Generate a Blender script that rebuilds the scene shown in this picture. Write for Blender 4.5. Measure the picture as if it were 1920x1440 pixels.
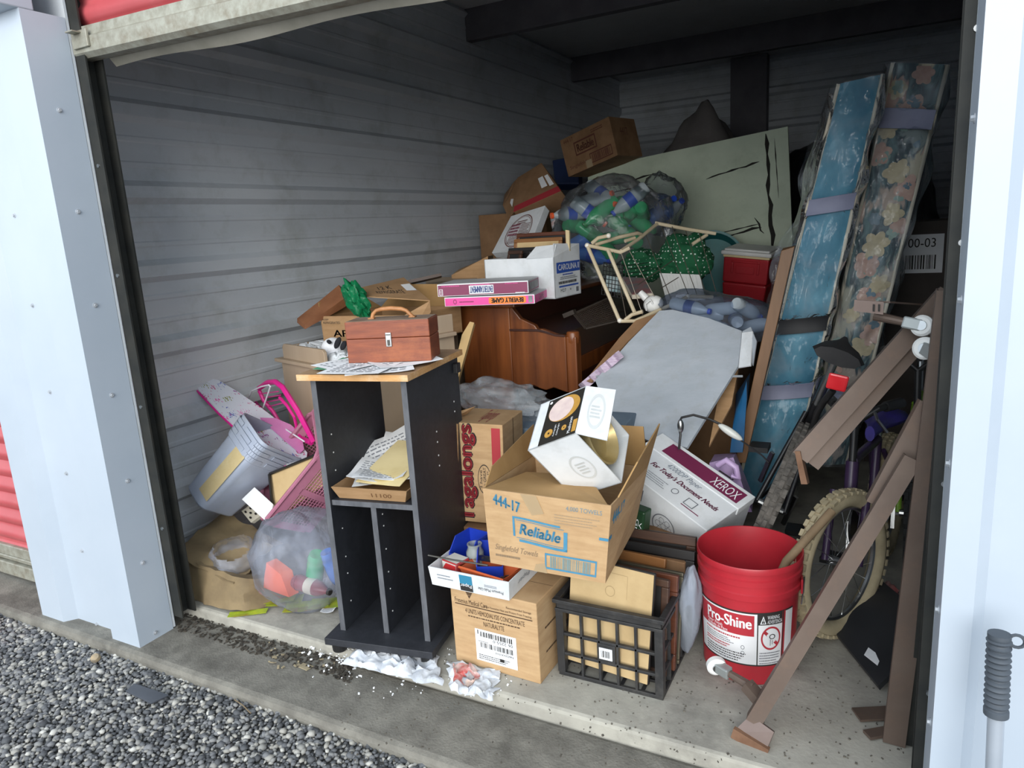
import bpy, bmesh, math, random
import numpy as np
from mathutils import Matrix, Vector, Euler, noise

random.seed(7)
scene = bpy.context.scene
for _o in list(bpy.data.objects):
    bpy.data.objects.remove(_o, do_unlink=True)
COL = scene.collection

# ------------------------------------------------------------------ camera
CAM_H = 1.32                                   # metres above the unit's slab; world X to the right, Y into the unit, Z up
CAM_R = np.array([[0.88401607, 0.46356663, -0.06017947],      # camera right
                  [0.04627644, -0.21489176, -0.97554089],     # camera down
                  [-0.46516027, 0.85960893, -0.21141998]])    # camera forward
FPX = 1335.0
cam_data = bpy.data.cameras.new('camera')
cam = bpy.data.objects.new('camera', cam_data)
COL.objects.link(cam)
cam.matrix_world = Matrix(((CAM_R[0][0], -CAM_R[1][0], -CAM_R[2][0], 0),
                           (CAM_R[0][1], -CAM_R[1][1], -CAM_R[2][1], 0),
                           (CAM_R[0][2], -CAM_R[1][2], -CAM_R[2][2], CAM_H),
                           (0, 0, 0, 1)))
cam_data.sensor_width = 36.0
cam_data.lens = 36.0 * FPX / 1920.0
cam_data.clip_start = 0.02
scene.camera = cam

# ------------------------------------------------------------------ sky and exposure
world = bpy.data.worlds.new('overcast_sky')
scene.world = world
world.use_nodes = True
_bg = world.node_tree.nodes['Background']
_bg.inputs[0].default_value = (0.80, 0.90, 1.0, 1)
_bg.inputs[1].default_value = 0.95
sun_data = bpy.data.lights.new('sun', 'SUN')
sun_data.energy = 1.9
sun_data.angle = math.radians(50)               # veiled by thin cloud
sun_data.color = (1.0, 0.97, 0.92)
sun = bpy.data.objects.new('sun', sun_data)
COL.objects.link(sun)
sun.rotation_euler = Vector((-0.28, 0.92, -0.25)).to_track_quat('-Z', 'Y').to_euler()
scene.view_settings.view_transform = 'Standard'
scene.view_settings.look = 'None'
scene.view_settings.gamma = 1.0
scene.view_settings.use_curve_mapping = False
scene.view_settings.exposure = 0.84

# ------------------------------------------------------------------ helpers
def V(*a): return np.array(a, float)
def ray(px, py): return CAM_R.T @ V(px - 960, py - 720, FPX)
def at(px, py, Y):
    r = ray(px, py); return V(0, 0, CAM_H) + r * (Y / r[1])
def atz(px, py, z):
    r = ray(px, py); return V(0, 0, CAM_H) + r * ((z - CAM_H) / r[2])
def onplane(px, py, a, b, c):
    n = np.cross(b - a, c - a); r = ray(px, py); o = V(0, 0, CAM_H)
    return o + r * ((a - o) @ n / (r @ n))
def unit(v): v = np.asarray(v, float); return v / (np.linalg.norm(v) + 1e-12)
def lin(h):
    h = h.lstrip('#'); o = []
    for i in (0, 2, 4):
        c = int(h[i:i + 2], 16) / 255.0
        o.append(c / 12.92 if c <= 0.04045 else ((c + 0.055) / 1.055) ** 2.4)
    return (*o, 1.0)
def rotm(rx, ry, rz): return np.array(Euler((math.radians(rx), math.radians(ry), math.radians(rz))).to_matrix())

MATS = {}
def M(name, col, col2=None, rough=0.6, metal=0.0, scale=5.0, stretch=(1, 1, 1), bump=0.0, bscale=80.0, lo=0.35, hi=0.65, spec=0.5, dirt=None, dscale=9.0, damount=0.5):
    """procedural material: two tones mixed by noise, a second layer of dirt, fine bump"""
    if name in MATS: return MATS[name]
    m = bpy.data.materials.new(name); m.use_nodes = True
    nt = m.node_tree; N = nt.nodes; L = nt.links
    b = N['Principled BSDF']
    b.inputs['Roughness'].default_value = rough
    b.inputs['Metallic'].default_value = metal
    b.inputs['Specular IOR Level'].default_value = spec
    b.inputs['Base Color'].default_value = lin(col)
    tc = N.new('ShaderNodeTexCoord'); mp = N.new('ShaderNodeMapping')
    mp.inputs['Scale'].default_value = stretch
    L.new(tc.outputs['Object'], mp.inputs['Vector'])
    out = None
    if col2:
        nz = N.new('ShaderNodeTexNoise'); nz.inputs['Scale'].default_value = scale; nz.inputs['Detail'].default_value = 6
        nz.inputs['Roughness'].default_value = 0.6
        L.new(mp.outputs[0], nz.inputs['Vector'])
        rp = N.new('ShaderNodeValToRGB'); rp.color_ramp.elements[0].position = lo; rp.color_ramp.elements[1].position = hi
        rp.color_ramp.elements[0].color = lin(col); rp.color_ramp.elements[1].color = lin(col2)
        L.new(nz.outputs['Fac'], rp.inputs[0]); out = rp.outputs[0]
        L.new(out, b.inputs['Base Color'])
    if dirt:
        nz2 = N.new('ShaderNodeTexNoise'); nz2.inputs['Scale'].default_value = dscale; nz2.inputs['Detail'].default_value = 8
        nz2.inputs['Roughness'].default_value = 0.7
        L.new(tc.outputs['Object'], nz2.inputs['Vector'])
        r2 = N.new('ShaderNodeValToRGB'); r2.color_ramp.elements[0].position = 0.5; r2.color_ramp.elements[1].position = 0.75
        r2.color_ramp.elements[0].color = (0, 0, 0, 1); r2.color_ramp.elements[1].color = (damount,) * 3 + (1,)
        L.new(nz2.outputs['Fac'], r2.inputs[0])
        mx = N.new('ShaderNodeMix'); mx.data_type = 'RGBA'
        L.new(r2.outputs[0], mx.inputs['Factor'])
        if out is not None: L.new(out, mx.inputs['A'])
        else: mx.inputs['A'].default_value = lin(col)
        mx.inputs['B'].default_value = lin(dirt)
        L.new(mx.outputs['Result'], b.inputs['Base Color'])
    if bump:
        nb = N.new('ShaderNodeTexNoise'); nb.inputs['Scale'].default_value = bscale; nb.inputs['Detail'].default_value = 4
        L.new(mp.outputs[0], nb.inputs['Vector'])
        bp = N.new('ShaderNodeBump'); bp.inputs['Strength'].default_value = bump; bp.inputs['Distance'].default_value = 0.004
        L.new(nb.outputs['Fac'], bp.inputs['Height']); L.new(bp.outputs[0], b.inputs['Normal'])
    MATS[name] = m
    return m

def film(name, tint='#ffffff', milk='#d8dde4', base=0.12, streak=0.35, rough=0.16, scale=7.0, gloss=0.55, zs=0.35):
    """thin clear plastic: transparent, with a milky glossy sheen where it is creased or seen edge on"""
    if name in MATS: return MATS[name]
    m = bpy.data.materials.new(name); m.use_nodes = True
    nt = m.node_tree; N = nt.nodes; L = nt.links
    N.remove(N['Principled BSDF']); out = N['Material Output']
    tr = N.new('ShaderNodeBsdfTransparent'); tr.inputs[0].default_value = lin(tint)
    df = N.new('ShaderNodeBsdfDiffuse'); df.inputs[0].default_value = lin(milk)
    gl = N.new('ShaderNodeBsdfGlossy'); gl.inputs['Roughness'].default_value = rough
    tc = N.new('ShaderNodeTexCoord'); mp = N.new('ShaderNodeMapping'); mp.inputs['Scale'].default_value = (1, 1, zs)
    mp.inputs['Rotation'].default_value = (0.5, 0.3, 0.6)
    L.new(tc.outputs['Object'], mp.inputs['Vector'])
    nz = N.new('ShaderNodeTexNoise'); nz.inputs['Scale'].default_value = scale; nz.inputs['Detail'].default_value = 5
    nz.inputs['Distortion'].default_value = 1.2
    L.new(mp.outputs[0], nz.inputs['Vector'])
    rp = N.new('ShaderNodeValToRGB'); rp.color_ramp.elements[0].position = 0.48; rp.color_ramp.elements[1].position = 0.78
    rp.color_ramp.elements[0].color = (base,) * 3 + (1,); rp.color_ramp.elements[1].color = (streak,) * 3 + (1,)
    L.new(nz.outputs['Fac'], rp.inputs[0])
    bp = N.new('ShaderNodeBump'); bp.inputs['Strength'].default_value = 0.7; bp.inputs['Distance'].default_value = 0.01
    nb = N.new('ShaderNodeTexNoise'); nb.inputs['Scale'].default_value = scale * 3; nb.inputs['Detail'].default_value = 3; nb.inputs['Distortion'].default_value = 1.5
    L.new(mp.outputs[0], nb.inputs['Vector']); L.new(nb.outputs['Fac'], bp.inputs['Height'])
    L.new(bp.outputs[0], gl.inputs['Normal'])
    lw = N.new('ShaderNodeLayerWeight'); lw.inputs['Blend'].default_value = 0.25
    L.new(bp.outputs[0], lw.inputs['Normal'])
    m1 = N.new('ShaderNodeMixShader'); L.new(rp.outputs[0], m1.inputs[0]); L.new(tr.outputs[0], m1.inputs[1]); L.new(df.outputs[0], m1.inputs[2])
    ml = N.new('ShaderNodeMath'); ml.operation = 'MULTIPLY'; ml.inputs[1].default_value = gloss; L.new(lw.outputs['Fresnel'], ml.inputs[0])
    m2 = N.new('ShaderNodeMixShader'); L.new(ml.outputs[0], m2.inputs[0]); L.new(m1.outputs[0], m2.inputs[1]); L.new(gl.outputs[0], m2.inputs[2])
    L.new(m2.outputs[0], out.inputs['Surface'])
    MATS[name] = m
    return m

def glassy(name, col, rough=0.12, trans=0.75):
    if name in MATS: return MATS[name]
    m = bpy.data.materials.new(name); m.use_nodes = True
    nt = m.node_tree; N = nt.nodes; L = nt.links
    b = N['Principled BSDF']; b.inputs['Base Color'].default_value = lin(col); b.inputs['Roughness'].default_value = rough
    tr = N.new('ShaderNodeBsdfTransparent'); tr.inputs[0].default_value = lin(col)
    mx = N.new('ShaderNodeMixShader'); mx.inputs[0].default_value = 1 - trans
    L.new(tr.outputs[0], mx.inputs[1]); L.new(b.outputs[0], mx.inputs[2])
    L.new(mx.outputs[0], N['Material Output'].inputs['Surface'])
    MATS[name] = m
    return m

ROOTM = {}
def thing(name, label, cat, loc=(0, 0, 0), rot=(0, 0, 0), group=None, kind=None):
    o = bpy.data.objects.new(name, None); COL.objects.link(o)
    o.empty_display_size = 0.05
    o.location = Vector([float(x) for x in loc]); o.rotation_euler = Euler([math.radians(a) for a in rot])
    if label: o['label'] = label
    if cat: o['category'] = cat
    if group: o['group'] = group
    if kind: o['kind'] = kind
    ROOTM[o.name] = (Matrix.Translation(o.location) @ o.rotation_euler.to_matrix().to_4x4())
    return o
def tag(o, label, cat, group=None):
    o['label'] = label; o['category'] = cat
    if group: o['group'] = group
    return o
def structure(o): o['kind'] = 'structure'; return o

BOXF = [(0, 3, 2, 1), (4, 5, 6, 7), (0, 1, 5, 4), (1, 2, 6, 5), (2, 3, 7, 6), (3, 0, 4, 7)]
SGN = [(-1, -1, -1), (1, -1, -1), (1, 1, -1), (-1, 1, -1), (-1, -1, 1), (1, -1, 1), (1, 1, 1), (-1, 1, 1)]
def boxpts(c, d, rot=(0, 0, 0)):
    R = rotm(*rot); return [V(*c) + R @ (V(*s) * V(*d) / 2) for s in SGN]

class MB:
    def __init__(s): s.v = []; s.f = []
    def add(s, vs, fs):
        n = len(s.v); s.v += [tuple(float(x) for x in p) for p in vs]; s.f += [tuple(i + n for i in f) for f in fs]; return s
    def hexa(s, p): return s.add(p, BOXF)
    def box(s, c, d, rot=(0, 0, 0)): return s.hexa(boxpts(c, d, rot))
    def span(s, a, b): # axis-aligned box between two corners
        a = V(*a); b = V(*b); return s.box((a + b) / 2, np.abs(b - a))
    def slab(s, q, t, both=False):
        """quad (4 points, anticlockwise seen from outside) thickened by t inwards"""
        q = [np.asarray(p, float) for p in q]; n = unit(np.cross(q[1] - q[0], q[3] - q[0]) + np.cross(q[2] - q[1], q[0] - q[1]) * 0)
        o = n * (t / 2 if both else 0); i = n * (t / 2 if both else t)
        return s.hexa([q[0] - i, q[1] - i, q[2] - i, q[3] - i, q[0] + o, q[1] + o, q[2] + o, q[3] + o])
    def bar(s, a, b, w, h, up=(0, 0, 1)):
        """rectangular bar from a to b"""
        a = np.asarray(a, float); b = np.asarray(b, float); d = unit(b - a); x = np.cross(d, up)
        if np.linalg.norm(x) < 1e-5: x = np.cross(d, (0, 1, 0))
        x = unit(x) * w / 2; y = unit(np.cross(x, d)) * h / 2
        return s.hexa([a - x - y, a + x - y, b + x - y, b - x - y, a - x + y, a + x + y, b + x + y, b - x + y])
    def tube(s, pts, r, n=8, closed=False):
        pts = [np.asarray(p, float) for p in pts]; m = len(pts)
        rs = r if isinstance(r, (list, tuple)) else [r] * m
        vs = []; prev = None
        for i in range(m):
            if closed: d = unit(pts[(i + 1) % m] - pts[i - 1])
            else: d = unit(pts[min(i + 1, m - 1)] - pts[max(i - 1, 0)])
            if prev is None:
                a = np.cross(d, (0, 0, 1))
                if np.linalg.norm(a) < 1e-3: a = np.cross(d, (0, 1, 0))
            else: a = prev - d * (prev @ d)
            a = unit(a); prev = a; b = np.cross(d, a)
            for k in range(n):
                t = 2 * math.pi * k / n; vs.append(pts[i] + rs[i] * (math.cos(t) * a + math.sin(t) * b))
        fs = []
        for i in range(m if closed else m - 1):
            j = (i + 1) % m
            for k in range(n):
                l = (k + 1) % n; fs.append((i * n + k, i * n + l, j * n + l, j * n + k))
        if not closed: fs += [tuple(range(n))[::-1], tuple((m - 1) * n + k for k in range(n))]
        return s.add(vs, fs)
    def cyl(s, a, b, r0, r1=None, n=16): return s.tube([a, b], [r0, r0 if r1 is None else r1], n)
    def lathe(s, prof, n=32, o=(0, 0, 0), R=None, cap=True):
        R = np.eye(3) if R is None else R; vs = []; fs = []; m = len(prof)
        for r, z in prof:
            for k in range(n):
                t = 2 * math.pi * k / n; vs.append(V(*o) + R @ V(r * math.cos(t), r * math.sin(t), z))
        for i in range(m - 1):
            for k in range(n):
                l = (k + 1) % n; fs.append((i * n + k, i * n + l, (i + 1) * n + l, (i + 1) * n + k))
        if cap: fs += [tuple(range(n))[::-1], tuple((m - 1) * n + k for k in range(n))]
        return s.add(vs, fs)
    def prism(s, poly, o, ux, uy, t):
        """2-D outline swept along the normal of (ux, uy) by t"""
        o = np.asarray(o, float); ux = np.asarray(ux, float); uy = np.asarray(uy, float); n = unit(np.cross(ux, uy)) * t
        m = len(poly); a = [o + x * ux + y * uy for x, y in poly]
        return s.add(a + [p + n for p in a], [tuple(range(m))[::-1], tuple(range(m, 2 * m))] + [(i, (i + 1) % m, m + (i + 1) % m, m + i) for i in range(m)])
    def poly3(s, pts, t):
        """planar polygon given by 3-D points, thickened by t along its normal"""
        pts = [np.asarray(p, float) for p in pts]; c = sum(pts) / len(pts); n = V(0, 0, 0)
        for i in range(len(pts)): n = n + np.cross(pts[i] - c, pts[(i + 1) % len(pts)] - c)
        n = unit(n) * t; m = len(pts)
        return s.add(pts + [p - n for p in pts], [tuple(range(m)), tuple(range(m, 2 * m))[::-1]] + [(i, m + i, m + (i + 1) % m, (i + 1) % m) for i in range(m)])
    def sheet(s, fn, nu, nv, t=0.0):
        g = [[np.asarray(fn(i / nu, j / nv), float) for i in range(nu + 1)] for j in range(nv + 1)]
        idx = lambda i, j: j * (nu + 1) + i
        vs = [p for row in g for p in row]; fs = [(idx(i, j), idx(i + 1, j), idx(i + 1, j + 1), idx(i, j + 1)) for j in range(nv) for i in range(nu)]
        if t:
            nn = []
            for j in range(nv + 1):
                for i in range(nu + 1):
                    a = g[j][min(i + 1, nu)] - g[j][max(i - 1, 0)]; b = g[min(j + 1, nv)][i] - g[max(j - 1, 0)][i]; nn.append(unit(np.cross(a, b)))
            k = len(vs); vs = vs + [p - q * t for p, q in zip(vs, nn)]
            fs = fs + [tuple(k + x for x in f[::-1]) for f in fs]
            rim = [idx(i, 0) for i in range(nu)] + [idx(nu, j) for j in range(nv)] + [idx(i, nv) for i in range(nu, 0, -1)] + [idx(0, j) for j in range(nv, 0, -1)]
            fs += [(rim[i], k + rim[i], k + rim[(i + 1) % len(rim)], rim[(i + 1) % len(rim)]) for i in range(len(rim))]
        return s.add(vs, fs)
    def blob(s, c, r, R=None, nu=28, nv=18, fn=None):
        """ellipsoid with a radial function fn(unit direction)"""
        R = np.eye(3) if R is None else R; vs = []; fs = []
        for j in range(nv + 1):
            ph = math.pi * j / nv
            for i in range(nu):
                t = 2 * math.pi * i / nu; d = V(math.sin(ph) * math.cos(t), math.sin(ph) * math.sin(t), math.cos(ph)); k = fn(d) if fn else 1.0
                vs.append(V(*c) + R @ (d * V(*r) * k))
        for j in range(nv):
            for i in range(nu):
                l = (i + 1) % nu
                if j == 0: fs.append((i, nu + i, nu + l))
                elif j == nv - 1: fs.append((j * nu + i, (j + 1) * nu + i, j * nu + l))
                else: fs.append((j * nu + i, (j + 1) * nu + i, (j + 1) * nu + l, j * nu + l))
        return s.add(vs, fs)
    def build(s, name, mat, parent=None, smooth=False, bevel=0.0, local=False, label=None, seg=2, auto=None):
        me = bpy.data.meshes.new(name)
        v = [Vector(p) for p in s.v]; o = bpy.data.objects.new(name, me)
        if parent is not None:
            m = ROOTM[parent.name]
            if not local:
                mi = m.inverted(); v = [mi @ p for p in v]
            o.parent = parent
        else:
            xs = [p.x for p in v]; ys = [p.y for p in v]; zs = [p.z for p in v]
            c = Vector(((min(xs) + max(xs)) / 2, (min(ys) + max(ys)) / 2, min(zs))); v = [p - c for p in v]; o.location = c
            m = Matrix.Translation(c)
        me.from_pydata([tuple(p) for p in v], [], s.f)
        bm = bmesh.new(); bm.from_mesh(me)
        bmesh.ops.recalc_face_normals(bm, faces=bm.faces)
        if bevel:
            es = [e for e in bm.edges if e.is_manifold and e.calc_face_angle(0) > 0.5]
            if es: bmesh.ops.bevel(bm, geom=es, offset=bevel, segments=seg, affect='EDGES', profile=0.5, clamp_overlap=True)
        for f in bm.faces: f.smooth = smooth
        if smooth:
            lim = auto if auto else 0.7
            for e in bm.edges:
                if e.is_manifold and e.calc_face_angle(0) > lim: e.smooth = False
        bm.to_mesh(me); bm.free()
        me.materials.append(mat)
        COL.objects.link(o); ROOTM[o.name] = m
        if label: o['label'] = label
        return o

def copy_tree(o, parent=None, loc=None, rot=None, label=None, group=None):
    c = o.copy(); COL.objects.link(c)
    if parent is not None: c.parent = parent
    if loc is not None: c.location = Vector([float(x) for x in loc])
    if rot is not None: c.rotation_euler = Euler([math.radians(a) for a in rot])
    if label: c['label'] = label
    if group: c['group'] = group
    for ch in list(o.children): copy_tree(ch, c)
    return c

def nz(p, s=1.0, seed=0.0): return noise.noise(Vector((p[0] * s + seed, p[1] * s - seed, p[2] * s + 2 * seed)))

# ---- flat print on faces: a face maps (u, v) in 0..1 to a point just proud of the surface
def quad(bl, br, tr, tl, off=0.0012):
    bl, br, tr, tl = [np.asarray(p, float) for p in (bl, br, tr, tl)]
    n = unit(np.cross(br - bl, tl - bl)) * off
    return lambda u, v: (1 - v) * ((1 - u) * bl + u * br) + v * ((1 - u) * tl + u * tr) + n
_TXT = {}
def text2d(s):
    if s in _TXT: return _TXT[s]
    cu = bpy.data.curves.new('lettering', 'FONT'); cu.body = s; cu.resolution_u = 3; cu.fill_mode = 'FRONT'
    ob = bpy.data.objects.new('lettering', cu); me = bpy.data.meshes.new_from_object(ob)
    v = [(p.co.x, p.co.y) for p in me.vertices]; f = [tuple(p.vertices) for p in me.polygons]
    bpy.data.objects.remove(ob); bpy.data.curves.remove(cu); bpy.data.meshes.remove(me)
    xs = [a for a, _ in v]; ys = [b for _, b in v]; x0, x1, y0, y1 = min(xs), max(xs), min(ys), max(ys)
    v = [((a - x0) / (x1 - x0), (b - y0) / (y1 - y0)) for a, b in v]
    _TXT[s] = (v, f); return _TXT[s]
def uvbox(box, rot, a, b, shear=0.0):
    a = a + shear * b
    if rot == 90: a, b = 1 - b, a
    elif rot == 180: a, b = 1 - a, 1 - b
    elif rot == 270: a, b = b, 1 - a
    u0, v0, u1, v1 = box; return u0 + a * (u1 - u0), v0 + b * (v1 - v0)
def text(face, s, box, mat, parent, rot=0, shear=0.0, name='lettering', warp=None, bold=0.0):
    v, f = text2d(s); mb = MB()
    offs = [(0, 0)] + ([(bold, 0), (-bold, 0), (0, bold), (0, -bold)] if bold else [])
    for k, (dx, dy) in enumerate(offs):
        pts = []
        for a, b in v:
            u, w = uvbox(box, rot, a, b, shear)
            u += dx; w += dy
            if warp: u, w = warp(u, w)
            pts.append(face(u, w))
        mb.add(pts, f)
    return mb.build(name, mat, parent)
def patch(face, box, mat, parent, name='printed_panel', n=1, warp=None):
    u0, v0, u1, v1 = box
    g = lambda a, b: (warp(u0 + a * (u1 - u0), v0 + b * (v1 - v0)) if warp else (u0 + a * (u1 - u0), v0 + b * (v1 - v0)))
    return MB().sheet(lambda a, b: face(*g(a, b)), n, 1).build(name, mat, parent)
def upoly(face, pts, mat, parent, name='printed_panel'):
    return MB().add([face(u, v) for u, v in pts], [tuple(range(len(pts)))]).build(name, mat, parent)
def stripes(face, boxes, mat, parent, name='printed_lines', n=1):
    mb = MB()
    for u0, v0, u1, v1 in boxes: mb.sheet(lambda a, b: face(u0 + a * (u1 - u0), v0 + b * (v1 - v0)), n, 1)
    return mb.build(name, mat, parent)
def outline(face, box, tu, tv, mat, parent, name='printed_border', n=1):
    u0, v0, u1, v1 = box
    return stripes(face, [(u0, v0, u1, v0 + tv), (u0, v1 - tv, u1, v1), (u0, v0 + tv, u0 + tu, v1 - tv), (u1 - tu, v0 + tv, u1, v1 - tv)], mat, parent, name, n)
def barcode(face, box, mat, parent, k=24, seed=1, vertical=False):
    r = random.Random(seed); u0, v0, u1, v1 = box; bx = []; x = 0.0
    ws = [r.choice((1, 1, 2, 3)) for _ in range(2 * k)]; tot = sum(ws)
    for i, w in enumerate(ws):
        if i % 2 == 0:
            a, b = x / tot, (x + w) / tot
            bx.append((u0, v0 + a * (v1 - v0), u1, v0 + b * (v1 - v0)) if vertical else (u0 + a * (u1 - u0), v0, u0 + b * (u1 - u0), v1))
        x += w
    return stripes(face, bx, mat, parent, 'barcode')
def smalltext(face, box, lines, mat, parent, seed=2, fill=0.55, name='fine_print'):
    """rows of lettering too small to read: broken dashes"""
    r = random.Random(seed); u0, v0, u1, v1 = box; bx = []; hh = (v1 - v0) / lines
    for j in range(lines):
        u = u0; end = u1 - r.random() * 0.25 * (u1 - u0); b = v0 + j * hh
        while u < end:
            w = (u1 - u0) * r.uniform(0.015, 0.06); bx.append((u, b, min(u + w, end), b + hh * fill)); u += w + (u1 - u0) * 0.012
    return stripes(face, bx, mat, parent, name)
def ring(face, cu, cv, ru, rv, t, mat, parent, n=32, name='printed_ring'):
    mb = MB(); vs = []
    for k in range(n):
        a = 2 * math.pi * k / n
        for q in (1.0, 1 - t): vs.append(face(cu + ru * q * math.cos(a), cv + rv * q * math.sin(a)))
    mb.add(vs, [(2 * k, 2 * ((k + 1) % n), 2 * ((k + 1) % n) + 1, 2 * k + 1) for k in range(n)])
    return mb.build(name, mat, parent)
def faces_of(p):
    """named faces (as print maps) of a hexahedron in SGN order"""
    return dict(front=quad(p[0], p[1], p[5], p[4]), right=quad(p[1], p[2], p[6], p[5]), back=quad(p[2], p[3], p[7], p[6]), left=quad(p[3], p[0], p[4], p[7]), top=quad(p[4], p[5], p[6], p[7]), bottom=quad(p[3], p[2], p[1], p[0]))
def base(p):
    p = np.array(p); i = p[:, 2].argmin(); c = p.mean(0); return (c[0], c[1], p[i][2])

# ------------------------------------------------------------------ shared materials
INK = M('black_ink', '#2a2725', rough=0.7)
CARD = M('cardboard', '#a88661', '#987752', rough=0.8, scale=8, stretch=(1, 1, 6), bump=0.05, bscale=120, dirt='#7d6140', damount=0.35)
CARDL = M('cardboard_light', '#c0a078', '#b08f68', rough=0.8, scale=8, stretch=(1, 1, 6), bump=0.05, dirt='#937348', damount=0.3)
CARDD = M('cardboard_brown', '#8a6a4c', '#7a5b3e', rough=0.85, scale=8, bump=0.05, dirt='#57412c', damount=0.4)
CARDG = M('cardboard_worn', '#93805f', '#79684e', rough=0.9, scale=5, bump=0.3, bscale=30, dirt='#6b5d48', damount=0.6)
CARDIN = M('cardboard_inside', '#a98759', '#987648', rough=0.85, scale=6, bump=0.05)
WHITEC = M('white_card', '#dfe3e6', '#cfd4d8', rough=0.75, scale=5, bump=0.05, dirt='#a9aaa4', damount=0.45)
PAPER = M('white_paper', '#eef0f2', '#e2e5e8', rough=0.8, scale=6)
STEEL = M('bright_steel', '#b9bcbd', '#a4a6a6', rough=0.3, metal=1.0)
CHROME = M('chrome', '#d5d7d8', rough=0.15, metal=1.0)
BLACKP = M('black_plastic', '#1c1c1d', '#252526', rough=0.45, scale=20, dirt='#4a4743', damount=0.35)
BLACKM = M('black_metal', '#1f1f20', '#2b2a29', rough=0.4, metal=0.2)
WHITEP = M('white_plastic', '#e6e7e5', '#dadbd8', rough=0.4, scale=8)
# ================================================================== the setting
WALLM = M('galvanised_wall', '#d0d5da', '#c3c9cf', rough=0.5, metal=0.05, scale=3, stretch=(1, 0.35, 1), bump=0.12, bscale=160, dirt='#95998f', dscale=3.5, damount=0.5)
WHITEM = M('white_painted_steel', '#b3bdc8', '#acb7c3', rough=0.38, scale=2, dirt='#a4adb4', damount=0.12, dscale=5)
REDM = M('red_painted_steel', '#b9555a', '#ad4c50', rough=0.4, scale=4, dirt='#a7706c', damount=0.3)
TRACKM = M('dark_track_steel', '#2c2e2d', '#3a3a36', rough=0.55, metal=0.4, scale=12)
GALV = M('galvanised_bar', '#a8a89c', '#8d8a7c', rough=0.5, metal=0.35, scale=30, dirt='#6e5a40', dscale=14, damount=0.7)
SLABM = M('concrete_slab', '#aeaba0', '#96938a', rough=0.9, scale=7, bump=0.25, bscale=90, dirt='#5c5a54', dscale=5, damount=0.6)
APRONM = M('concrete_apron', '#858279', '#68655e', rough=0.95, scale=10, bump=0.6, bscale=140, dirt='#3a3833', dscale=4, damount=0.75)
GRNDM = M('gravel_bed', '#4a4a48', '#5a5957', rough=0.95, scale=30, bump=0.8, bscale=200)
INSUL = M('white_insulation', '#d9dbdc', '#cdcfd1', rough=0.7, scale=2, bump=0.2, bscale=20)
BEAMM = M('grey_primer_beam', '#6f6d73', '#626067', rough=0.6, metal=0.2)

def ribbed(a0, a1, place, period=0.305, off=0.02, h=0.03):
    """profile of a ribbed steel sheet: major ribs with two minor ribs between; place(along, t, out) gives a point"""
    pts = []
    k0 = int(math.floor((a0 - off) / period)) - 1
    for k in range(k0, k0 + int((a1 - a0) / period) + 4):
        c = off + k * period
        for d, o in ((-0.045, 0), (-0.022, h), (0.022, h), (0.045, 0), (0.092, 0), (0.098, 0.005), (0.112, 0.005), (0.118, 0), (0.187, 0), (0.193, 0.005), (0.207, 0.005), (0.213, 0)):
            pts.append((c + d, o))
    pts = [p for p in pts if a0 < p[0] < a1]
    return [(a0, 0)] + pts + [(a1, 0)]
def ribbed_wall(name, a0, a1, place, L0, L1, mat, off=0.02, h=0.03, t=0.004):
    pr = ribbed(a0, a1, None, off=off, h=h); m = len(pr); vs = []
    for q in (L0, L1):
        for a, o in pr: vs.append(place(a, q, o))
        for a, o in pr: vs.append(place(a, q, o - t))
    fs = []
    n = 2 * m
    for i in range(m - 1):
        fs.append((i, i + 1, n + i + 1, n + i)); fs.append((m + i, n + m + i, n + m + i + 1, m + i + 1))
        fs.append((i, m + i, m + i + 1, i + 1)); fs.append((n + i, n + i + 1, n + m + i + 1, n + m + i))
    fs += [(0, n, n + m, m), (m - 1, 2 * m - 1, n + 2 * m - 1, n + m - 1)]
    return structure(MB().add(vs, fs).build(name, mat))
XL, XR, YD, YB, ZC = -2.62, 0.44, 1.49, 7.6, 2.78
wl = ribbed_wall('wall_left', 0.0, ZC, lambda a, q, o: (XL + o, q, a), 1.5, YB, WALLM, off=0.025)
wr = ribbed_wall('wall_right', 0.0, ZC, lambda a, q, o: (XR - o, q, a), 1.5, YB, WALLM, off=0.025)
wb = ribbed_wall('wall_back', 0.0, ZC, lambda a, q, o: (q, YB - o, a), XL, XR, WALLM, off=0.025)
structure(MB().span((XL, 1.58, -0.25), (XR, YB, 0.0)).build('floor', SLABM, bevel=0.012))
structure(MB().span((-7, 1.32, -0.35), (3.5, 1.585, -0.045)).build('door_apron', APRONM, bevel=0.02))
structure(MB().add([(-14, -9, -0.088), (9, -9, -0.088), (9, 1.33, -0.088), (-14, 1.33, -0.088)], [(0, 1, 2, 3)]).build('ground', GRNDM))
structure(MB().span((XL - .01, 1.36, ZC), (XR + .01, YB + 0.02, ZC + 0.06)).build('ceiling', INSUL))
for i, y in enumerate((2.6, 4.49, 6.3)):
    mb = MB(); mb.span((XL + .003, y, 2.58), (XR, y + .004, ZC - .001)); mb.span((XL + .003, y + .004, 2.58), (XR, y + .065, 2.584)); mb.span((XL + .003, y + .004, ZC - .005), (XR, y + .065, ZC - .001))
    mb.span((XL + .003, y + .061, 2.584), (XR, y + .065, 2.6)); structure(mb.build('trim_%d' % (i + 1), BEAMM))
# back wall: dark steel post that interrupts the ribbed sheet
structure(MB().span((-1.45, 7.42, 0.001), (-1.12, 7.56, ZC - .001)).build('trim_4', BEAMM))

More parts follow.
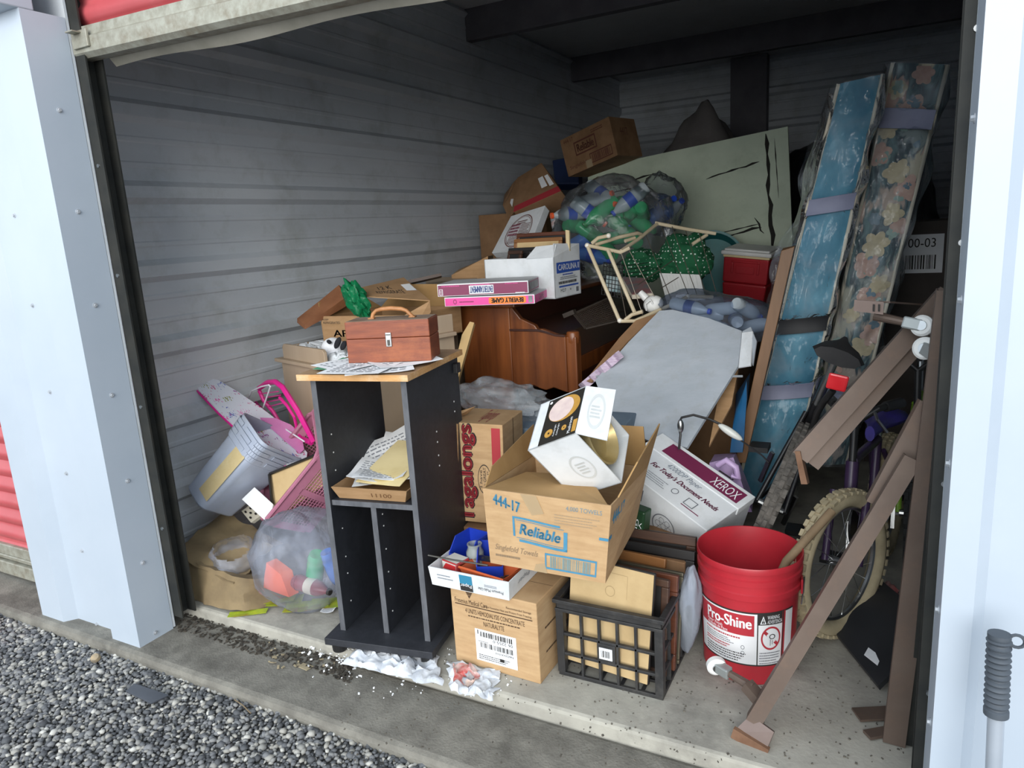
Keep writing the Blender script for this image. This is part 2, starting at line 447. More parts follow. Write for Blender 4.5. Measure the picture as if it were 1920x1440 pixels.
def column(name, prof, z0, z1, ret):
    """folded steel sheet around a door post: prof is the outline in plan"""
    mb = MB(); m = len(prof); t = 0.0015
    vs = [(x, y, z0) for x, y in prof] + [(x, y, z1) for x, y in prof]
    fs = [(i, i + 1, m + i + 1, m + i) for i in range(m - 1)]
    mb.add(vs, fs)
    return structure(mb.build(name, WHITEM))
ZJ0, ZJ1 = -0.045, 2.04
jl = column('trim_5', [(-2.89, 1.5), (-2.89, 1.355), (-2.75, 1.355), (-2.718, 1.394), (-2.485, 1.394), (-2.448, 1.355), (-2.292, 1.355), (-2.292, 1.49)], ZJ0, ZJ1, 0)
jr = column('trim_6', [(0.104, 1.49), (0.104, 1.355), (0.152, 1.355), (0.172, 1.386), (0.40, 1.386), (0.42, 1.355), (0.50, 1.355), (0.52, 1.386), (0.9, 1.386), (0.92, 1.355), (1.0, 1.355), (1.02, 1.386), (3.0, 1.386)], ZJ0, 3.1, 0)
# plain front sheet behind the columns, header, fascia
structure(MB().span((-2.89, 1.492, -0.04), (-2.292, 1.5, 3.0)).build('wall_front_left', WALLM))
structure(MB().span((0.104, 1.492, -0.04), (0.6, 1.5, 3.0)).build('wall_front_right', WALLM))
structure(MB().span((-7, 1.40, 2.42), (0.104, 1.50, 3.1)).build('wall_front_header', WHITEM))
mb = MB(); mb.add([(-7, 1.30, 2.055), (0.104, 1.30, 2.055), (0.104, 1.30, 3.1), (-7, 1.30, 3.1), (-7, 1.39, 2.055), (0.104, 1.39, 2.055)], [(0, 1, 2, 3), (0, 4, 5, 1)])
# fascia only over the closed neighbouring bays; our own opening stays clear below 2.42
mb = MB(); mb.span((-7, 1.30, 2.04), (-2.292, 1.40, 2.5)); structure(mb.build('trim_7', WHITEM, bevel=0.004))

SCRW = M('zinc_screw', '#b9bec4', '#a6abb0', rough=.35, metal=.2)
def screw(parent, p, n):
    n = unit(n); p = np.asarray(p, float); mb = MB()
    mb.cyl(p - n * .001, p + n * .0015, .0085, .008, 12); mb.cyl(p + n * .0015, p + n * .006, .0055, .005, 6)
    return mb.build('screw', SCRW, parent)
for q in ((113, 207), (150, 397), (182, 572), (214, 740), (241, 901), (272, 1053), (297, 1183)):
    r = ray(*q); p = V(0, 0, CAM_H) + r * (-2.292 / r[0]); screw(jl, (-2.292, 1.42, p[2]), (1, 0, 0))
for q in ((18, 405), (52, 573), (85, 734), (117, 886), (145, 1030), (142, 1157)):
    p = at(*q, 1.394); screw(jl, (-2.60, 1.394, p[2]), (0, -1, 0))
for q in ((1816, 225), (1798, 560), (1772, 862), (1752, 1132), (1728, 1338)):
    p = at(*q, 1.42); screw(jr, (0.104, 1.40, p[2]), (-1, 0, 0))
for z in (1.62, 1.2, 0.72, .3): screw(jr, (0.30, 1.386, z), (0, -1, 0))
# door guides
for nm, x0, x1 in (('trim_8', -2.292, -2.245), ('trim_9', 0.086, 0.104)):
    mb = MB(); mb.span((x0, 1.502, 0.001), (x1, 1.508, 2.4)); mb.span((x0, 1.556, 0.001), (x1, 1.562, 2.4)); xe = x0 if nm == 'trim_8' else x1
    mb.span((min(xe, xe + (.006 if nm == 'trim_8' else -.006)), 1.508, 0.001), (max(xe, xe + (.006 if nm == 'trim_8' else -.006)), 1.556, 2.4))
    g = structure(mb.build(nm, TRACKM))
    for z in (0.35, 0.8, 1.25, 1.6):
        xx = x0 + .02; MB().cyl((xx, 1.5025, z), (xx, 1.499, z), .007, .006, 10).build('rivet', STEEL, g)

# our own door, rolled up: red curtain end and galvanised bottom bar that hangs slightly out of level
def tilt(p): x, y, z = p; return (x, y, z - (x + 2.29) * 0.028)
door = thing('door_1', None, None, (-1.1, 1.53, 1.9), kind='structure')
def curtain(x0, x1, y, z0, z1, pitch=0.075, t=0.012, k=10):
    fn = lambda u, v: (x0 + u * (x1 - x0), y + t * math.sin(2 * math.pi * (v * (z1 - z0)) / pitch) * (1 if math.sin(2 * math.pi * (v * (z1 - z0)) / pitch) > -.2 else .5), z0 + v * (z1 - z0))
    return fn
fn = curtain(-2.285, 0.098, 1.532, 1.998, 2.43); nv = 90
MB().sheet(lambda u, v: tilt(fn(u, v)), 2, nv, 0.001).build('door_curtain', REDM, door, smooth=True)
mb = MB()
prof = [(1.507, 2.012), (1.507, 1.985), (1.497, 1.978), (1.497, 1.935), (1.512, 1.922), (1.55, 1.922), (1.55, 1.93), (1.518, 1.93), (1.506, 1.941), (1.506, 1.972), (1.514, 1.982), (1.514, 2.012)]
m = len(prof); vs = [tilt((-2.29, y, z)) for y, z in prof] + [tilt((0.10, y, z)) for y, z in prof]
mb.add(vs, [(i, (i + 1) % m, m + (i + 1) % m, m + i) for i in range(m)] + [tuple(range(m))[::-1], tuple(range(m, 2 * m))])
MB.build(mb, 'bottom_bar', GALV, door)
mb = MB(); mb.span((-2.275, 1.488, 1.945), (-2.20, 1.4965, 1.995)); mb.span((-2.26, 1.46, 1.985), (-2.225, 1.488, 1.99)); mb.build('lock_plate', GALV, door, bevel=.002)
mb = MB(); mb.sheet(lambda u, v: tilt((-2.2 + u * 2.28, 1.553 + .02 * v, 1.924 - .022 * v + .006 * math.sin(u * 19) * v)), 40, 2, .002); mb.build('rubber_seal', M('grey_seal', '#77756a', '#8d8a80', rough=.8), door, smooth=True)
# neighbour's red door
d2 = thing('door_2', None, None, (-4.4, 1.53, 0), kind='structure')
fn2 = curtain(-5.9, -2.892, 1.515, 0.10, 2.45, t=0.013)
MB().sheet(fn2, 2, 190, 0.001).build('door_curtain', REDM, d2, smooth=True)
MB().span((-5.9, 1.503, 0.035), (-2.892, 1.535, 0.105)).span((-5.9, 1.495, 0.05), (-2.892, 1.503, 0.06)).span((-5.9, 1.49, -0.03), (-2.892, 1.535, 0.03)).build('bottom_bar', GALV, d2, bevel=.004)

# gravel: loose stones nobody could count
def gravel():
    rng = np.random.default_rng(5)
    bm = bmesh.new(); bmesh.ops.create_icosphere(bm, subdivisions=1, radius=1.0); bm.verts.ensure_lookup_table()
    bv = np.array([v.co[:] for v in bm.verts]); bf = np.array([[v.index for v in f.verts] for f in bm.faces]); bm.free()
    P = []
    cell = 0.0115
    for X in np.arange(-3.75, -0.35, cell):
        for Y in np.arange(0.25, 1.335, cell):
            x = X + rng.uniform(-.5, .5) * cell; y = Y + rng.uniform(-.5, .5) * cell
            c = CAM_R @ (V(x, y, -.08) - V(0, 0, CAM_H))
            if c[2] < 0.3: continue
            u = 960 + FPX * c[0] / c[2]; v = 720 + FPX * c[1] / c[2]
            if -90 < u < 1500 and 1040 < v < 1530: P.append((x, y))
    n = len(P); P = np.array(P); k = len(bv)
    s = rng.gamma(6, .0010, n) + .0024; s = np.clip(s, .003, .015)
    out = np.zeros((n, k, 3)); T = bv[None] * (1 + rng.normal(0, .13, (n, k, 1)))
    T = T * (s[:, None, None] * np.stack([np.ones(n), rng.uniform(.6, 1, n), rng.uniform(.45, .8, n)], 1)[:, None, :])
    a = rng.uniform(0, 6.28, n); b = rng.normal(0, .35, n); ca, sa, cb, sb = np.cos(a), np.sin(a), np.cos(b), np.sin(b)
    x = T[..., 0]; y = T[..., 1]; z = T[..., 2]
    y2 = y * cb[:, None] - z * sb[:, None]; z2 = y * sb[:, None] + z * cb[:, None]
    out[..., 0] = x * ca[:, None] - y2 * sa[:, None] + P[:, 0:1]; out[..., 1] = x * sa[:, None] + y2 * ca[:, None] + P[:, 1:2]
    out[..., 2] = z2 + (-.088 + s * .35 + rng.uniform(0, .006, n))[:, None]
    F = (bf[None] + (np.arange(n) * k)[:, None, None]).reshape(-1, 3)
    me = bpy.data.meshes.new('gravel'); me.vertices.add(n * k); me.vertices.foreach_set('co', out.ravel())
    me.loops.add(F.size); me.loops.foreach_set('vertex_index', F.ravel().astype(np.int32)); me.polygons.add(len(F))
    me.polygons.foreach_set('loop_start', np.arange(0, F.size, 3).astype(np.int32)); me.update(calc_edges=True)
    m = bpy.data.materials.new('gravel_stone'); m.use_nodes = True; N = m.node_tree.nodes; L = m.node_tree.links
    g = N.new('ShaderNodeNewGeometry'); rp = N.new('ShaderNodeValToRGB'); e = rp.color_ramp.elements
    e[0].position = 0; e[0].color = lin('#45474a'); e[1].position = 1; e[1].color = lin('#c2c1bb')
    for p, c in ((.3, '#626467'), (.55, '#7a7b7d'), (.75, '#908f8a'), (.9, '#a29f97')): q = e.new(p); q.color = lin(c)
    L.new(g.outputs['Random Per Island'], rp.inputs[0]); L.new(rp.outputs[0], N['Principled BSDF'].inputs['Base Color']); N['Principled BSDF'].inputs['Roughness'].default_value = .75
    me.materials.append(m); o = bpy.data.objects.new('gravel', me); COL.objects.link(o); o['kind'] = 'stuff'
    tag(o, 'grey crushed stone gravel spread in front of the concrete apron', 'gravel')
gravel()
# ================================================================== front row
LAM = M('black_laminate', '#25272c', '#2c2e34', rough=0.55, scale=60, bump=0.1, bscale=300, dirt='#3d3f44', damount=0.5)
LAMEDGE = M('worn_laminate_edge', '#4b4d52', '#5f6166', rough=0.6, scale=40, stretch=(1, 1, .3))
OAKTOP = M('oak_veneer', '#a98a68', '#94775a', rough=0.5, scale=4, stretch=(1, 9, 1), bump=0.03, dirt='#c4aa88', damount=0.4)
OAKEDGE = M('oak_edge_band', '#cfa16a', '#bb8a52', rough=0.5, scale=8, stretch=(2, 14, 14), dirt='#e8d8bd', damount=0.6)

# ---- tall open black cabinet with a wood top
cab = thing('open_cabinet', 'tall narrow black laminate cabinet with oak top and two open slots', 'cabinet', (-1.438, 1.818, 0), (0, 0, 10))
def L_(name, mat, a, b, par=cab, bev=.0015): return MB().span(a, b).build(name, mat, par, local=True, bevel=bev)
L_('base_plate', LAM, (-.192, -.255, .034), (.192, .205, .058))
for x, y in ((-.16, -.22), (.16, -.22), (-.16, .17), (.16, .17)): MB().cyl((x, y, 0.0), (x, y, .034), .024, .026, 18).build('caster_foot', BLACKP, cab, local=True, bevel=.003)
sp = []
for s in (-1, 1):
    o = L_('side_panel', LAM, (s * .162, -.2, .058), (s * .144, .2, .912)); sp.append(o)
    L_('edge_band', LAMEDGE, (s * .1622, -.2012, .059), (s * .1438, -.1998, .911), o, 0)
    x = s * .144 - s * .0004
    for z in (.14, .24, .30, .40, .50, .60, .66, .72):
        MB().cyl((s * .1438, -.15, z), (s * .1425, -.15, z), .0026, None, 8).build('shelf_pin', WHITEP, o, local=True)
        if z in (.30, .50): MB().cyl((s * .1438, .12, z), (s * .1425, .12, z), .0026, None, 8).build('shelf_pin', WHITEP, o, local=True)
for z, y in ((.70, -.02), (.665, -.02), (.62, -.02), (.585, -.02), (.76, .14), (.725, .14)): MB().cyl((.1618, y, z), (.1632, y, z), .003, None, 8).build('shelf_pin', WHITEP, sp[1], local=True)
sh = L_('shelf', LAM, (-.1438, -.19, .497), (.1438, .18, .515)); L_('edge_band', LAMEDGE, (-.1436, -.1912, .4975), (.1436, -.1898, .5145), sh, 0)
dv = L_('divider', LAM, (-.009, -.185, .058), (.009, .18, .497)); L_('edge_band', LAMEDGE, (-.0092, -.1862, .059), (.0092, -.1848, .496), dv, 0)
for z in (.12, .20, .26, .34, .42, .46): MB().cyl((-.0092, -.15, z), (-.0106, -.15, z), .0026, None, 8).build('shelf_pin', WHITEP, dv, local=True); MB().cyl((.0092, -.15, z), (.0106, -.15, z), .0026, None, 8).build('shelf_pin', WHITEP, dv, local=True)
L_('back_panel', LAM, (-.1438, .18, .058), (.1438, .186, .515))
L_('top', OAKTOP, (-.185, -.235, .9125), (.185, .19, .932)); L_('edge_band', OAKEDGE, (-.1852, -.2368, .913), (.1852, -.2348, .9318), None or cab, 0); L_('edge_band', OAKEDGE, (.1848, -.2368, .913), (.1866, .19, .9318), cab, 0)
L_('hinge_stub', BLACKP, (.1636, .15, .855), (.178, .185, .888))

# ---- loose sheets on top of it
def paper(name, label, cat, group, c, w, h, yaw, curl=0.01, seed=0, mat=PAPER, t=0.0005, lines=0, pitch=0, roll=0):
    R = rotm(pitch, roll, yaw)
    def fn(u, v):
        x, y = (u - .5) * w, (v - .5) * h
        z = curl * (abs(u - .5) * 2) ** 2 * (1 if seed % 2 else .3) + curl * .8 * nz((x * 9, y * 9, seed), 1.0, seed) + curl * .6 * max(0, v - .6)
        return V(*c) + R @ V(x, y, z + .002)
    mb = MB().sheet(fn, 10, 10, t); o = mb.build(name, mat, smooth=True)
    tag(o, label, cat, group)
    if lines:
        f2 = lambda u, v: fn(u, v) + V(0, 0, .0009)
        r = random.Random(seed); mb2 = MB()
        for j in range(lines):
            a = .1 + .8 * j / lines; u = .1
            while u < .85:
                wq = r.uniform(.03, .12); mb2.sheet(lambda p, q: f2(min(.9, u + p * wq), a + q * .35 / lines * .8), 1, 1); u += wq + .03
        mb2.build('printed_lines', M('grey_print', '#8b8f96', rough=.8), o)
    return o
topz = .934
for i, (x, y, yaw, mt) in enumerate(((-1.385, 1.70, 24, PAPER), (-1.45, 1.735, 6, PAPER), (-1.36, 1.675, 40, PAPER), (-1.47, 1.70, -14, PAPER), (-1.40, 1.65, 12, PAPER), (-1.335, 1.76, 55, PAPER))):
    paper('loose_sheet', ('white sheet with its corner reaching furthest right of the wooden toolbox', 'plain white sheet lying directly under the left end of the toolbox', 'printed sheet sticking out below the right end of the toolbox', 'printed sheet reaching to the left front corner of the oak top', 'printed sheet lying foremost on the oak cabinet top', 'blank sheet mostly hidden under the middle of the toolbox')[i], 'paper', 'loose sheets on the black cabinet top', (x, y, topz + .0016 * i), .20, .27 * .72, yaw, .005, i, mt, lines=8 if i in (4, 2, 3) else 0)
paper('green_form', 'green-edged paper form peeking out below the sheets under the toolbox', 'paper', None, (-1.47, 1.715, topz + .0008), .215, .19, 12, .004, 3, M('green_paper', '#4f8f6e', '#5b9c7a', rough=.8))

# ---- wooden toolbox
WOODR = M('red_stained_wood', '#8f4a2b', '#6c3220', rough=0.42, scale=6, stretch=(1.2, 3, 9), bump=0.06, bscale=40, lo=.3, hi=.7, dirt='#b46a3a', damount=0.6, dscale=5)
LEATH = M('tan_leather', '#b98354', '#96643a', rough=0.5, scale=20, bump=0.2, bscale=90)
DUSTW = M('dusty_wood_top', '#8d7a6c', '#74624f', rough=.8, scale=9, dirt='#5d4031', damount=.6)
tb = thing('toolbox', 'small reddish brown wooden toolbox with leather handle and steel latch', 'toolbox', (-1.372, 1.775, .9455), (0, 0, 20))
w, d, h = .265, .115, .128
L_('body', WOODR, (-w / 2, -d / 2, 0), (w / 2, d / 2, h * .58), tb, .0025)
lid = L_('lid', WOODR, (-w / 2, -d / 2, h * .588), (w / 2, d / 2, h), tb, .0025)
L_('lid_top', DUSTW, (-w / 2 + .003, -d / 2 + .003, h), (w / 2 - .003, d / 2 - .003, h + .0012), lid, 0)
lt = MB().span((-.006, -d / 2 - .004, .048), (.013, -d / 2, .092)).build('latch', STEEL, tb, local=True, bevel=.003)
MB().span((.0, -d / 2 - .007, .052), (.007, -d / 2 - .004, .07)).span((-.003, -d / 2 - .006, .084), (.010, -d / 2 - .004, .087)).build('latch_hook', M('dark_steel', '#4c4c4a', rough=.35, metal=.8), lt, local=True)
hp = [(-.062, 0, h + .002), (-.058, 0, h + .016), (-.047, 0, h + .026), (-.03, 0, h + .030), (0, 0, h + .0315), (.035, 0, h + .028), (.05, 0, h + .022), (.06, 0, h + .011), (.068, 0, h + .002)]
hd = MB().tube(hp, [.0065, .006, .0058, .0068, .0072, .0068, .0058, .006, .0065], 10).build('handle', LEATH, tb, local=True, smooth=True)
for x_ in (-.063, .068): MB().span((x_ - .01, -.012, h + .001), (x_ + .01, .012, h + .005)).build('handle_tab', LEATH, hd, local=True, bevel=.0015)

# ---- cardboard tray of papers on the cabinet shelf
Rc = rotm(0, 0, 10); cO = V(-1.438, 1.818, 0)
def cabp(x, y, z): return cO + Rc @ V(x, y, z)
tr = thing('paper_tray', 'shallow cut-down cardboard tray holding papers on the cabinet shelf', 'tray', cabp(-.01, -.06, .5155), (0, 0, 10))
a0, a1, b0, b1 = -.115, .118, -.115, .16
q = lambda e, z: [(a0 - e, b0 - e, z), (a1 + e, b0 - e, z), (a1 + e, b1 + e, z), (a0 - e, b1 + e, z)]
bo, to = q(0, .001), q(.016, .042)
MB().span((a0, b0, .001), (a1, b1, .003)).build('tray_floor', CARDIN, tr, local=True)
for i in range(4):
    j = (i + 1) % 4
    wl_ = MB().slab([bo[i], bo[j], to[j], to[i]], .003).build('tray_wall', CARD, tr, local=True)
    if i == 0:
        R_ = ROOTM[tr.name]; W3 = lambda p: np.array(R_ @ Vector(p))
        text(quad(W3(bo[0]), W3(bo[1]), W3(to[1]), W3(to[0])), '11100', (.52, .3, .8, .65), M('brown_ink', '#6b4a2c', rough=.8), wl_)
shz = .5155 + .028
for i, (x, y, yaw, pi, ro, s) in enumerate(((-.03, .04, 28, 12, -14, 1), (-.05, .06, 40, 16, -18, 2), (0.0, .09, 14, 20, -6, 5), (-.035, -.02, 18, 7, -8, 4), (-.02, -.07, 8, 3, 0, 6), (.0, -.075, 14, 2, 2, 8))):
    p = cabp(x, y, shz + .012 + .004 * i + (.03 if i < 3 else 0))
    paper('music_sheet', ('sheet music page curled up in the middle of the cardboard tray', 'sheet music page leaning furthest left in the cardboard tray', 'sheet music page standing highest at the back of the tray', 'sheet music page sliding under the manila envelope', 'sheet music page hanging over the front left tray edge', 'sheet music page lying foremost in the cardboard tray')[i], 'paper', 'sheet music in the cabinet tray', p, .19, .22 if i < 4 else .15, yaw + 10, .016, i + 3, PAPER, lines=9, pitch=pi, roll=ro)
MANILA = M('manila_paper', '#e3d3a3', '#d6c48f', rough=.75, scale=4, dirt='#b79c68', damount=.3)
paper('manila_envelope', 'large cream manila envelope lying on the sheet music in the tray', 'envelope', None, cabp(.025, -.035, shz + .05), .175, .25, 0, .006, 4, MANILA, t=.002, pitch=15, roll=-2)
# small box behind the tray
kb = MB(); kb.box((-1.43, 2.06, .665), (.12, .09, .09), (0, 0, 14)); tag(kb.build('small_carton', CARDD, bevel=.002), 'small brown carton seen through the open back of the black cabinet', 'box')

# ---- medical supply carton
def carton(name, label, pts, mat=CARD, seams=True, bev=.003, cat='box', group=None):
    t = thing(name, label, cat, base(pts), group=group)
    MB().hexa(pts).build('body', mat, t, bevel=bev)
    return t
def flapseam(face, t, axis='u'):
    stripes(face, [(0, .497, 1, .503)] if axis == 'u' else [(.497, 0, .503, 1)], M('seam_shadow', '#3d3024', rough=.9), t, 'flap_seam')
FP = boxpts((-1.012, 1.778, .131), (.300, .225, .262), (0, 0, -1.4))
fr = carton('medical_carton', 'tan carton of dialysis concentrate with barcode label on the slab', FP, CARDL)
ff = faces_of(FP)
BRN = M('dark_brown_ink', '#4a3524', rough=.8)
text(ff['front'], 'Fresenius Medical Care', (.05, .80, .44, .86), BRN, fr)
upoly(ff['front'], [(.19, .955), (.27, .955), (.23, .875)], BRN, fr, 'logo'); stripes(ff['front'], [(.20, .935, .26, .94), (.207, .915, .253, .92)], CARDL, fr, 'logo_lines')
stripes(ff['front'], [(.05, .775, .95, .787)], BRN, fr, 'printed_rule')
text(ff['front'], 'Recommended Storage', (.66, .85, .94, .885), BRN, fr); text(ff['front'], 'Avoid Excessive Heat and Protect From Freezing', (.40, .80, .94, .835), BRN, fr)
text(ff['front'], '4 UNITS HEMODIALYSIS CONCENTRATE', (.17, .685, .86, .745), BRN, fr); smalltext(ff['front'], (.2, .645, .84, .67), 1, BRN, fr, 3)
text(ff['front'], 'NATURALYTE', (.38, .56, .62, .62), BRN, fr)
lb = patch(ff['front'], (.27, .10, .75, .51), PAPER, fr, 'shipping_label')
f2 = quad(FP[0], FP[1], FP[5], FP[4], .002)
barcode(f2, (.33, .42, .71, .485), INK, lb, 22, 3); text(f2, '06 2255-0', (.48, .375, .71, .41), INK, lb, 180); barcode(f2, (.33, .28, .71, .345), INK, lb, 26, 5); text(f2, 'N6DJVAYH1', (.5, .235, .71, .27), INK, lb, 180); smalltext(f2, (.3, .13, .7, .2), 3, INK, lb, 6, .4); stripes(f2, [(.3, .355, .42, .36), (.3, .445, .31, .5), (.55, .15, .6, .19)], INK, lb)
smalltext(ff['right'], (.2, .3, .8, .34), 1, BRN, fr); smalltext(ff['right'], (.2, .6, .8, .64), 1, BRN, fr)
flapseam(ff['top'], fr, 'u')

# ---- shallow white lid-tray with hardware on top of it
tx0, tx1, ty0, ty1, tz = -1.215, -.945, 1.648, 1.86, .2635
tt = thing('white_box_lid', 'white cardboard box lid used as a hardware tray on the medical carton', 'tray', ((tx0 + tx1) / 2, (ty0 + ty1) / 2, tz))
MB().span((tx0, ty0, tz), (tx1, ty1, tz + .002)).build('tray_floor', WHITEC, tt)
e = .006
tb_ = [(tx0, ty0, tz), (tx1, ty0, tz), (tx1, ty1, tz), (tx0, ty1, tz)]; tt_ = [(tx0 - e, ty0 - e, tz + .062), (tx1 + e, ty0 - e, tz + .062), (tx1 + e, ty1 + e, tz + .062), (tx0 - e, ty1 + e, tz + .062)]
for i in range(4):
    j = (i + 1) % 4; wq = MB().slab([tb_[i], tb_[j], tt_[j], tt_[i]], .003).build('tray_wall', WHITEC, tt)
    if i == 0:
        fq = quad(tb_[0], tb_[1], tt_[1], tt_[0])
        upoly(fq, [(.39, .05), (.55, .05), (.55, .9), (.39, .9)], M('teal_print', '#2f7d9c', rough=.6), wq); fq2 = quad(tb_[0], tb_[1], tt_[1], tt_[0], .0018)
        upoly(fq2, [(.39, .05), (.55, .05), (.55, .42), (.39, .42)], INK, wq); text(quad(tb_[0], tb_[1], tt_[1], tt_[0], .0024), 'Paper', (.40, .25, .54, .5), PAPER, wq, 180)
        smalltext(fq, (.1, .45, .32, .78), 2, M('grey_print', '#8b8f96', rough=.8), wq, 7, .4)
        text(fq, 'Premium Multi-Use', (.62, .25, .93, .42), INK, wq, 180); smalltext(fq, (.7, .5, .9, .65), 2, M('grey_print', '#8b8f96', rough=.8), wq)
    if i == 1: text(quad(tb_[1], tb_[2], tt_[2], tt_[1]), 'Paper', (.25, .4, .6, .7), M('grey_print', '#8b8f96', rough=.8), wq, 180)
# red nail box
NP = boxpts((-1.165, 1.712, .298), (.066, .055, .062), (0, 0, -14)); nb_ = carton('nail_box', 'small red and white cardboard nail box in the white lid-tray', NP, M('red_box_card', '#b23236', '#9c2a2e', rough=.6, dirt='#d9c9c4', damount=.5), bev=.002)
nf = faces_of(NP); patch(nf['front'], (.04, .05, .96, .95), M('box_white', '#cfccc4', rough=.7), nb_); NF2 = quad(NP[0], NP[1], NP[5], NP[4], .002); upoly(NF2, [(.05, .55), (.95, .62), (.95, .9), (.3, .9)], M('red_print', '#c5282c', rough=.6), nb_); patch(NF2, (.5, .08, .9, .48), INK, nb_); text(NF2, '8/S', (.1, .15, .42, .42), INK, nb_); patch(nf['top'], (.03, .03, .97, .97), M('box_white', '#cfccc4', rough=.7), nb_)
# blue parts bins
BLUEP = M('blue_plastic', '#2340b8', '#1d379f', rough=.35)
def partsbin(label, c, w, d, h, yaw):
    t = thing('parts_bin', label, 'bin', c, (0, 0, yaw), 'blue parts bins in the white lid-tray')
    MB().span((-w / 2, -d / 2, 0), (w / 2, d / 2, .003)).build('bin_floor', BLUEP, t, local=True)
    for s in (-1, 1): MB().prism([(-d / 2, 0), (d / 2, 0), (d / 2, h), (-d / 6, h), (-d / 2, h * .55)], (s * w / 2 - .0015, 0, 0), (0, 1, 0), (0, 0, 1), .003).build('bin_side', BLUEP, t, local=True, bevel=.001)
    MB().span((-w / 2, d / 2 - .003, 0), (w / 2, d / 2, h)).build('bin_back', BLUEP, t, local=True); MB().span((-w / 2, -d / 2, 0), (w / 2, -d / 2 + .003, h * .55)).build('bin_front', BLUEP, t, local=True)
    return t
partsbin('blue plastic parts bin behind the red nail box', (-1.165, 1.80, .267), .085, .11, .10, -8)
partsbin('blue plastic parts bin tilted beside the towel carton', (-1.065, 1.765, .275), .08, .11, .085, 22)
# glass jar
jr_ = thing('glass_jar', 'empty clear glass jar standing among the blue parts bins', 'jar', (-1.125, 1.765, .275))
MB().lathe([(.001, .0), (.026, 0), (.028, .004), (.028, .062), (.022, .074), (.022, .084), (.024, .085), (.024, .088), (.019, .088), (.019, .074), (.025, .06), (.025, .006), (.001, .005)], 28, (0, 0, 0), cap=False).build('jar_glass', glassy('jar_glass', '#d9dfda', .08, .7), jr_, local=True, smooth=True)
MB().lathe([(.001, .007), (.0235, .007), (.0235, .03), (.001, .034)], 20).build('jar_contents', M('jar_bits', '#8f8c80', '#4d4a44', rough=.7, scale=90, bump=.8, bscale=200), jr_, local=True)
# terracotta planter tray
TERR = M('terracotta_plastic', '#c65f35', '#b35029', rough=.45)
pl = thing('planter_tray', 'orange terracotta plastic planter tray lying in the white lid-tray', 'planter', (-1.04, 1.706, .27), (0, 0, -9))
R0, R1 = [(-.07, -.032), (.07, -.032), (.07, .04), (-.07, .04)], [(-.085, -.042), (.085, -.042), (.085, .05), (-.085, .05)]
for i in range(4):
    j = (i + 1) % 4; MB().slab([(*R0[i], 0), (*R0[j], 0), (*R1[j], .052), (*R1[i], .052)], .003).build('planter_wall', TERR, pl, local=True)
MB().span((-.07, -.032, 0), (.07, .04, .003)).build('planter_floor', TERR, pl, local=True)
MB().tube([(*p, .053) for p in R1], .0042, 8, True).build('planter_rim', TERR, pl, local=True, smooth=True)
r_ = random.Random(4); mb = MB()
for _ in range(40): mb.box((r_.uniform(-.05, .06), r_.uniform(-.02, .03), .02 + r_.uniform(0, .014)), (r_.uniform(.008, .02), .004, .003), (r_.uniform(-60, 60), 0, r_.uniform(0, 180)))
o = mb.build('rusty_scraps', M('rusty_bits', '#4a3a30', '#6e5c4e', rough=.7, metal=.4), None); o.location = Vector((-1.04, 1.706, .283)); o['kind'] = 'stuff'; tag(o, 'small rusty screws and scraps inside the orange planter tray', 'scrap')
# metal rod and strap
RODM = M('dull_rod', '#6b6a66', '#5a544c', rough=.4, metal=.8)
tag(MB().tube([at(803, 1041, 1.635), at(850, 1050, 1.637), at(915, 1060, 1.64)], .0028, 8).build('metal_rod', RODM, smooth=True), 'thin grey metal rod lying across the nail box and planter', 'rod')
st = thing('steel_strap', 'perforated bright steel hanger strap among the hardware', 'strap', (-1.065, 1.74, .335))
MB().bar((-1.125, 1.75, .325), (-1.01, 1.72, .345), .02, .002, (0, -.5, 1)).build('strap_plate', STEEL, st)
for k in range(4):
    p = V(-1.115, 1.7475, .3268) + (V(-1.01, 1.72, .345) - V(-1.125, 1.75, .325)) * (k * .26 + .03); n = unit(np.cross(unit(V(.115, -.03, .02)), unit(np.cross((0, -.5, 1), V(.115, -.03, .02))))); n = n if n[2] > 0 else -n
    MB().cyl(p + n * .0006, p + n * .0014, .0042, None, 12).build('strap_hole', INK, st)

# ---- towel carton with open flaps
TFL, TFR, TBR, TBL = V(-1.012, 1.655, .60), V(-.622, 1.652, .60), V(-.645, 2.045, .575), V(-1.04, 2.05, .575)
BFL, BFR, BBR, BBL = V(-1.012, 1.668, .362), V(-.650, 1.662, .368), V(-.685, 2.02, .372), V(-1.02, 2.02, .365)
tw = thing('towel_carton', 'worn open tan carton printed for singlefold towels, stacked on the crate', 'box', (-.83, 1.84, .362))
TPTS = [BFL, BFR, BBR, BBL, TFL, TFR, TBR, TBL]
for nm, qd in (('front_wall', (BFL, BFR, TFR, TFL)), ('right_wall', (BFR, BBR, TBR, TFR)), ('back_wall', (BBR, BBL, TBL, TBR)), ('left_wall', (BBL, BFL, TFL, TBL))):
    MB().slab(qd, .004).build(nm, CARDL, tw)
MB().slab((BBL, BBR, BFR, BFL), .004).build('bottom', CARDL, tw)
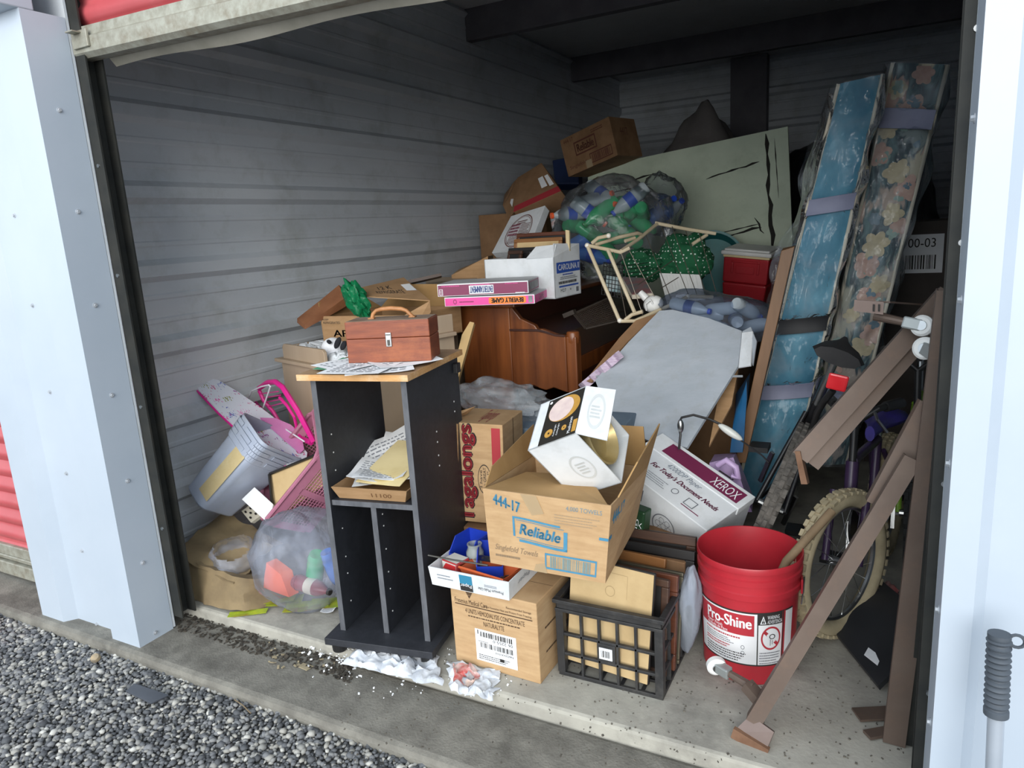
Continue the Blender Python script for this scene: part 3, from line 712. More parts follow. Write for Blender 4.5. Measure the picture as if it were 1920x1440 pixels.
# flaps: right one stands up, front one is folded in and torn, left one leans out, back one stands
MB().slab((TFR + V(.0, .06, 0), TBR, V(-.605, 2.05, .715), V(-.585, 1.77, .685)), .004).build('flap', CARDIN, tw)
MB().poly3([TFL + V(.004, .006, 0), TFR + V(-.01, .006, -.004), V(-.72, 1.80, .585), V(-.9, 1.90, .575), V(-.975, 1.86, .585)], .004).build('flap', CARDIN, tw)
MB().slab((TFL + V(0, .01, 0), TBL, V(-1.065, 2.1, .665), V(-1.03, 1.74, .635))[::-1], .004).build('flap', CARDIN, tw)
MB().slab((TBL, TBR, V(-.67, 2.09, .69), V(-1.03, 2.10, .68))[::-1], .004).build('flap', CARDIN, tw)
tf = quad(BFL, BFR, TFR, TFL)
BLU = M('blue_ink', '#3f7f9f', '#4c8aa8', rough=.75, scale=40)
GRY = M('greybrown_ink', '#84715a', rough=.8)
def wob(u, v): return u, v + .022 * math.cos((u - .24) * 7.5)
for bx in ((.235, .41, .252, .655), (.655, .35, .685, .60)): patch(tf, bx, BLU, tw, warp=wob)
patch(tf, (.235, .645, .625, .672), BLU, tw, n=16, warp=wob); patch(tf, (.285, .345, .685, .378), BLU, tw, n=16, warp=wob)
for bx in ((.262, .625, .655, .632), (.262, .392, .655, .399)): patch(tf, bx, BLU, tw, n=16, warp=wob)
text(tf, 'Reliable', (.29, .45, .62, .585), BLU, tw, shear=.06, warp=wob, bold=.004)
text(tf, 'Singlefold Towels', (.055, .19, .43, .29), GRY, tw, shear=.05, warp=lambda u, v: (u, v - .04 * u)); smalltext(tf, (.06, .12, .35, .17), 1, GRY, tw)
text(tf, '4,000 TOWELS', (.67, .855, .94, .92), M('steel_blue_ink', '#6f8791', rough=.8), tw); smalltext(tf, (.58, .68, .93, .82), 4, M('faint_ink', '#a18c70', rough=.8), tw, 5, .35)
outline(tf, (.50, .06, .925, .27), .012, .025, BLU, tw); barcode(tf, (.545, .09, .88, .235), M('barcode_blue', '#6c8a90', rough=.8), tw, 26, 9)
text(tf, '444-17', (.08, .82, .30, .96), BLU, tw, shear=.02, warp=lambda u, v: (u, v - .35 * (u - .08)), bold=.003)
rf = quad(BFR, BBR, TBR, TFR); text(rf, '444-17', (.06, .72, .36, .88), BLU, tw, bold=.005); stripes(rf, [(-.0, .55, .07, .60)], BLU, tw)
stripes(tf, [(.93, .55, 1.0, .585)], BLU, tw)
TAPE = glassy('packing_tape', '#d9c7a4', .15, .55)
upoly(quad(BFL, BFR, TFR, TFL, .0018), [(.40, 0), (.52, 0), (.50, .13), (.42, .10)], TAPE, tw, 'tape_strip'); upoly(quad(BFL, BFR, TFR, TFL, .0018), [(.31, 1), (.44, 1), (.50, .78), (.40, .74)], TAPE, tw, 'tape_strip')

# ---- white light-fixture box tipped into it
LC, LD, LR = (-.781, 1.837, .704), (.168, .225, .186), (-56.9, -23.5, -4.3)
LP = boxpts(LC, LD, LR)
lx = thing('light_fixture_box', 'white light fixture box with black photo panel, tipped into the towel carton', 'box', base(LP))
for nm, ids in (('front_wall', (0, 1, 5, 4)), ('back_wall', (2, 3, 7, 6)), ('left_wall', (3, 0, 4, 7)), ('top_wall', (4, 5, 6, 7)), ('bottom_wall', (3, 2, 1, 0))):
    MB().slab([LP[i] for i in ids], .003).build(nm, WHITEC, lx)
lf = quad(LP[0], LP[1], LP[5], LP[4])
BLKP = M('black_print', '#26241f', rough=.5)
patch(lf, (.22, .0, .99, .97), BLKP, lx); lf2 = quad(LP[0], LP[1], LP[5], LP[4], .002); lf3 = quad(LP[0], LP[1], LP[5], LP[4], .0028)
GOLD = M('brass_print', '#c79a4c', '#b0823a', rough=.4, scale=30); PEARL = M('pearl_print', '#e8d6cc', '#cfb9b8', rough=.4, scale=14)
ring(lf2, .62, .66, .33, .27, .999, GOLD, lx, 36); ring(lf3, .56, .66, .26, .25, .999, PEARL, lx, 36)
ring(lf2, .40, .2, .085, .085, .75, GOLD, lx, 24); ring(lf2, .72, .21, .05, .055, .75, GOLD, lx, 24); patch(lf2, (.9, .05, .985, .30), GOLD, lx); ring(lf2, .28, .9, .03, .03, .99, PAPER, lx, 16)
for b_ in ((.5, .1, .54, .34), (.57, .1, .61, .34)): text(lf2, 'Ceiling light', b_, PAPER, lx, 90)
text(lf2, 'Mushroom', (.81, .05, .87, .38), PAPER, lx, 90)
# its open flap and the fixture's round pan inside
fl0, fl1 = LP[1], LP[5]
out = unit(np.cross(LP[5] - LP[1], LP[0] - LP[1])); xdir = unit(LP[1] - LP[0])
F3 = [LP[1] + xdir * .0, LP[5], LP[5] + xdir * .10 - V(0, 0, .045), LP[1] + xdir * .10 - V(0, 0, .05)]
fq = MB().slab([F3[0], F3[3], F3[2], F3[1]], .003).build('flap', WHITEC, lx)
EMB = M('faint_stamp', '#c0c4c4', '#cdd0cf', rough=.8)
ring(quad(F3[0], F3[3], F3[2], F3[1], .0015), .5, .5, .28, .36, .18, EMB, fq, 28); smalltext(quad(F3[0], F3[3], F3[2], F3[1], .0015), (.32, .36, .68, .64), 4, EMB, fq, 3)
bf = quad(LP[3], LP[2], LP[1], LP[0]); ring(bf, .62, .45, .2, .22, .14, EMB, lx, 28); smalltext(bf, (.52, .34, .72, .56), 4, EMB, lx, 5)
sd = quad(LP[1], LP[2], LP[6], LP[5], -.03)
pan = MB(); cpan = sd(.55, .5); nn = unit(sd(.6, .5) * 0 + np.cross(LP[2] - LP[1], LP[5] - LP[1]))
Rp = np.stack([unit(LP[2] - LP[1]), unit(np.cross(nn, LP[2] - LP[1])), nn], 1)
pan.lathe([(.001, -.04), (.05, -.04), (.078, -.01), (.08, .02), (.075, .022), (.06, -.01), (.001, -.012)], 28, cpan, Rp, cap=False); pan.build('fixture_pan', M('gold_pan', '#c8b78a', '#a8935f', rough=.3, metal=.4), lx, smooth=True)
# ================================================================== milk crate and framed pictures
CRT = M('crate_plastic', '#262627', '#303031', rough=.5, scale=25, dirt='#5a5752', damount=.5, dscale=14)
cr = thing('milk_crate', 'black plastic milk crate full of picture frames, on the slab', 'crate', (-.675, 1.907, 0))
cx0, cx1, cy0, cy1, cz = -.160, .160, -.178, .178, .252
def cb(name, a, b, bev=.0015): return MB().span(a, b).build(name, CRT, cr, local=True, bevel=bev)
for nm, z0, z1, g in (('rim', cz - .012, cz, .008), ('rim_lip', cz - .040, cz - .030, .003), ('base_frame', .0, .012, .0)):
    cb(nm, (cx0 - g, cy0 - g, z0), (cx1 + g, cy0 + .010, z1)); cb(nm, (cx0 - g, cy1 - .010, z0), (cx1 + g, cy1 + g, z1)); cb(nm, (cx0 - g, cy0 + .010, z0), (cx0 + .010, cy1 - .010, z1)); cb(nm, (cx1 - .010, cy0 + .010, z0), (cx1 + g, cy1 - .010, z1))
cb('rim_wall', (cx0, cy0, cz - .030), (cx1, cy0 + .004, cz - .012)); cb('rim_wall', (cx1 - .004, cy0, cz - .030), (cx1, cy1, cz - .012)); cb('rim_wall', (cx0, cy0, cz - .030), (cx0 + .004, cy1, cz - .012)); cb('rim_wall', (cx0, cy1 - .004, cz - .030), (cx1, cy1, cz - .012))
for sx in (cx0, cx1):
    for sy in (cy0, cy1): cb('corner_post', (sx - .002 if sx < 0 else sx - .022, sy - .002 if sy < 0 else sy - .022, .012), (sx + .022 if sx < 0 else sx + .002, sy + .022 if sy < 0 else sy + .002, cz - .030))
for k in range(1, 5):
    x = cx0 + .022 + (cx1 - cx0 - .044) * k / 5
    for y, s in ((cy0, 1), (cy1, -1)): cb('slat', (x - .004, min(y, y + s * .014), .012), (x + .004, max(y, y + s * .014), cz - .030))
    y = cy0 + .022 + (cy1 - cy0 - .044) * k / 5
    for x, s in ((cx0, 1), (cx1, -1)): cb('slat', (min(x, x + s * .014), y - .004, .012), (max(x, x + s * .014), y + .004, cz - .030))
for z in (.07, .135, .185):
    if z == .185: continue
    z1 = z + .009
    for y, s in ((cy0, 1), (cy1, -1)): cb('cross_bar', (cx0 + .02, min(y, y + s * .012), z), (cx1 - .02, max(y, y + s * .012), z1))
    for x, s in ((cx0, 1), (cx1, -1)): cb('cross_bar', (min(x, x + s * .012), cy0 + .02, z), (max(x, x + s * .012), cy1 - .02, z1))
for k in range(1, 5):
    y = cy0 + (cy1 - cy0) * k / 5; cb('floor_slat', (cx0 + .01, y - .005, .002), (cx1 - .01, y + .005, .010))
    x = cx0 + (cx1 - cx0) * k / 5; cb('floor_slat', (x - .005, cy0 + .01, .003), (x + .005, cy1 - .01, .0095))
cl = cb('label_plate', (-.034, cy0 - .001, .078), (.022, cy0 + .003, .135)); lab = MB().span((-.027, cy0 - .0025, .088), (.013, cy0 - .001, .124)).build('barcode_label', PAPER, cr, local=True)
W3 = lambda x, y, z: V(-.675 + x, 1.907 + y, z)
barcode(quad(W3(-.027, cy0 - .0025, .088), W3(.013, cy0 - .0025, .088), W3(.013, cy0 - .0025, .124), W3(-.027, cy0 - .0025, .124)), (.15, .2, .85, .8), INK, lab, 12, 4)

def frame(name, label, cat, c, w, h, t, lean, yaw, mat, inner, border=.03, group=None, roll=0, hang=False):
    """picture frame standing on its lower edge, leaning back by lean degrees"""
    o = thing(name, label, cat, c, (-lean, roll, yaw), group)
    for a, b in (((-w / 2, 0, 0), (w / 2, t, border)), ((-w / 2, 0, h - border), (w / 2, t, h)), ((-w / 2, 0, border), (-w / 2 + border, t, h - border)), ((w / 2 - border, 0, border), (w / 2, t, h - border))): MB().span(a, b).build('frame_rail', mat, o, local=True, bevel=.003)
    MB().span((-w / 2 + border, t * .3, border), (w / 2 - border, t * .6, h - border)).build('picture_panel', inner, o, local=True)
    return o
FRD = M('dark_brown_frame', '#4a3326', '#3a271d', rough=.45, scale=6, stretch=(1, 1, 8)); FRR = M('reddish_frame', '#5f3523', '#4d2a1b', rough=.4, scale=6, stretch=(1, 1, 8)); FRB = M('black_frame', '#1d1c1c', '#272525', rough=.4); FRO = M('oak_frame', '#8f6238', '#7a502b', rough=.45, scale=5, stretch=(1, 8, 8))
BACKB = M('tan_backing_board', '#c4ab80', '#b49a6f', rough=.8, scale=5, dirt='#9a8058', damount=.3)
# tan backing board of the frontmost frame
pb = thing('framed_picture', 'tan backing board of the front picture frame in the milk crate', 'picture frame', (-.69, 1.752, .03), (-6, 2.5, -3))
MB().span((-.133, 0, 0), (.128, .012, .335)).build('frame_edge', FRB, pb, local=True, bevel=.002)
MB().span((-.130, -.003, .003), (.125, 0, .332)).build('backing_board', BACKB, pb, local=True, bevel=.001)
R_ = ROOTM[pb.name]; fB = lambda u, v: np.array(R_ @ Vector((-.13 + .255 * u, -.0036, .003 + .329 * v)))
SCR = M('scored_line', '#a08a62', rough=.8)
stripes(fB, [(.35, .93, .70, .934), (.70, .72, .704, .93), (.2, .55, .6, .553)], SCR, pb, 'scored_line'); ring(fB, .5, .76, .06, .05, .12, SCR, pb, 24)
frame('framed_picture', 'thin dark brown picture frame right behind the tan backing board', 'picture frame', (-.655, 1.797, .03), .26, .29, .016, 8, -4, FRD, FRB, .022)
frame('framed_picture', 'reddish brown frame with brass plate, third in the milk crate', 'picture frame', (-.645, 1.835, .03), .27, .285, .018, 9, -2, FRR, FRD, .05)
br = MB().box((-.545, 1.845, .225), (.04, .004, .045), (0, 0, 0)); tag(br.build('small_photo', M('brass', '#b79a5e', rough=.3, metal=.8), bevel=.001), 'small brass edged photo tucked beside the reddish frame in the crate', 'photo')
frame('framed_picture', 'black picture frame with grey metal edge in the middle of the crate', 'picture frame', (-.64, 1.875, .03), .265, .275, .014, 11, -3, M('olive_metal', '#5b5648', rough=.4, metal=.5), FRB, .012)
frame('framed_picture', 'tan wooden frame leaning behind the grey edged frame', 'picture frame', (-.70, 1.915, .03), .25, .29, .016, 12, -5, FRO, CARDD, .03)
frame('framed_picture', 'large black framed picture leaning at the back of the crate', 'picture frame', (-.635, 1.965, .03), .275, .30, .018, 12, -2, FRB, M('black_picture', '#161617', '#1d1d1f', rough=.25), .03)
frame('framed_picture', 'brown edged black frame standing rearmost in the milk crate', 'picture frame', (-.635, 2.01, .03), .265, .325, .02, 10, 0, FRD, FRB, .03)

# white plastic bag squeezed between crate and bucket
FILMW = film('white_bag_film', '#eef2fb', '#c9d2e0', .35, .7, .25)
def crumple(c, r, amp, seed, R=None, sharp=2.2, nu=44, nv=28): 
    return MB().blob(c, r, R, nu, nv, lambda d: 1 + amp * nz(d, sharp, seed) + amp * .5 * nz(d, sharp * 2.3, seed + 3))
tag(crumple((-.492, 1.94, .175), (.035, .05, .15), .14, 4, rotm(8, 4, 10), 1.4).build('plastic_bag', FILMW, smooth=True), 'limp bluish white plastic bag hanging between milk crate and red bucket', 'bag')

# ================================================================== red bucket
REDP = M('red_plastic', '#b52b36', '#a52631', rough=.38, scale=6, dirt='#86353a', damount=.3)
bk = thing('bucket', 'red plastic floor finish bucket standing open on the concrete', 'bucket', (-.335, 2.02, 0))
bp_ = [(.001, .0), (.126, .0), (.130, .004), (.139, .262), (.1395, .268), (.146, .270), (.1465, .288), (.1425, .291), (.1425, .312), (.148, .314), (.1485, .330), (.1435, .333), (.1440, .350), (.1495, .352), (.150, .366), (.1485, .370), (.146, .369), (.1435, .350), (.138, .30), (.126, .008), (.001, .007)]
MB().lathe(bp_, 72, cap=False).build('pail', REDP, bk, local=True, smooth=True, auto=.6)
MB().tube([(.147, .02, .285), (.150, .03, .285), (.152, -.01, .268), (.15, -.04, .235)], .0022, 8).build('bail_handle', STEEL, bk, local=True, smooth=True)
MB().box((.1475, -.012, .283), (.006, .036, .045), (0, 0, 8)).build('handle_lug', REDP, bk, local=True, bevel=.003)
def bface(a0, a1, z0, z1, off):
    def f(u, v):
        a = math.radians(a0 + u * (a1 - a0)); z = z0 + v * (z1 - z0); r = .130 + (.139 - .130) * (z - .004) / .258 + off
        return V(-.335 + r * math.cos(a), 2.02 + r * math.sin(a), z)
    return f
# camera looks from azimuth -79 deg; label runs from the left flank to the right flank
A0, A1 = -152, -22
wrapf = bface(A0, A1, .066, .232, .0006)
lbk = patch(wrapf, (0, 0, 1, 1), M('bucket_label', '#e9e9ea', '#dedfe1', rough=.35), bk, 'wrap_label', n=40)
f2 = bface(A0, A1, .066, .232, .0011); f3 = bface(A0, A1, .066, .232, .0016)
patch(f2, (0, .985, 1, 1.015), INK, lbk, n=40, name='label_border'); patch(f2, (0, -.015, 1, .012), INK, lbk, n=40, name='label_border')
patch(f2, (.012, .56, .60, .955), M('label_red', '#b0323c', rough=.4), lbk, n=24); patch(f2, (.625, 0, .635, 1), INK, lbk, 'label_rule'); patch(f2, (.635, .78, .87, 1), INK, lbk, n=10); patch(f2, (.87, 0, .882, 1), INK, lbk, 'label_rule'); patch(f2, (.865, 0, .9, 1), REDP, lbk, n=2)
text(f3, 'Pro-Shine', (.13, .70, .575, .90), PAPER, lbk, bold=.004); text(f3, 'Floor Finish', (.13, .635, .31, .69), PAPER, lbk); text(f3, 'Acabado de Pisos', (.13, .575, .36, .63), PAPER, lbk)
text(f3, 'WARNING', (.715, .885, .83, .955), PAPER, lbk); text(f3, 'ADVERTENCIA', (.715, .80, .86, .87), PAPER, lbk)
tri = [(.65, .80), (.705, .80), (.6775, .955)]; upoly(f3, tri, PAPER, lbk, 'warning_triangle'); f4 = bface(A0, A1, .066, .232, .0021); upoly(f4, [(.661, .815), (.694, .815), (.6775, .92)], INK, lbk, 'warning_triangle'); stripes(bface(A0, A1, .066, .232, .0026), [(.675, .85, .68, .89), (.675, .828, .68, .838)], PAPER, lbk, 'warning_mark')
ring(f2, .755, .52, .095, .225, .16, M('label_red', '#b0323c', rough=.4), lbk, 36); upoly(f3, [(.685, .62), (.70, .67), (.825, .42), (.81, .37)], M('label_red', '#b0323c', rough=.4), lbk, 'prohibition_bar'); ring(f2, .765, .55, .03, .05, .3, INK, lbk, 20); stripes(f2, [(.745, .38, .75, .5), (.765, .40, .77, .48)], INK, lbk)
RINK = M('red_fine_ink', '#b5404a', rough=.6); GINK = M('grey_fine_ink', '#6d7078', rough=.6)
smalltext(f2, (.10, .485, .5, .53), 1, RINK, lbk, 3, .6); smalltext(f2, (.10, .36, .44, .47), 3, GINK, lbk, 4, .4); smalltext(f2, (.10, .26, .4, .35), 2, RINK, lbk, 5, .5); smalltext(f2, (.10, .05, .55, .24), 4, INK, lbk, 6, .4); smalltext(f2, (.65, .03, .86, .28), 5, GINK, lbk, 7, .4)
ring(f2, .5, .33, .017, .04, .25, GINK, lbk, 16); ring(f2, .5, .22, .017, .04, .25, GINK, lbk, 16)
STICK = M('weathered_stick', '#8d775c', '#75624a', rough=.8, scale=8, stretch=(1, 1, .2), dirt='#b3a184', damount=.5)
tag(MB().tube([V(-.345, 2.02, .03), at(1475, 1052, 2.03), at(1560, 958, 2.16)], .0125, 14).build('wooden_stick', STICK, smooth=True), 'weathered wooden tool handle leaning out of the red bucket', 'stick')

# ================================================================== xerox paper carton
XP = boxpts((-.644, 2.356, .329), (.405, .255, .254), (10.2, 22.4, -20.8))
xe = carton('paper_carton', 'white copier paper carton with maroon band, tilted behind the red bucket', XP, WHITEC)
xt = faces_of(XP)['top']; MAR = M('maroon_print', '#6f2347', '#7a2a4f', rough=.55)
LIDM = M('white_lid_card', '#e3e6e8', '#d6dadd', rough=.7, dirt='#b2b3ae', damount=.4)
# the lid wraps the back third of the upward side
R = rotm(10.2, 22.4, -20.8); c0 = V(-.644, 2.356, .329)
MB().hexa([c0 + R @ V(x, y, z) for x, y, z in ((-.205, .035, .10), (.207, .035, .10), (.207, .131, .10), (-.205, .131, .10), (-.205, .035, .1305), (.207, .035, .1305), (.207, .131, .1305), (-.205, .131, .1305))]).build('lid_edge', LIDM, xe, bevel=.002)
xl = quad(*[c0 + R @ V(x, y, .1305) for x, y in ((-.205, .035), (.207, .035), (.207, .131), (-.205, .131))])
patch(xl, (.16, .14, .95, .82), MAR, xe); text(quad(*[c0 + R @ V(x, y, .1312) for x, y in ((-.205, .035), (.207, .035), (.207, .131), (-.205, .131))], off=.0012), 'XEROX', (.66, .24, .92, .70), PAPER, xe)
text(xt, '4200DP Paper', (.30, .48, .66, .60), M('grey_blue_ink', '#7a8391', rough=.7), xe, shear=.05); text(xt, "For Today's Document Needs", (.20, .335, .90, .45), MAR, xe, shear=.03, bold=.002)
smalltext(xt, (.25, .12, .5, .27), 4, M('grey_print', '#8b8f96', rough=.8), xe, 4, .4); ring(xt, .56, .22, .032, .055, .2, GINK, xe, 20); stripes(xt, [(.68, .1, .86, .115)], MAR, xe); outline(xt, (.68, .14, .78, .28), .008, .012, GINK, xe)
xf = faces_of(XP)['front']; ring(xf, .62, .55, .12, .19, .08, GINK, xe, 36)
for k in range(7):
    a = k * 1.047; ring(xf, .62 + (.06 * math.cos(a) if k < 6 else 0), .55 + (.095 * math.sin(a) if k < 6 else 0), .03, .05, .15, GINK, xe, 6)
stripes(xf, [(.28, .72, .30, .9), (.34, .68, .355, .88)], GINK, xe)
# green grocery sack beside it
gs = thing('grocery_package', 'dark green grocery package with white lettering behind the towel carton', 'package', (-.69, 2.11, .29))
GP = boxpts(at(1196, 990, 2.10), (.062, .05, .15), (0, 8, -12)); MB().hexa(GP).build('pack', M('dark_green_print', '#1f3a25', '#27472d', rough=.35), gs, bevel=.006)
gf = faces_of(GP)['front']; patch(gf, (.02, .1, .38, .7), M('bright_green_print', '#5fae3c', rough=.4), gs); text(gf, 'Great', (.55, .2, .72, .8), PAPER, gs, 270); text(gf, 'Value', (.76, .2, .9, .75), PAPER, gs, 270)
tag(MB().box((-.66, 2.13, .17), (.3, .22, .24), (0, 0, -6)).build('support_carton', CARDD, bevel=.003), 'plain brown carton wedged behind the milk crate under the green package', 'box')

# ================================================================== cookie carton behind the towel carton
TP = boxpts((-1.272, 2.125, .492), (.206, .222, .362), (-1.5, 1.4, 8.9))
tg = carton('cookie_carton', 'tan carton with large red vertical lettering, standing on end beside the cabinet', TP, CARDL)
tf_ = faces_of(TP); REDI = M('red_ink', '#a52f38', rough=.65)
MB().slab([TP[4] + V(-.01, -.004, .006), TP[0] + V(-.004, -.02, -.005), TP[0] + V(.05, -.032, -.01), TP[4] + V(.055, -.012, .0)][::-1], .004).build('flap', CARD, tg)
text(tf_['front'], "Tagalongs", (.20, .0, .52, .985), INK, tg, 90, bold=.016); text(quad(TP[0], TP[1], TP[5], TP[4], .0024), "Tagalongs", (.21, .005, .505, .98), REDI, tg, 90, bold=.007)
patch(tf_['front'], (.80, .25, .955, .965), REDI, tg); text(quad(TP[0], TP[1], TP[5], TP[4], .0022), 'PATTIES', (.83, .30, .925, .62), INK, tg, 90, bold=.003)
ring(tf_['front'], .65, .45, .12, .15, .07, INK, tg, 28)
for b_, s in (((.56, .34, .61, .54), '"I have'), ((.63, .33, .68, .57), 'two GREAT'), ((.70, .34, .75, .53), 'flavors!"')): text(tf_['front'], s, b_, INK, tg, 90)
text(tf_['right'], 'END', (.12, .30, .30, .62), INK, tg, 90, bold=.008); stripes(tf_['right'], [(.48, 0, .50, 1)], M('seam_shadow', '#3d3024', rough=.9), tg, 'flap_seam')
text(tf_['top'], "Tagalongs", (.45, .1, .7, .9), M('faded_red_ink', '#95494a', rough=.8), tg, 0)
MB().slab([TP[4] + V(.0, .02, .002), TP[4] + V(.02, .10, .002), TP[4] + V(.05, .12, .03), TP[4] + V(-.005, .03, .02)], .003).build('flap', CARD, tg)
tag(MB().box((-1.25, 2.11, .152), (.27, .24, .30), (0, 0, 6)).build('lower_carton', CARDD, bevel=.003), 'dark brown carton on the floor supporting the red lettered carton', 'box')
tag(crumple(at(940, 752, 2.42), (.19, .13, .075), .35, 9, rotm(0, 8, 10)).build('clear_sheeting', film('clear_sheeting', '#ffffff', '#b9c0c6', .22, .6, .12, 9), smooth=True), 'crumpled clear plastic sheeting below the piano arm behind the red lettered carton', 'plastic sheet')
tag(MB().box((-1.10, 2.44, .30), (.5, .3, .58), (0, 0, 4)).build('buried_carton', M('blue_grey_carton', '#6d7f8f', '#5e7080', rough=.7), bevel=.004), 'bluish carton buried under the clear plastic sheeting', 'box')
# ================================================================== left corner heap
# ---- crushed carton on the floor
def lump(pts, n, amp, seed, name, mat, parent=None, smooth=True):
    """hexahedron whose faces are gridded and crumpled by smooth noise"""
    mb = MB(); seen = {}
    p = [np.asarray(q, float) for q in pts]
    tri = lambda x, y, z: sum(p[i] * ((x if SGN[i][0] > 0 else 1 - x) * (y if SGN[i][1] > 0 else 1 - y) * (z if SGN[i][2] > 0 else 1 - z)) for i in range(8))
    vs = []; fs = []
    def vid(x, y, z):
        k = (round(x, 4), round(y, 4), round(z, 4))
        if k not in seen:
            q = tri(x, y, z); d = V(nz(q, 7, seed), nz(q, 7, seed + 5), nz(q, 7, seed + 9)) * amp + V(nz(q, 19, seed), nz(q, 19, seed + 5), nz(q, 19, seed + 9)) * amp * .35
            if q[2] + d[2] < pts_min: d[2] = pts_min - q[2]
            seen[k] = len(vs); vs.append(q + d)
        return seen[k]
    pts_min = min(q[2] for q in p)
    g = [i / n for i in range(n + 1)]
    for a in range(n):
        for b in range(n):
            for f in (0.0, 1.0):
                fs.append((vid(g[a], g[b], f), vid(g[a + 1], g[b], f), vid(g[a + 1], g[b + 1], f), vid(g[a], g[b + 1], f)))
                fs.append((vid(g[a], f, g[b]), vid(g[a + 1], f, g[b]), vid(g[a + 1], f, g[b + 1]), vid(g[a], f, g[b + 1])))
                fs.append((vid(f, g[a], g[b]), vid(f, g[a + 1], g[b]), vid(f, g[a + 1], g[b + 1]), vid(f, g[a], g[b + 1])))
    mb.add(vs, fs); return mb.build(name, mat, parent, smooth=smooth, auto=.9)
ck = thing('crushed_carton', 'dirty crushed cardboard carton slumped against the left wall', 'box', (-2.25, 1.8, 0))
lump([(-2.44, 1.605, .002), (-2.05, 1.605, .002), (-1.94, 1.80, .002), (-2.55, 2.02, .002), (-2.47, 1.66, .15), (-2.08, 1.64, .125), (-1.97, 1.80, .05), (-2.53, 2.0, .17)], 12, .026, 3, 'body', CARDG, ck)
MB().sheet(lambda u, v: V(-2.47, 1.645, .155) * (1 - u) * (1 - v) + V(-2.10, 1.625, .118) * u * (1 - v) + V(-2.12, 1.9, .155) * u * v + V(-2.52, 1.96, .19) * (1 - u) * v + V(0, 0, .03 * nz((u * 3, v * 3, 1), 1.5, 2) + .008 * nz((u * 9, v * 9, 1), 1.5, 5)), 12, 10, .004).build('top_flap', CARDG, ck, smooth=True)

# ---- bags in the corner
BAGF = film('grocery_bag_film', '#f6f8ff', '#c7cede', .17, .45, .2, 6)
def bagshape(c, r, seed, amp=.16, R=None, open_dir=None, cut=.72, nu=52, nv=34):
    fn = lambda d: 1 + amp * nz(d, 1.6, seed) + amp * .55 * abs(nz(d, 4.5, seed + 4)) + amp * .25 * nz(d, 9, seed + 8)
    mb = MB().blob(c, r, R, nu, nv, fn)
    if open_dir is not None:
        od = unit(open_dir); cc = V(*c); keep = []
        for f in mb.f:
            m = sum(V(*mb.v[i]) for i in f) / len(f) - cc; m = m / V(*r)
            if unit(m) @ od < cut: keep.append(f)
        mb.f = keep
    return mb
o1 = bagshape(at(440, 1042, 1.72), (.085, .08, .075), 2, .2, open_dir=(.25, -.35, .9), cut=.62).build('open_bag', BAGF, smooth=True); tag(o1, 'small open white plastic bag lying on the crushed carton', 'bag')
o2 = bagshape(V(-1.90, 1.79, .165), (.20, .17, .185), 6, .13, rotm(0, 4, 12)).build('bottle_bag', BAGF, smooth=True); tag(o2, 'big translucent plastic bag of bottles and wrappers left of the black cabinet', 'bag')
def bottle(label, p, d, r, L, mat, capm, labm=None, group=None, name='plastic_bottle'):
    """ribbed plastic drink bottle with neck, cap and paper band; p base, d axis"""
    d = unit(d); a = np.cross(d, (0, 0, 1)); a = unit(a) if np.linalg.norm(a) > 1e-3 else V(1, 0, 0); R = np.stack([a, np.cross(d, a), d], 1)
    t = thing(name, label, 'bottle', p, group=group)
    prof = [(.001, .004 * 1), (r * .8, 0), (r, .02), (r * .93, L * .12), (r, L * .22), (r * .95, L * .30), (r, L * .36), (r, L * .60), (r * .9, L * .70), (r * .55, L * .84), (r * .36, L * .90), (r * .36, L * .97)]
    MB().lathe(prof, 18, p, R).build('bottle_body', mat, t, smooth=True, auto=1.2)
    MB().lathe([(r * .43, L * .935), (r * .43, L * .99), (r * .38, L)], 14, p, R).build('bottle_cap', capm, t, smooth=True)
    if labm: MB().lathe([(r * 1.012, L * .37), (r * 1.012, L * .59)], 18, p, R, cap=False).build('paper_band', labm, t, smooth=True)
    return t
GRNG = glassy('green_bottle', '#3fb878', .15, .25); CLRG = glassy('clear_bottle', '#dfe9ee', .12, .5); BLUG = glassy('blue_bottle', '#5b8fe0', .15, .3)
BLUC = M('blue_cap', '#2b51c4', rough=.35); ORC = M('orange_plastic', '#ef6a3a', '#e65b2c', rough=.4); REDC = M('red_cap', '#c92a2a', rough=.4); GRC = M('green_cap', '#1f8a4a', rough=.4)
gb = 'bottles in the corner bag'
bottle('green ribbed bottle inside the bag beside the black cabinet', V(-1.80, 1.76, .215), (-.06, .02, -.16), .032, .2, GRNG, GRC, None, gb)
bottle('blue bottle at the right edge of the corner bag', V(-1.77, 1.78, .22), (.02, .05, -.2), .03, .18, BLUG, BLUC, None, gb)
tag(lump([(-2.02, 1.70, .07), (-1.91, 1.70, .05), (-1.90, 1.74, .05), (-2.01, 1.74, .07), (-2.01, 1.71, .17), (-1.94, 1.705, .13), (-1.93, 1.75, .13), (-2.00, 1.75, .17)], 5, .01, 5, 'snack_wrapper', ORC), 'bright orange snack wrapper showing through the corner bag', 'wrapper')
cn = bottle('dark red drink bottle with white lettering in the corner bag', V(-1.90, 1.735, .10), (.16, .0, -.01), .03, .17, M('dark_red_drink', '#8d3b41', rough=.3), INK, M('cream_band', '#d8cdb6', rough=.6), gb)
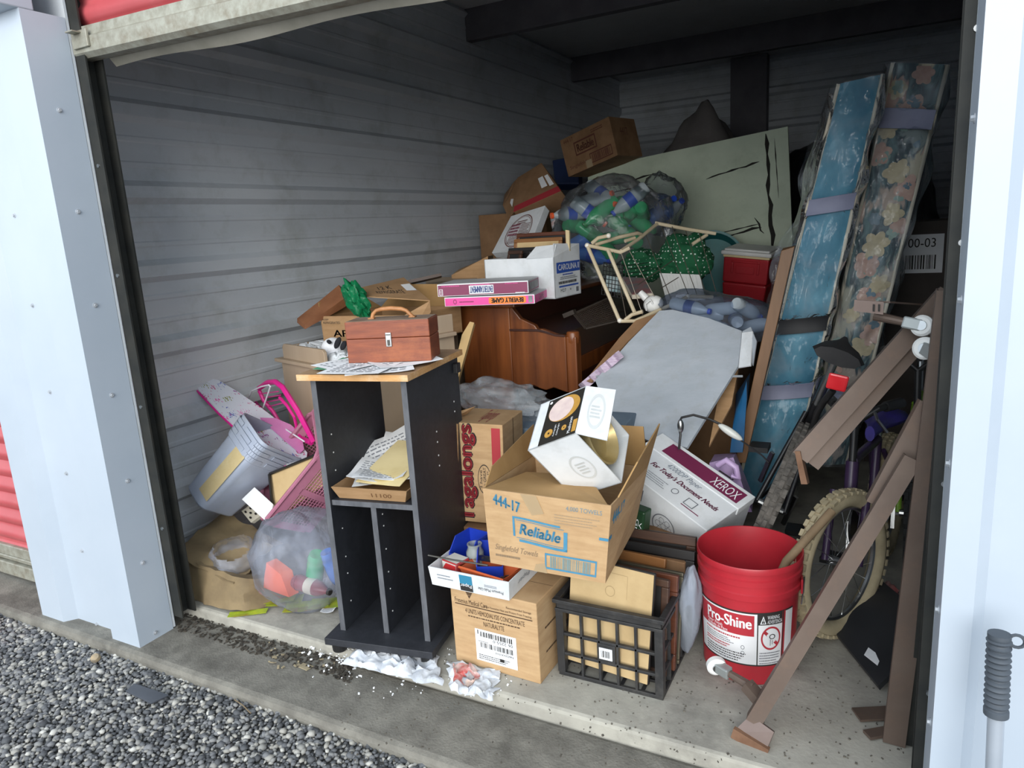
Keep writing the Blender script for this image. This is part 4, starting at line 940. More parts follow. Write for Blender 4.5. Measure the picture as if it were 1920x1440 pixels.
# ---- coloured flyers on the floor below
YG = M('yellow_green_print', '#b5bf2e', '#7fa03a', rough=.6, scale=18, dirt='#b33a25', dscale=11, damount=.9); SILV = M('silver_wrapper', '#c9c9c9', '#8f8f8f', rough=.2, metal=.8, scale=40)
for i, (px, py, w, h, yaw) in enumerate(((465, 1150, .14, .035, 32), (535, 1128, .13, .07, 35), (562, 1138, .11, .07, 28), (588, 1136, .11, .07, 42), (612, 1132, .12, .07, 30), (520, 1124, .14, .06, 30))):
    p = atz(px, py, .003 + .002 * i)
    paper('grocery_flyer', ('yellow-green flyer strip under the front corner of the crushed carton', 'yellow-green flyer half under the corner bag, second from left', 'yellow-green flyer lying foremost in the middle of the fan', 'yellow-green flyer turned askew beside the pale paper scrap', 'yellow-green flyer nearest to the black cabinet', 'reddish stained flyer between crushed carton and corner bag')[i], 'flyer', 'flyers below the corner bag', p, w, h, yaw, .004, i, YG)
paper('paper_scrap', 'pale blue white scrap of paper at the foot of the black cabinet', 'paper', None, atz(618, 1143, .004), .05, .055, 20, .006, 3, PAPER, lines=5)
tag(crumple(atz(545, 1108, .02), (.03, .02, .016), .5, 3).build('foil_wrapper', SILV, smooth=True), 'crumpled silver foil wrapper on the flyers', 'wrapper')

# ---- grey waste bin tipped on its side
GREYP = M('grey_blue_plastic', '#a9b2c3', '#9da7b9', rough=.4, scale=5, dirt='#86836f', damount=.4, dscale=6)
b0 = V(-2.455, 1.85, .295); b1 = V(-2.235, 2.03, .545); ax = unit(b1 - b0)
wx = unit(np.cross(ax, unit(V(-.55, .45, .75)))); wy = np.cross(ax, wx)
def rr(w, h, r, n=6):
    o = []
    for sx, sy, a0 in ((1, 1, 0), (-1, 1, 90), (-1, -1, 180), (1, -1, 270)):
        for k in range(n + 1):
            a = math.radians(a0 + 90 * k / n); o.append((sx * (w / 2 - r) + r * math.cos(a), sy * (h / 2 - r) + r * math.sin(a)))
    return o
bn = thing('waste_bin', 'grey plastic waste bin tipped on its side over the pink basket', 'bin', b0 - V(0, 0, .1))
Lb = np.linalg.norm(b1 - b0); mb = MB(); rings = []
for f, w, h, in_ in ((0, .19, .135, 0), (.02, .20, .145, 0), (.72, .235, .185, 0), (.73, .243, .193, 0), (.90, .250, .20, 0), (1, .258, .208, 0), (1.0, .248, .198, 1), (.05, .19, .135, 1)):
    rings.append([b0 + ax * (f * Lb) + wx * x + wy * y for x, y in rr(w, h, .035)])
m = len(rings[0]); vs = [p for r in rings for p in r]; fs = [(i * m + k, i * m + (k + 1) % m, (i + 1) * m + (k + 1) % m, (i + 1) * m + k) for i in range(len(rings) - 1) for k in range(m)] + [tuple(range(m))[::-1], tuple((len(rings) - 1) * m + k for k in range(m))]
mb.add(vs, fs); mb.build('shell', GREYP, bn, smooth=True, auto=.5)
# moulded brick course below the rim
def binpt(a, f, off=.002):
    w = .235 + (.258 - .235) * (f - .72) / .28 + .006; h = w - .05; pts = rr(w + off * 2, h + off * 2, .035); n = len(pts); k = a * n; i = int(k) % n; t = k - int(k)
    x = pts[i][0] * (1 - t) + pts[(i + 1) % n][0] * t; y = pts[i][1] * (1 - t) + pts[(i + 1) % n][1] * t
    return b0 + ax * (f * Lb) + wx * x + wy * y
for j in range(4):
    f0 = .745 + j * .055
    for k in range(22):
        a0 = (k + (.5 if j % 2 else 0)) / 22
        MB().sheet(lambda u, v: binpt((a0 + u * .040) % 1.0, f0 + v * .046), 3, 1, .002).build('moulded_brick', GREYP, bn)
# tan label taped on the side
lf_ = lambda u, v: b0 + ax * (Lb * (.22 + .52 * v)) + wx * (.02 + .075 * u) * 1.0 - wy * (.0745 + .022 * (.22 + .52 * v) + .001) if False else None
side = {}
best = min(((s, q) for s in (1, -1) for q in ('x', 'y')), key=lambda t: ((wx if t[1] == 'x' else wy) * t[0])[1])
nrm = (wx if best[1] == 'x' else wy) * best[0]; tang = wy if best[1] == 'x' else wx
hw = lambda f: (.20 + .055 * f) / 2 if best[1] == 'x' else (.145 + .06 * f) / 2
LABT = M('old_tan_label', '#cbb98d', '#bda978', rough=.7, scale=9, dirt='#e0d4b0', damount=.6)
sg = 1 if (tang @ V(1, 0, -1)) > 0 else -1
MB().sheet(lambda u, v: b0 + ax * (Lb * (.12 + .62 * v)) + nrm * (hw(.12 + .62 * v) + .0012) + tang * sg * (.002 + .075 * u), 2, 4).build('tan_label', LABT, bn)

# ---- pink laundry basket, tilted, with frames and oddments
PINK = M('mauve_pink_plastic', '#b7788f', '#a96b82', rough=.45, scale=5, dirt='#8d5a6c', damount=.3)
kc = at(560, 935, 1.98)
rimA, rimB, rimC = at(493, 982, 1.84), at(598, 852, 1.95), at(405, 955, 2.08)
ux = unit(rimB - rimA); uy = unit((rimC - rimA) - ux * ((rimC - rimA) @ ux)); un = np.cross(ux, uy)
if un @ V(0.6, -.3, -.6) < 0: un = -un
BW, BL, BD = .38, .34, .20
ob = rimA
bs = thing('laundry_basket', 'mauve pink plastic laundry basket tilted behind the corner bags', 'basket', V(-2.1, 2.0, .02))
def bp3(x, y, z):
    k = 1 - .16 * z / BD; xx = BW / 2 + (x - BW / 2) * k; yy = BL / 2 + (y - BL / 2) * k
    return ob + ux * xx + uy * yy + un * z
rim = [(0.03, 0), (BW - .03, 0), (BW, .03), (BW, BL - .03), (BW - .03, BL), (.03, BL), (0, BL - .03), (0, .03)]
MB().tube([bp3(x, y, 0) for x, y in rim], .009, 8, True).build('rim', PINK, bs, smooth=True)
def wallgrid(a, b, nm):
    P = lambda u, z: bp3(a[0] + (b[0] - a[0]) * u, a[1] + (b[1] - a[1]) * u, z)
    MB().sheet(lambda u, v: P(u, v * .045), 6, 1, .003).build('rim_band', PINK, bs); MB().sheet(lambda u, v: P(u, BD - .03 + v * .03), 6, 1, .003).build('foot_band', PINK, bs)
    for u in (0.0, .48, .94): MB().sheet(lambda q, v: P(u + q * .08, .04 + v * (BD - .065)), 1, 1, .003).build('wall_rib', PINK, bs)
    mb = MB()
    for k in range(1, 26): u = k / 26; mb.bar(P(u, .04), P(u, BD - .02), .0028, .0028)
    for k in range(1, 11): z = .04 + (BD - .06) * k / 11; mb.bar(P(0, z), P(1, z), .0028, .0028)
    o = mb.build('lattice', PINK, bs); o['kind'] = 'stuff'
for a, b in (((0, 0), (BW, 0)), ((BW, 0), (BW, BL)), ((BW, BL), (0, BL)), ((0, BL), (0, 0))): wallgrid(a, b, '')
MB().slab([bp3(0.02, 0.02, BD), bp3(BW - .02, .02, BD), bp3(BW - .02, BL - .02, BD), bp3(.02, BL - .02, BD)], .004, True).build('basket_floor', PINK, bs)
tag(MB().slab([at(505, 888, 1.965), at(600, 850, 2.02), at(612, 905, 2.0), at(515, 975, 1.90)][::-1], .012).build('framed_board', BACKB), 'tan backed picture standing in the pink basket', 'picture')
tag(MB().tube([at(505, 889, 1.955), at(597, 851, 2.01)], .006, 4).tube([at(505, 889, 1.955), at(513, 972, 1.885)], .006, 4).build('black_moulding', FRB), 'black frame moulding around the tan picture in the pink basket', 'frame')
tag(MB().poly3([onplane(*q, at(453, 936, 1.87), at(477, 913, 1.92), at(497, 976, 1.84)) for q in ((453, 936), (477, 913), (512, 945), (510, 958), (497, 976))][::-1], .014).build('white_card_box', PAPER, bevel=.002), 'blank white cardboard piece between grey bin and pink basket rim', 'card')
dm = thing('spotted_block', 'cream spotted block peeking from the pink basket under the white card', 'toy', at(465, 965, 1.96))
dq = [at(452, 958, 1.97), at(470, 945, 1.99), at(490, 965, 1.96), at(470, 980, 1.94)]; MB().slab(dq[::-1], .02).build('block', M('cream_plastic', '#d8d2c0', rough=.5), dm, bevel=.002)
fd = quad(*dq[::-1], off=.002)
for u, v in ((.25, .25), (.75, .25), (.5, .5), (.25, .75), (.75, .75)): ring(fd, u, v, .09, .09, .99, INK, dm, 12, 'spot')
mg = thing('white_mug', 'white rimmed cup lying behind the open bag by the left wall', 'cup', at(405, 985, 2.0))
MB().lathe([(.03, 0), (.036, .05), (.04, .09), (.037, .09), (.033, .05), (.027, .004)], 24, at(398, 985, 2.05), rotm(62, 0, 20), cap=False).build('cup_body', M('dark_cup', '#4c463e', '#5c554a', rough=.5), mg, smooth=True); MB().tube([at(398, 985, 2.05) + rotm(62, 0, 20) @ V(.0385 * math.cos(a), .0385 * math.sin(a), .09) for a in np.linspace(0, 2 * math.pi, 25)[:-1]], .003, 6, True).build('cup_rim', M('cream_rim', '#d9d3c4', rough=.4), mg, smooth=True)

# ---- pink and floral folding children's seat
HOTP = M('hot_pink_plastic', '#d8268c', '#c71d7e', rough=.35); LPINK = M('light_pink_fabric', '#dd8fc4', '#cf7db6', rough=.8, scale=6)
FLOR = bpy.data.materials.new('floral_fabric'); FLOR.use_nodes = True
_N = FLOR.node_tree.nodes; _L = FLOR.node_tree.links; _t = _N.new('ShaderNodeTexCoord'); _v = _N.new('ShaderNodeTexVoronoi'); _v.inputs['Scale'].default_value = 24; _n = _N.new('ShaderNodeTexNoise'); _n.inputs['Scale'].default_value = 30
_mx = _N.new('ShaderNodeMix'); _mx.data_type = 'VECTOR'; _mx.inputs['Factor'].default_value = .08; _L.new(_t.outputs['Object'], _mx.inputs['A']); _L.new(_n.outputs['Color'], _mx.inputs['B']); _L.new(_mx.outputs['Result'], _v.inputs['Vector'])
_r = _N.new('ShaderNodeValToRGB'); _r.color_ramp.elements[0].position = .26; _r.color_ramp.elements[1].position = .34; _L.new(_v.outputs['Distance'], _r.inputs[0])
_c = _N.new('ShaderNodeValToRGB'); _e = _c.color_ramp.elements; _c.color_ramp.interpolation = 'CONSTANT'; _e[0].color = lin('#c2437f'); _e[1].color = lin('#5668b8'); _e[1].position = .3
for _p, _q in ((.5, '#9a5f9d'), (.66, '#d870b0'), (.84, '#8a8f4a')): _z = _e.new(_p); _z.color = lin(_q)
_sx = _N.new('ShaderNodeSeparateColor'); _L.new(_v.outputs['Color'], _sx.inputs[0]); _L.new(_sx.outputs[0], _c.inputs[0])
_m = _N.new('ShaderNodeMix'); _m.data_type = 'RGBA'; _L.new(_r.outputs[0], _m.inputs['Factor']); _L.new(_c.outputs[0], _m.inputs['A']); _m.inputs['B'].default_value = lin('#d9dde6'); _L.new(_m.outputs['Result'], _N['Principled BSDF'].inputs['Base Color']); _N['Principled BSDF'].inputs['Roughness'].default_value = .8
ch = thing('toy_seat', "folded children's toy seat with floral fabric and hot pink plastic frame", 'toy', V(-2.25, 2.15, .3))
pa, pb_, pc = at(360, 712, 2.02), at(572, 862, 2.12), at(545, 775, 2.25)
PL = lambda x, y: onplane(x, y, pa, pb_, pc)
fab = [(357, 717), (363, 709), (378, 708), (410, 717), (445, 738), (485, 765), (530, 800), (575, 852), (572, 872), (545, 880), (500, 850), (450, 812), (410, 775), (375, 738)]
MB().poly3([PL(*q) for q in fab], .012).build('floral_panel', FLOR, ch)
MB().tube([PL(*q) for q in fab], .0055, 8, True).build('pink_piping', HOTP, ch, smooth=True)
MB().poly3([PL(*q) + V(.01, -.02, .01) for q in ((492, 787), (520, 788), (548, 800), (568, 818), (573, 846), (566, 852), (540, 830))], .008).build('pink_gusset', LPINK, ch)
MB().poly3([at(*q, 2.28) for q in ((442, 740), (470, 740), (486, 758), (520, 790), (515, 800))], .008).build('back_gusset', M('magenta_fabric', '#b02a78', rough=.8), ch)
qa, qb, qc = at(480, 722, 2.20), at(592, 830, 2.13), at(520, 800, 2.22)
QL = lambda x, y, d=0: onplane(x, y, qa, qb, qc) + V(0, -1, 0) * d
outer = [(482, 726), (500, 712), (517, 712), (532, 722), (560, 765), (592, 828), (588, 833), (570, 828), (556, 800), (528, 768), (525, 758), (490, 742)]
# frame built from strips so that the opening stays open
strip = lambda q, w=.014: MB().tube([QL(*p) for p in q], w, 8).build('plastic_rail', HOTP, ch, smooth=True)
strip([(486, 728), (502, 717), (517, 716), (530, 726), (558, 770), (588, 828)], .012); strip([(584, 830), (566, 822), (556, 800)], .012); strip([(486, 732), (494, 750), (512, 772), (524, 792)], .009); strip([(556, 800), (552, 782), (538, 760), (524, 745)], .007)
for k in range(4):
    a = (490 + k * 5, 738 + k * 8); b = (521 + k * 4, 734 + k * 7); MB().bar(QL(*a), QL(*b), .009, .004).build('slat', HOTP, ch)
WTUBE = M('white_tube', '#e2e2ea', rough=.3)
for q in ([(475, 745), (482, 730), (500, 722), (514, 719), (517, 722), (503, 762)], [(458, 753), (480, 768), (505, 778), (540, 798), (580, 824)]): MB().tube([QL(*p, .03) for p in q], .0035, 8).build('frame_tube', WTUBE, ch, smooth=True)
LILA = M('periwinkle_plastic', '#7a7fd8', rough=.35)
hc = QL(492, 770, .04); hg = MB().blob(hc, (.026, .008, .018)).build('hinge_cover', LILA, ch, smooth=True)
for dx in (-.02, .02): MB().blob(hc + V(dx, 0, .017), (.010, .007, .009), None, 14, 10).build('hinge_ear', LILA, hg, smooth=True)
for dx, dz in ((-.015, .012), (.012, .014), (0, .004), (.008, -.004), (-.006, -.005)): MB().blob(hc + V(dx, -.008, dz), (.0022, .0016, .0022), None, 10, 8).build('hinge_stud', PAPER, hg, smooth=True)
# ================================================================== behind the cabinet: changing table, apple box
PALE = M('pale_ash_veneer', '#b3a08a', '#a5917a', rough=.55, scale=4, stretch=(1, 1, .12), bump=.03)
QUILT = M('white_quilt', '#dfe4e8', '#cfd6dc', rough=.85, scale=8, bump=.4, bscale=60)
ct = thing('changing_table', 'pale ash baby changing table with quilted pad behind the black cabinet', 'changing table', (-2.48, 2.36, 0), (0, 0, -18.4))
def C_(nm, a, b, mt=PALE, bev=.003, par=ct): return MB().span(a, b).build(nm, mt, par, local=True, bevel=bev)
TW, TLn = .76, .42
C_('end_panel', (0, 0, .0), (TW, .018, .79)); C_('ledge', (-.03, -.02, .79), (.40, .03, .806)); C_('ledge', (.40, -.02, .79), (TW, .03, .806))
MB().prism([(.02, .806), (.40, .806), (.40, .862), (.385, .874), (.035, .874), (.02, .86)], (0, .002, 0), (1, 0, 0), (0, 0, 1), -.016).build('end_rail', PALE, ct, local=True, bevel=.003)
C_('side_panel', (TW - .018, .018, .0), (TW, TLn, .90)); C_('side_ledge', (TW - .03, .018, .90), (TW + .02, TLn, .916)); C_('side_rail', (TW - .014, .018, .916), (TW, TLn, .99)); C_('side_panel', (0, .018, .0), (.018, TLn, .86)); C_('back_panel', (.018, TLn - .018, 0), (TW - .018, TLn, .86))
C_('pad_board', (.018, .018, .72), (TW - .018, TLn - .018, .735))
mb = MB()
for ky in range(5): mb.cyl((.05 + .0, .06 + ky * .14, .77), (TW - .05, .06 + ky * .14, .77), .001, None, 4)
MB().sheet(lambda u, v: (.03 + u * (TW - .06), .03 + v * (TLn - .06), .80 + .055 * (1 - (2 * u - 1) ** 10) * (1 - (2 * v - 1) ** 10) - .012 * (abs(math.sin(u * 26 + v * 22)) ** .3 < .6) - .012 * (abs(math.sin(u * 26 - v * 22)) ** .3 < .6) + .055 * (u < .12) * (1 - u / .12)), 60, 50, .02).build('quilted_pad', QUILT, ct, local=True, smooth=True)
kn = MB().blob((TW - .012, .25, .62), (.001, .001, .001)); MB().blob((.64, -.012, .745), (.012, .012, .012), None, 16, 12).build('brass_knob', M('brass', '#b79a5e', rough=.3, metal=.8), ct, local=True, smooth=True)

def open_carton(name, label, p, mat, inmat, flaps, cat='box', wallt=.004):
    """carton without a top: p = 8 corners in SGN order; flaps = list of quads"""
    t = thing(name, label, cat, base(p))
    for nm, ids in (('front_wall', (0, 1, 5, 4)), ('right_wall', (1, 2, 6, 5)), ('back_wall', (2, 3, 7, 6)), ('left_wall', (3, 0, 4, 7)), ('bottom', (3, 2, 1, 0))): MB().slab([p[i] for i in ids], wallt).build(nm, mat, t)
    for q in flaps: MB().slab(q, wallt, True).build('flap', inmat, t)
    return t
# ---- apple carton
AP = [V(-2.31, 2.47, .868), V(-1.84, 2.47, .868), V(-1.76, 2.80, .868), V(-2.23, 2.82, .868), V(-2.315, 2.47, .985), V(-1.84, 2.47, .99), V(-1.76, 2.80, .99), V(-2.235, 2.82, .985)]
ap = open_carton('apple_carton', 'opened brown apple carton with raised flaps behind the wooden toolbox', AP, CARD, CARDIN, [
    (AP[4], AP[7], V(-2.36, 2.80, 1.06), V(-2.345, 2.5, 1.045)), (AP[7], AP[6], V(-1.80, 2.86, 1.085), V(-2.15, 2.88, 1.09))])
fa = quad(AP[0], AP[1], AP[5], AP[4]); text(fa, 'APPLES', (.14, .2, .62, .46), INK, ap, bold=.003); text(fa, 'KEEP', (.03, .83, .10, .90), INK, ap); text(fa, 'REFRIGERATED', (.03, .70, .24, .79), INK, ap)
FQ = [AP[5] + V(-.36, 0, .0), AP[5], AP[6], AP[6] + V(-.32, 0, .0)]
fk = [at(678, 555, 2.47), at(806, 563, 2.52), at(757, 520, 2.83)]; fk.append(onplane(668, 541, *fk))
wf = MB().slab(fk, .004).build('flap', CARD, ap); ff_ = quad(*fk)
text(ff_, '12 K', (.36, .55, .60, .75), INK, wf); text(ff_, 'REFRIGERATE', (.28, .28, .74, .46), INK, wf); patch(quad(*fk, off=.0018), (.80, .40, .97, .70), PAPER, wf, 'white_label')
rs = [at(806, 564, 2.52), at(800, 575, 2.5), at(690, 590, 2.46), at(680, 558, 2.47)]
MB().slab([AP[1], AP[5], at(806, 564, 2.52), at(808, 585, 2.53)], .004).build('side_flap', CARD, ap)
GBAG = film('green_bag_film', '#3fa878', '#1a7d50', .6, .95, .12, 14, .8, .6)
tag(crumple(at(668, 562, 2.43), (.045, .04, .085), .42, 5, rotm(10, -28, 0), 2.0).build('green_bag', GBAG, smooth=True), 'crumpled green plastic bag stuffed into the apple carton', 'bag')
LBR = M('brown_leather', '#8a5c3e', '#754a30', rough=.5, scale=8, bump=.2)
lp = [at(557, 598, 2.42), at(572, 611, 2.40), at(645, 560, 2.55), at(636, 535, 2.62)]
tag(lump([lp[0] + V(0, 0, -.02), lp[1] + V(0, 0, -.02), lp[2] + V(0, .03, -.03), lp[3] + V(0, .05, -.03), lp[0], lp[1], lp[2], lp[3]], 6, .008, 4, 'leather_case', LBR), 'folded brown leather case jutting left of the apple carton', 'case')
pz = thing('stuffed_panda', 'black and white stuffed animal peeking up behind the wooden toolbox', 'toy', at(628, 655, 2.33))
ph = MB().blob(at(625, 654, 2.36), (.055, .05, .05), None, 24, 16).build('head', M('white_plush', '#e6e8ec', '#d5d8de', rough=.95, bump=.5, bscale=200), pz, smooth=True)
for q, r in (((633, 643), (.013, .012, .03)), ((644, 648), (.012, .012, .024)), ((617, 641), (.012, .01, .008))): MB().blob(at(*q, 2.31), r, rotm(0, 35, 0), 16, 12).build('black_patch', M('black_plush', '#1b1c22', rough=.95), pz, smooth=True)
# ---- pale boxes and boards behind the apple carton
tag(MB().hexa([*[V(q[0], q[1], .005) for q in (at(800, 655, 2.95), at(852, 655, 2.95), at(890, 620, 3.3), at(800, 620, 3.3))], at(795, 545, 2.95), at(853, 541, 2.95), at(900, 518, 3.35), at(800, 520, 3.35)]).build('pale_chest', PALE, bevel=.004), 'pale wooden chest between apple carton and piano', 'chest')
tag(MB().slab([at(765, 527, 3.0), at(826, 514, 3.1), at(828, 519, 3.1), at(767, 533, 3.0)][::-1], .09, True).build('brown_board', FRD), 'narrow brown board lying on top behind the apple carton', 'board')
oc = [at(848, 530, 3.3), at(915, 530, 3.3), at(925, 520, 3.55), at(858, 520, 3.55), at(846, 516, 3.3), at(915, 480, 3.3), at(925, 478, 3.55), at(860, 505, 3.55)]
tag(MB().hexa(oc).build('tan_carton', CARD, bevel=.003), 'open tan carton half hidden left of the white picture carton', 'box')
MB

# ================================================================== upright piano seen from its end
MAHO = M('mahogany', '#7d4722', '#4a2411', rough=.33, scale=4, stretch=(5, 5, .4), bump=.02, lo=.3, hi=.75, dirt='#8a4f27', dscale=4, damount=.4)
MAHD = M('dark_mahogany', '#3d2016', '#2c160f', rough=.35, scale=3, stretch=(3, .3, 3))
pn = thing('piano', 'dark mahogany upright piano seen from its end behind the cartons', 'piano', (-1.5, 3.55, 0))
Y0, Y1 = 2.85, 4.25
def prof(nm, pts, y, t, mt=MAHO, bev=.004): return MB().prism(pts, (0, y, 0), (1, 0, 0), (0, 0, 1), -t).build(nm, mt, pn, bevel=bev)
X = lambda px, py: at(px, py, Y0)
prof('end_panel', [(-1.80, .0), (-1.535, .0), (-1.535, .975), (-1.80, .975)], Y0, .03)
prof('cheek', [(-1.535, .872), (-1.395, .872), (-1.41, .895), (-1.445, .91), (-1.48, .925), (-1.505, .955), (-1.52, .975), (-1.535, .975)], Y0 + .002, .03)
prof('arm', [(-1.535, .595), (-1.47, .595), (-1.45, .612), (-1.43, .618), (-1.40, .605), (-1.37, .598), (-1.33, .612), (-1.29, .600), (-1.262, .592), (-1.262, .85), (-1.30, .852), (-1.345, .868), (-1.375, .878), (-1.535, .878)], Y0 + .001, .032)
prof('arm_moulding', [(-1.535, .868), (-1.395, .868), (-1.36, .862), (-1.31, .848), (-1.262, .845), (-1.262, .853), (-1.31, .856), (-1.36, .871), (-1.39, .878), (-1.535, .878)], Y0 - .006, .008, MAHD, .001)
for x0, x1 in ((-1.262, -1.215),):
    MB().lathe([(.02, .0), (.024, .02), (.024, .50), (.028, .52), (.022, .54), (.022, .80), (.029, .82), (.029, .86), (.024, .866)], 20, (-1.237, Y0 + .03, 0)).build('column', MAHO, pn, smooth=True)
    MB().span((-1.262, Y0 + .003, .59), (-1.212, Y0 + .06, .845)).build('column_block', MAHO, pn, bevel=.006)
MB().span((-1.83, Y0 - .012, .975), (-1.50, Y1 + .01, .998)).build('lid', MAHO, pn, bevel=.005)
MB().span((-1.80, Y0 + .03, .02), (-1.79, Y1, .975)).build('back_panel', MAHD, pn); MB().span((-1.545, Y0 + .03, .875), (-1.53, Y1, .975)).build('front_panel', MAHD, pn); MB().span((-1.53, Y0 + .035, .0), (-1.515, Y1, .60)).build('lower_panel', MAHD, pn)
MB().span((-1.53, Y0 + .034, .60), (-1.25, Y1 - .03, .66)).build('keybed', MAHD, pn, bevel=.004); MB().span((-1.262, Y0 + .06, .66), (-1.248, Y1 - .03, .735)).build('key_slip', MAHO, pn, bevel=.003)
MB().slab([(-1.248, Y0 + .06, .735), (-1.248, Y1 - .03, .735), (-1.32, Y1 - .03, .84), (-1.32, Y0 + .06, .84)], .012).build('fallboard', MAHD, pn, bevel=.003)
MB().slab([(-1.32, Y0 + .06, .84), (-1.32, Y1 - .03, .84), (-1.53, Y1 - .03, .885), (-1.53, Y0 + .06, .885)], .012).build('fallboard', MAHD, pn, bevel=.003)
prof('end_panel', [(-1.80, .0), (-1.535, .0), (-1.535, .975), (-1.80, .975)], Y1, .03, MAHD); prof('arm', [(-1.535, .595), (-1.262, .595), (-1.262, .85), (-1.375, .878), (-1.535, .878)], Y1, .03, MAHD)
# pale timber offcut leaning on it
oq = [at(845, 715, 2.45), at(855, 725, 2.45), at(889, 605, 2.62), at(881, 603, 2.62), at(866, 628, 2.58)]
tag(MB().poly3(oq, .022).build('timber_offcut', M('pine_offcut', '#c6a877', '#b59765', rough=.7, scale=6, stretch=(1, 1, .2))), 'pale pine offcut leaning upright beside the piano end', 'board')

# ---- board games on the piano
G1 = boxpts((-1.600, 2.80, 1.078), (.405, .262, .052), (0, .0, 15.9)); G1 = [p + V(0, 0, .0) for p in G1]
def game(label, P, side, top):
    t = thing('board_game', label, 'board game', base(P), group='board games on the piano'); MB().hexa(P).build('box_base', PAPER, t, bevel=.001)
    f = faces_of(P); MB().slab([P[4], P[5], P[6], P[7]], -.0015).build('box_lid', top, t); patch(f['front'], (.008, .05, .992, .93), side, t); patch(f['right'], (.02, .05, .98, .93), side, t)
    return t, quad(P[0], P[1], P[5], P[4], .002), quad(P[1], P[2], P[6], P[5], .002)
GT = M('grey_white_lid', '#c9cbce', '#bcbfc3', rough=.5, dirt='#a1a3a4', damount=.4)
PLUM = M('plum_print', '#7c1f4e', rough=.4); PNK = M('bright_pink_print', '#e2489c', rough=.4)
t, f, r2 = game('plum coloured board game box, upper of two on the piano', G1, PLUM, GT)
patch(f, (.355, .12, .625, .82), PAPER, t); f3 = quad(G1[0], G1[1], G1[5], G1[4], .0028); text(f3, 'ENTERTAINMENT', (.365, .22, .615, .74), M('blue_title', '#3b4f8f', rough=.5), t, 180, bold=.002); smalltext(f, (.37, .84, .6, .92), 1, PNK, t, 8, .8); outline(f, (.02, .1, .06, .6), .005, .04, PAPER, t); text(f, '51', (.028, .2, .052, .5), PAPER, t, 180); smalltext(f, (.05, .8, .26, .88), 1, PNK, t, 3, .8); smalltext(f, (.75, .84, .9, .9), 1, PNK, t, 4, .8); smalltext(f, (.86, .06, .98, .14), 1, PAPER, t, 5, .8); patch(r2, (.1, .2, .9, .8), M('photo_grey', '#8f9093', '#6d6e72', rough=.5, scale=30), t)
G2 = boxpts((-1.588, 2.805, 1.0265), (.405, .262, .038), (0, 0, 13.5)); G2 = [p + V(.02, 0, 0) for p in G2]
t, f, r2 = game('pink board game box, lower of two on the piano', G2, PNK, GT)
upoly(f, [(.50, .2), (.54, .08), (.88, .08), (.91, .2), (.91, .8), (.88, .92), (.54, .92), (.5, .8)], M('orange_print', '#e8822e', rough=.4), t); text(quad(G2[0], G2[1], G2[5], G2[4], .0028), 'BEVERLY GAME', (.53, .24, .88, .78), INK, t, 180, bold=.003); patch(f, (.935, .15, .98, .9), M('photo_grey', '#8f9093', '#6d6e72', rough=.5, scale=30), t); ring(f, .12, .5, .02, .28, .3, PLUM, t, 20); smalltext(f, (.17, .4, .34, .55), 1, PLUM, t, 3, .8); text(r2, 'GAME', (.3, .2, .7, .8), PLUM, t)

# ---- white picture carton
CP = [V(*p) for p in boxpts((-1.535, 3.115, 1.093), (.385, .25, .188), (0, 0, -5.5))]
cp = open_carton('picture_carton', 'torn white carton with blue label full of small picture frames on the piano', CP, WHITEC, WHITEC, [])
fr_ = quad(CP[1], CP[2], CP[6], CP[5]); patch(fr_, (.08, .60, .98, .86), M('blue_label', '#2a4fa3', rough=.5), cp); text(quad(CP[1], CP[2], CP[6], CP[5], .002), 'CAROLINA II', (.14, .67, .94, .81), PAPER, cp, bold=.004); smalltext(fr_, (.3, .535, .8, .58), 1, M('blue_label', '#2a4fa3', rough=.5), cp, 6, .8); smalltext(fr_, (.2, .44, .9, .52), 2, GINK, cp, 3); smalltext(fr_, (.14, .33, .92, .40), 1, INK, cp, 9, .9); stripes(fr_, [(.15, .25, .9, .29)], M('blue_label', '#2a4fa3', rough=.5), cp); text(fr_, 'M27', (.2, .13, .4, .21), INK, cp); text(fr_, '4', (.55, .14, .6, .20), INK, cp); patch(fr_, (.8, .08, .9, .2), GINK, cp)
MB().slab([CP[5] + V(-.14, .002, 0), CP[5], CP[5] + V(-.01, .06, .055), CP[5] + V(-.11, .05, .05)], .003).build('flap', WHITEC, cp); MB().slab([CP[5], CP[6], CP[6] + V(0, .0, .05), CP[5] + V(-.02, .05, .06)], .003).build('flap', WHITEC, cp)
for i, (x, y, w, h, lean, yaw, mt, lab_) in enumerate(((-1.55, 3.08, .26, .235, 12, -6, FRB, 'black small frame at the front of the white picture carton'), (-1.53, 3.12, .27, .275, 10, -5, FRO, 'light oak frame with cream mount in the white picture carton'), (-1.52, 3.155, .29, .30, 9, -4, FRR, 'reddish wood frame standing highest in the white picture carton'), (-1.42, 3.06, .17, .215, 6, 38, FRB, 'black frame turned askew at the right of the white picture carton'), (-1.65, 3.06, .12, .225, 14, -30, FRD, 'small dark frame leaning left in the white picture carton'))):
    frame('framed_picture', lab_, 'picture frame', (x, y, 1.003), w, h, .014, lean, yaw, mt, BACKB if i in (1,) else FRB, .018)
tag(MB().slab([at(1062, 470, 3.12), at(1068, 470, 3.12), at(1067, 432, 3.14), at(1060, 431, 3.14)], .012).build('cream_moulding', M('cream_wood', '#cdb98e', rough=.6)), 'cream wooden strip upright at the right edge of the picture carton', 'board')

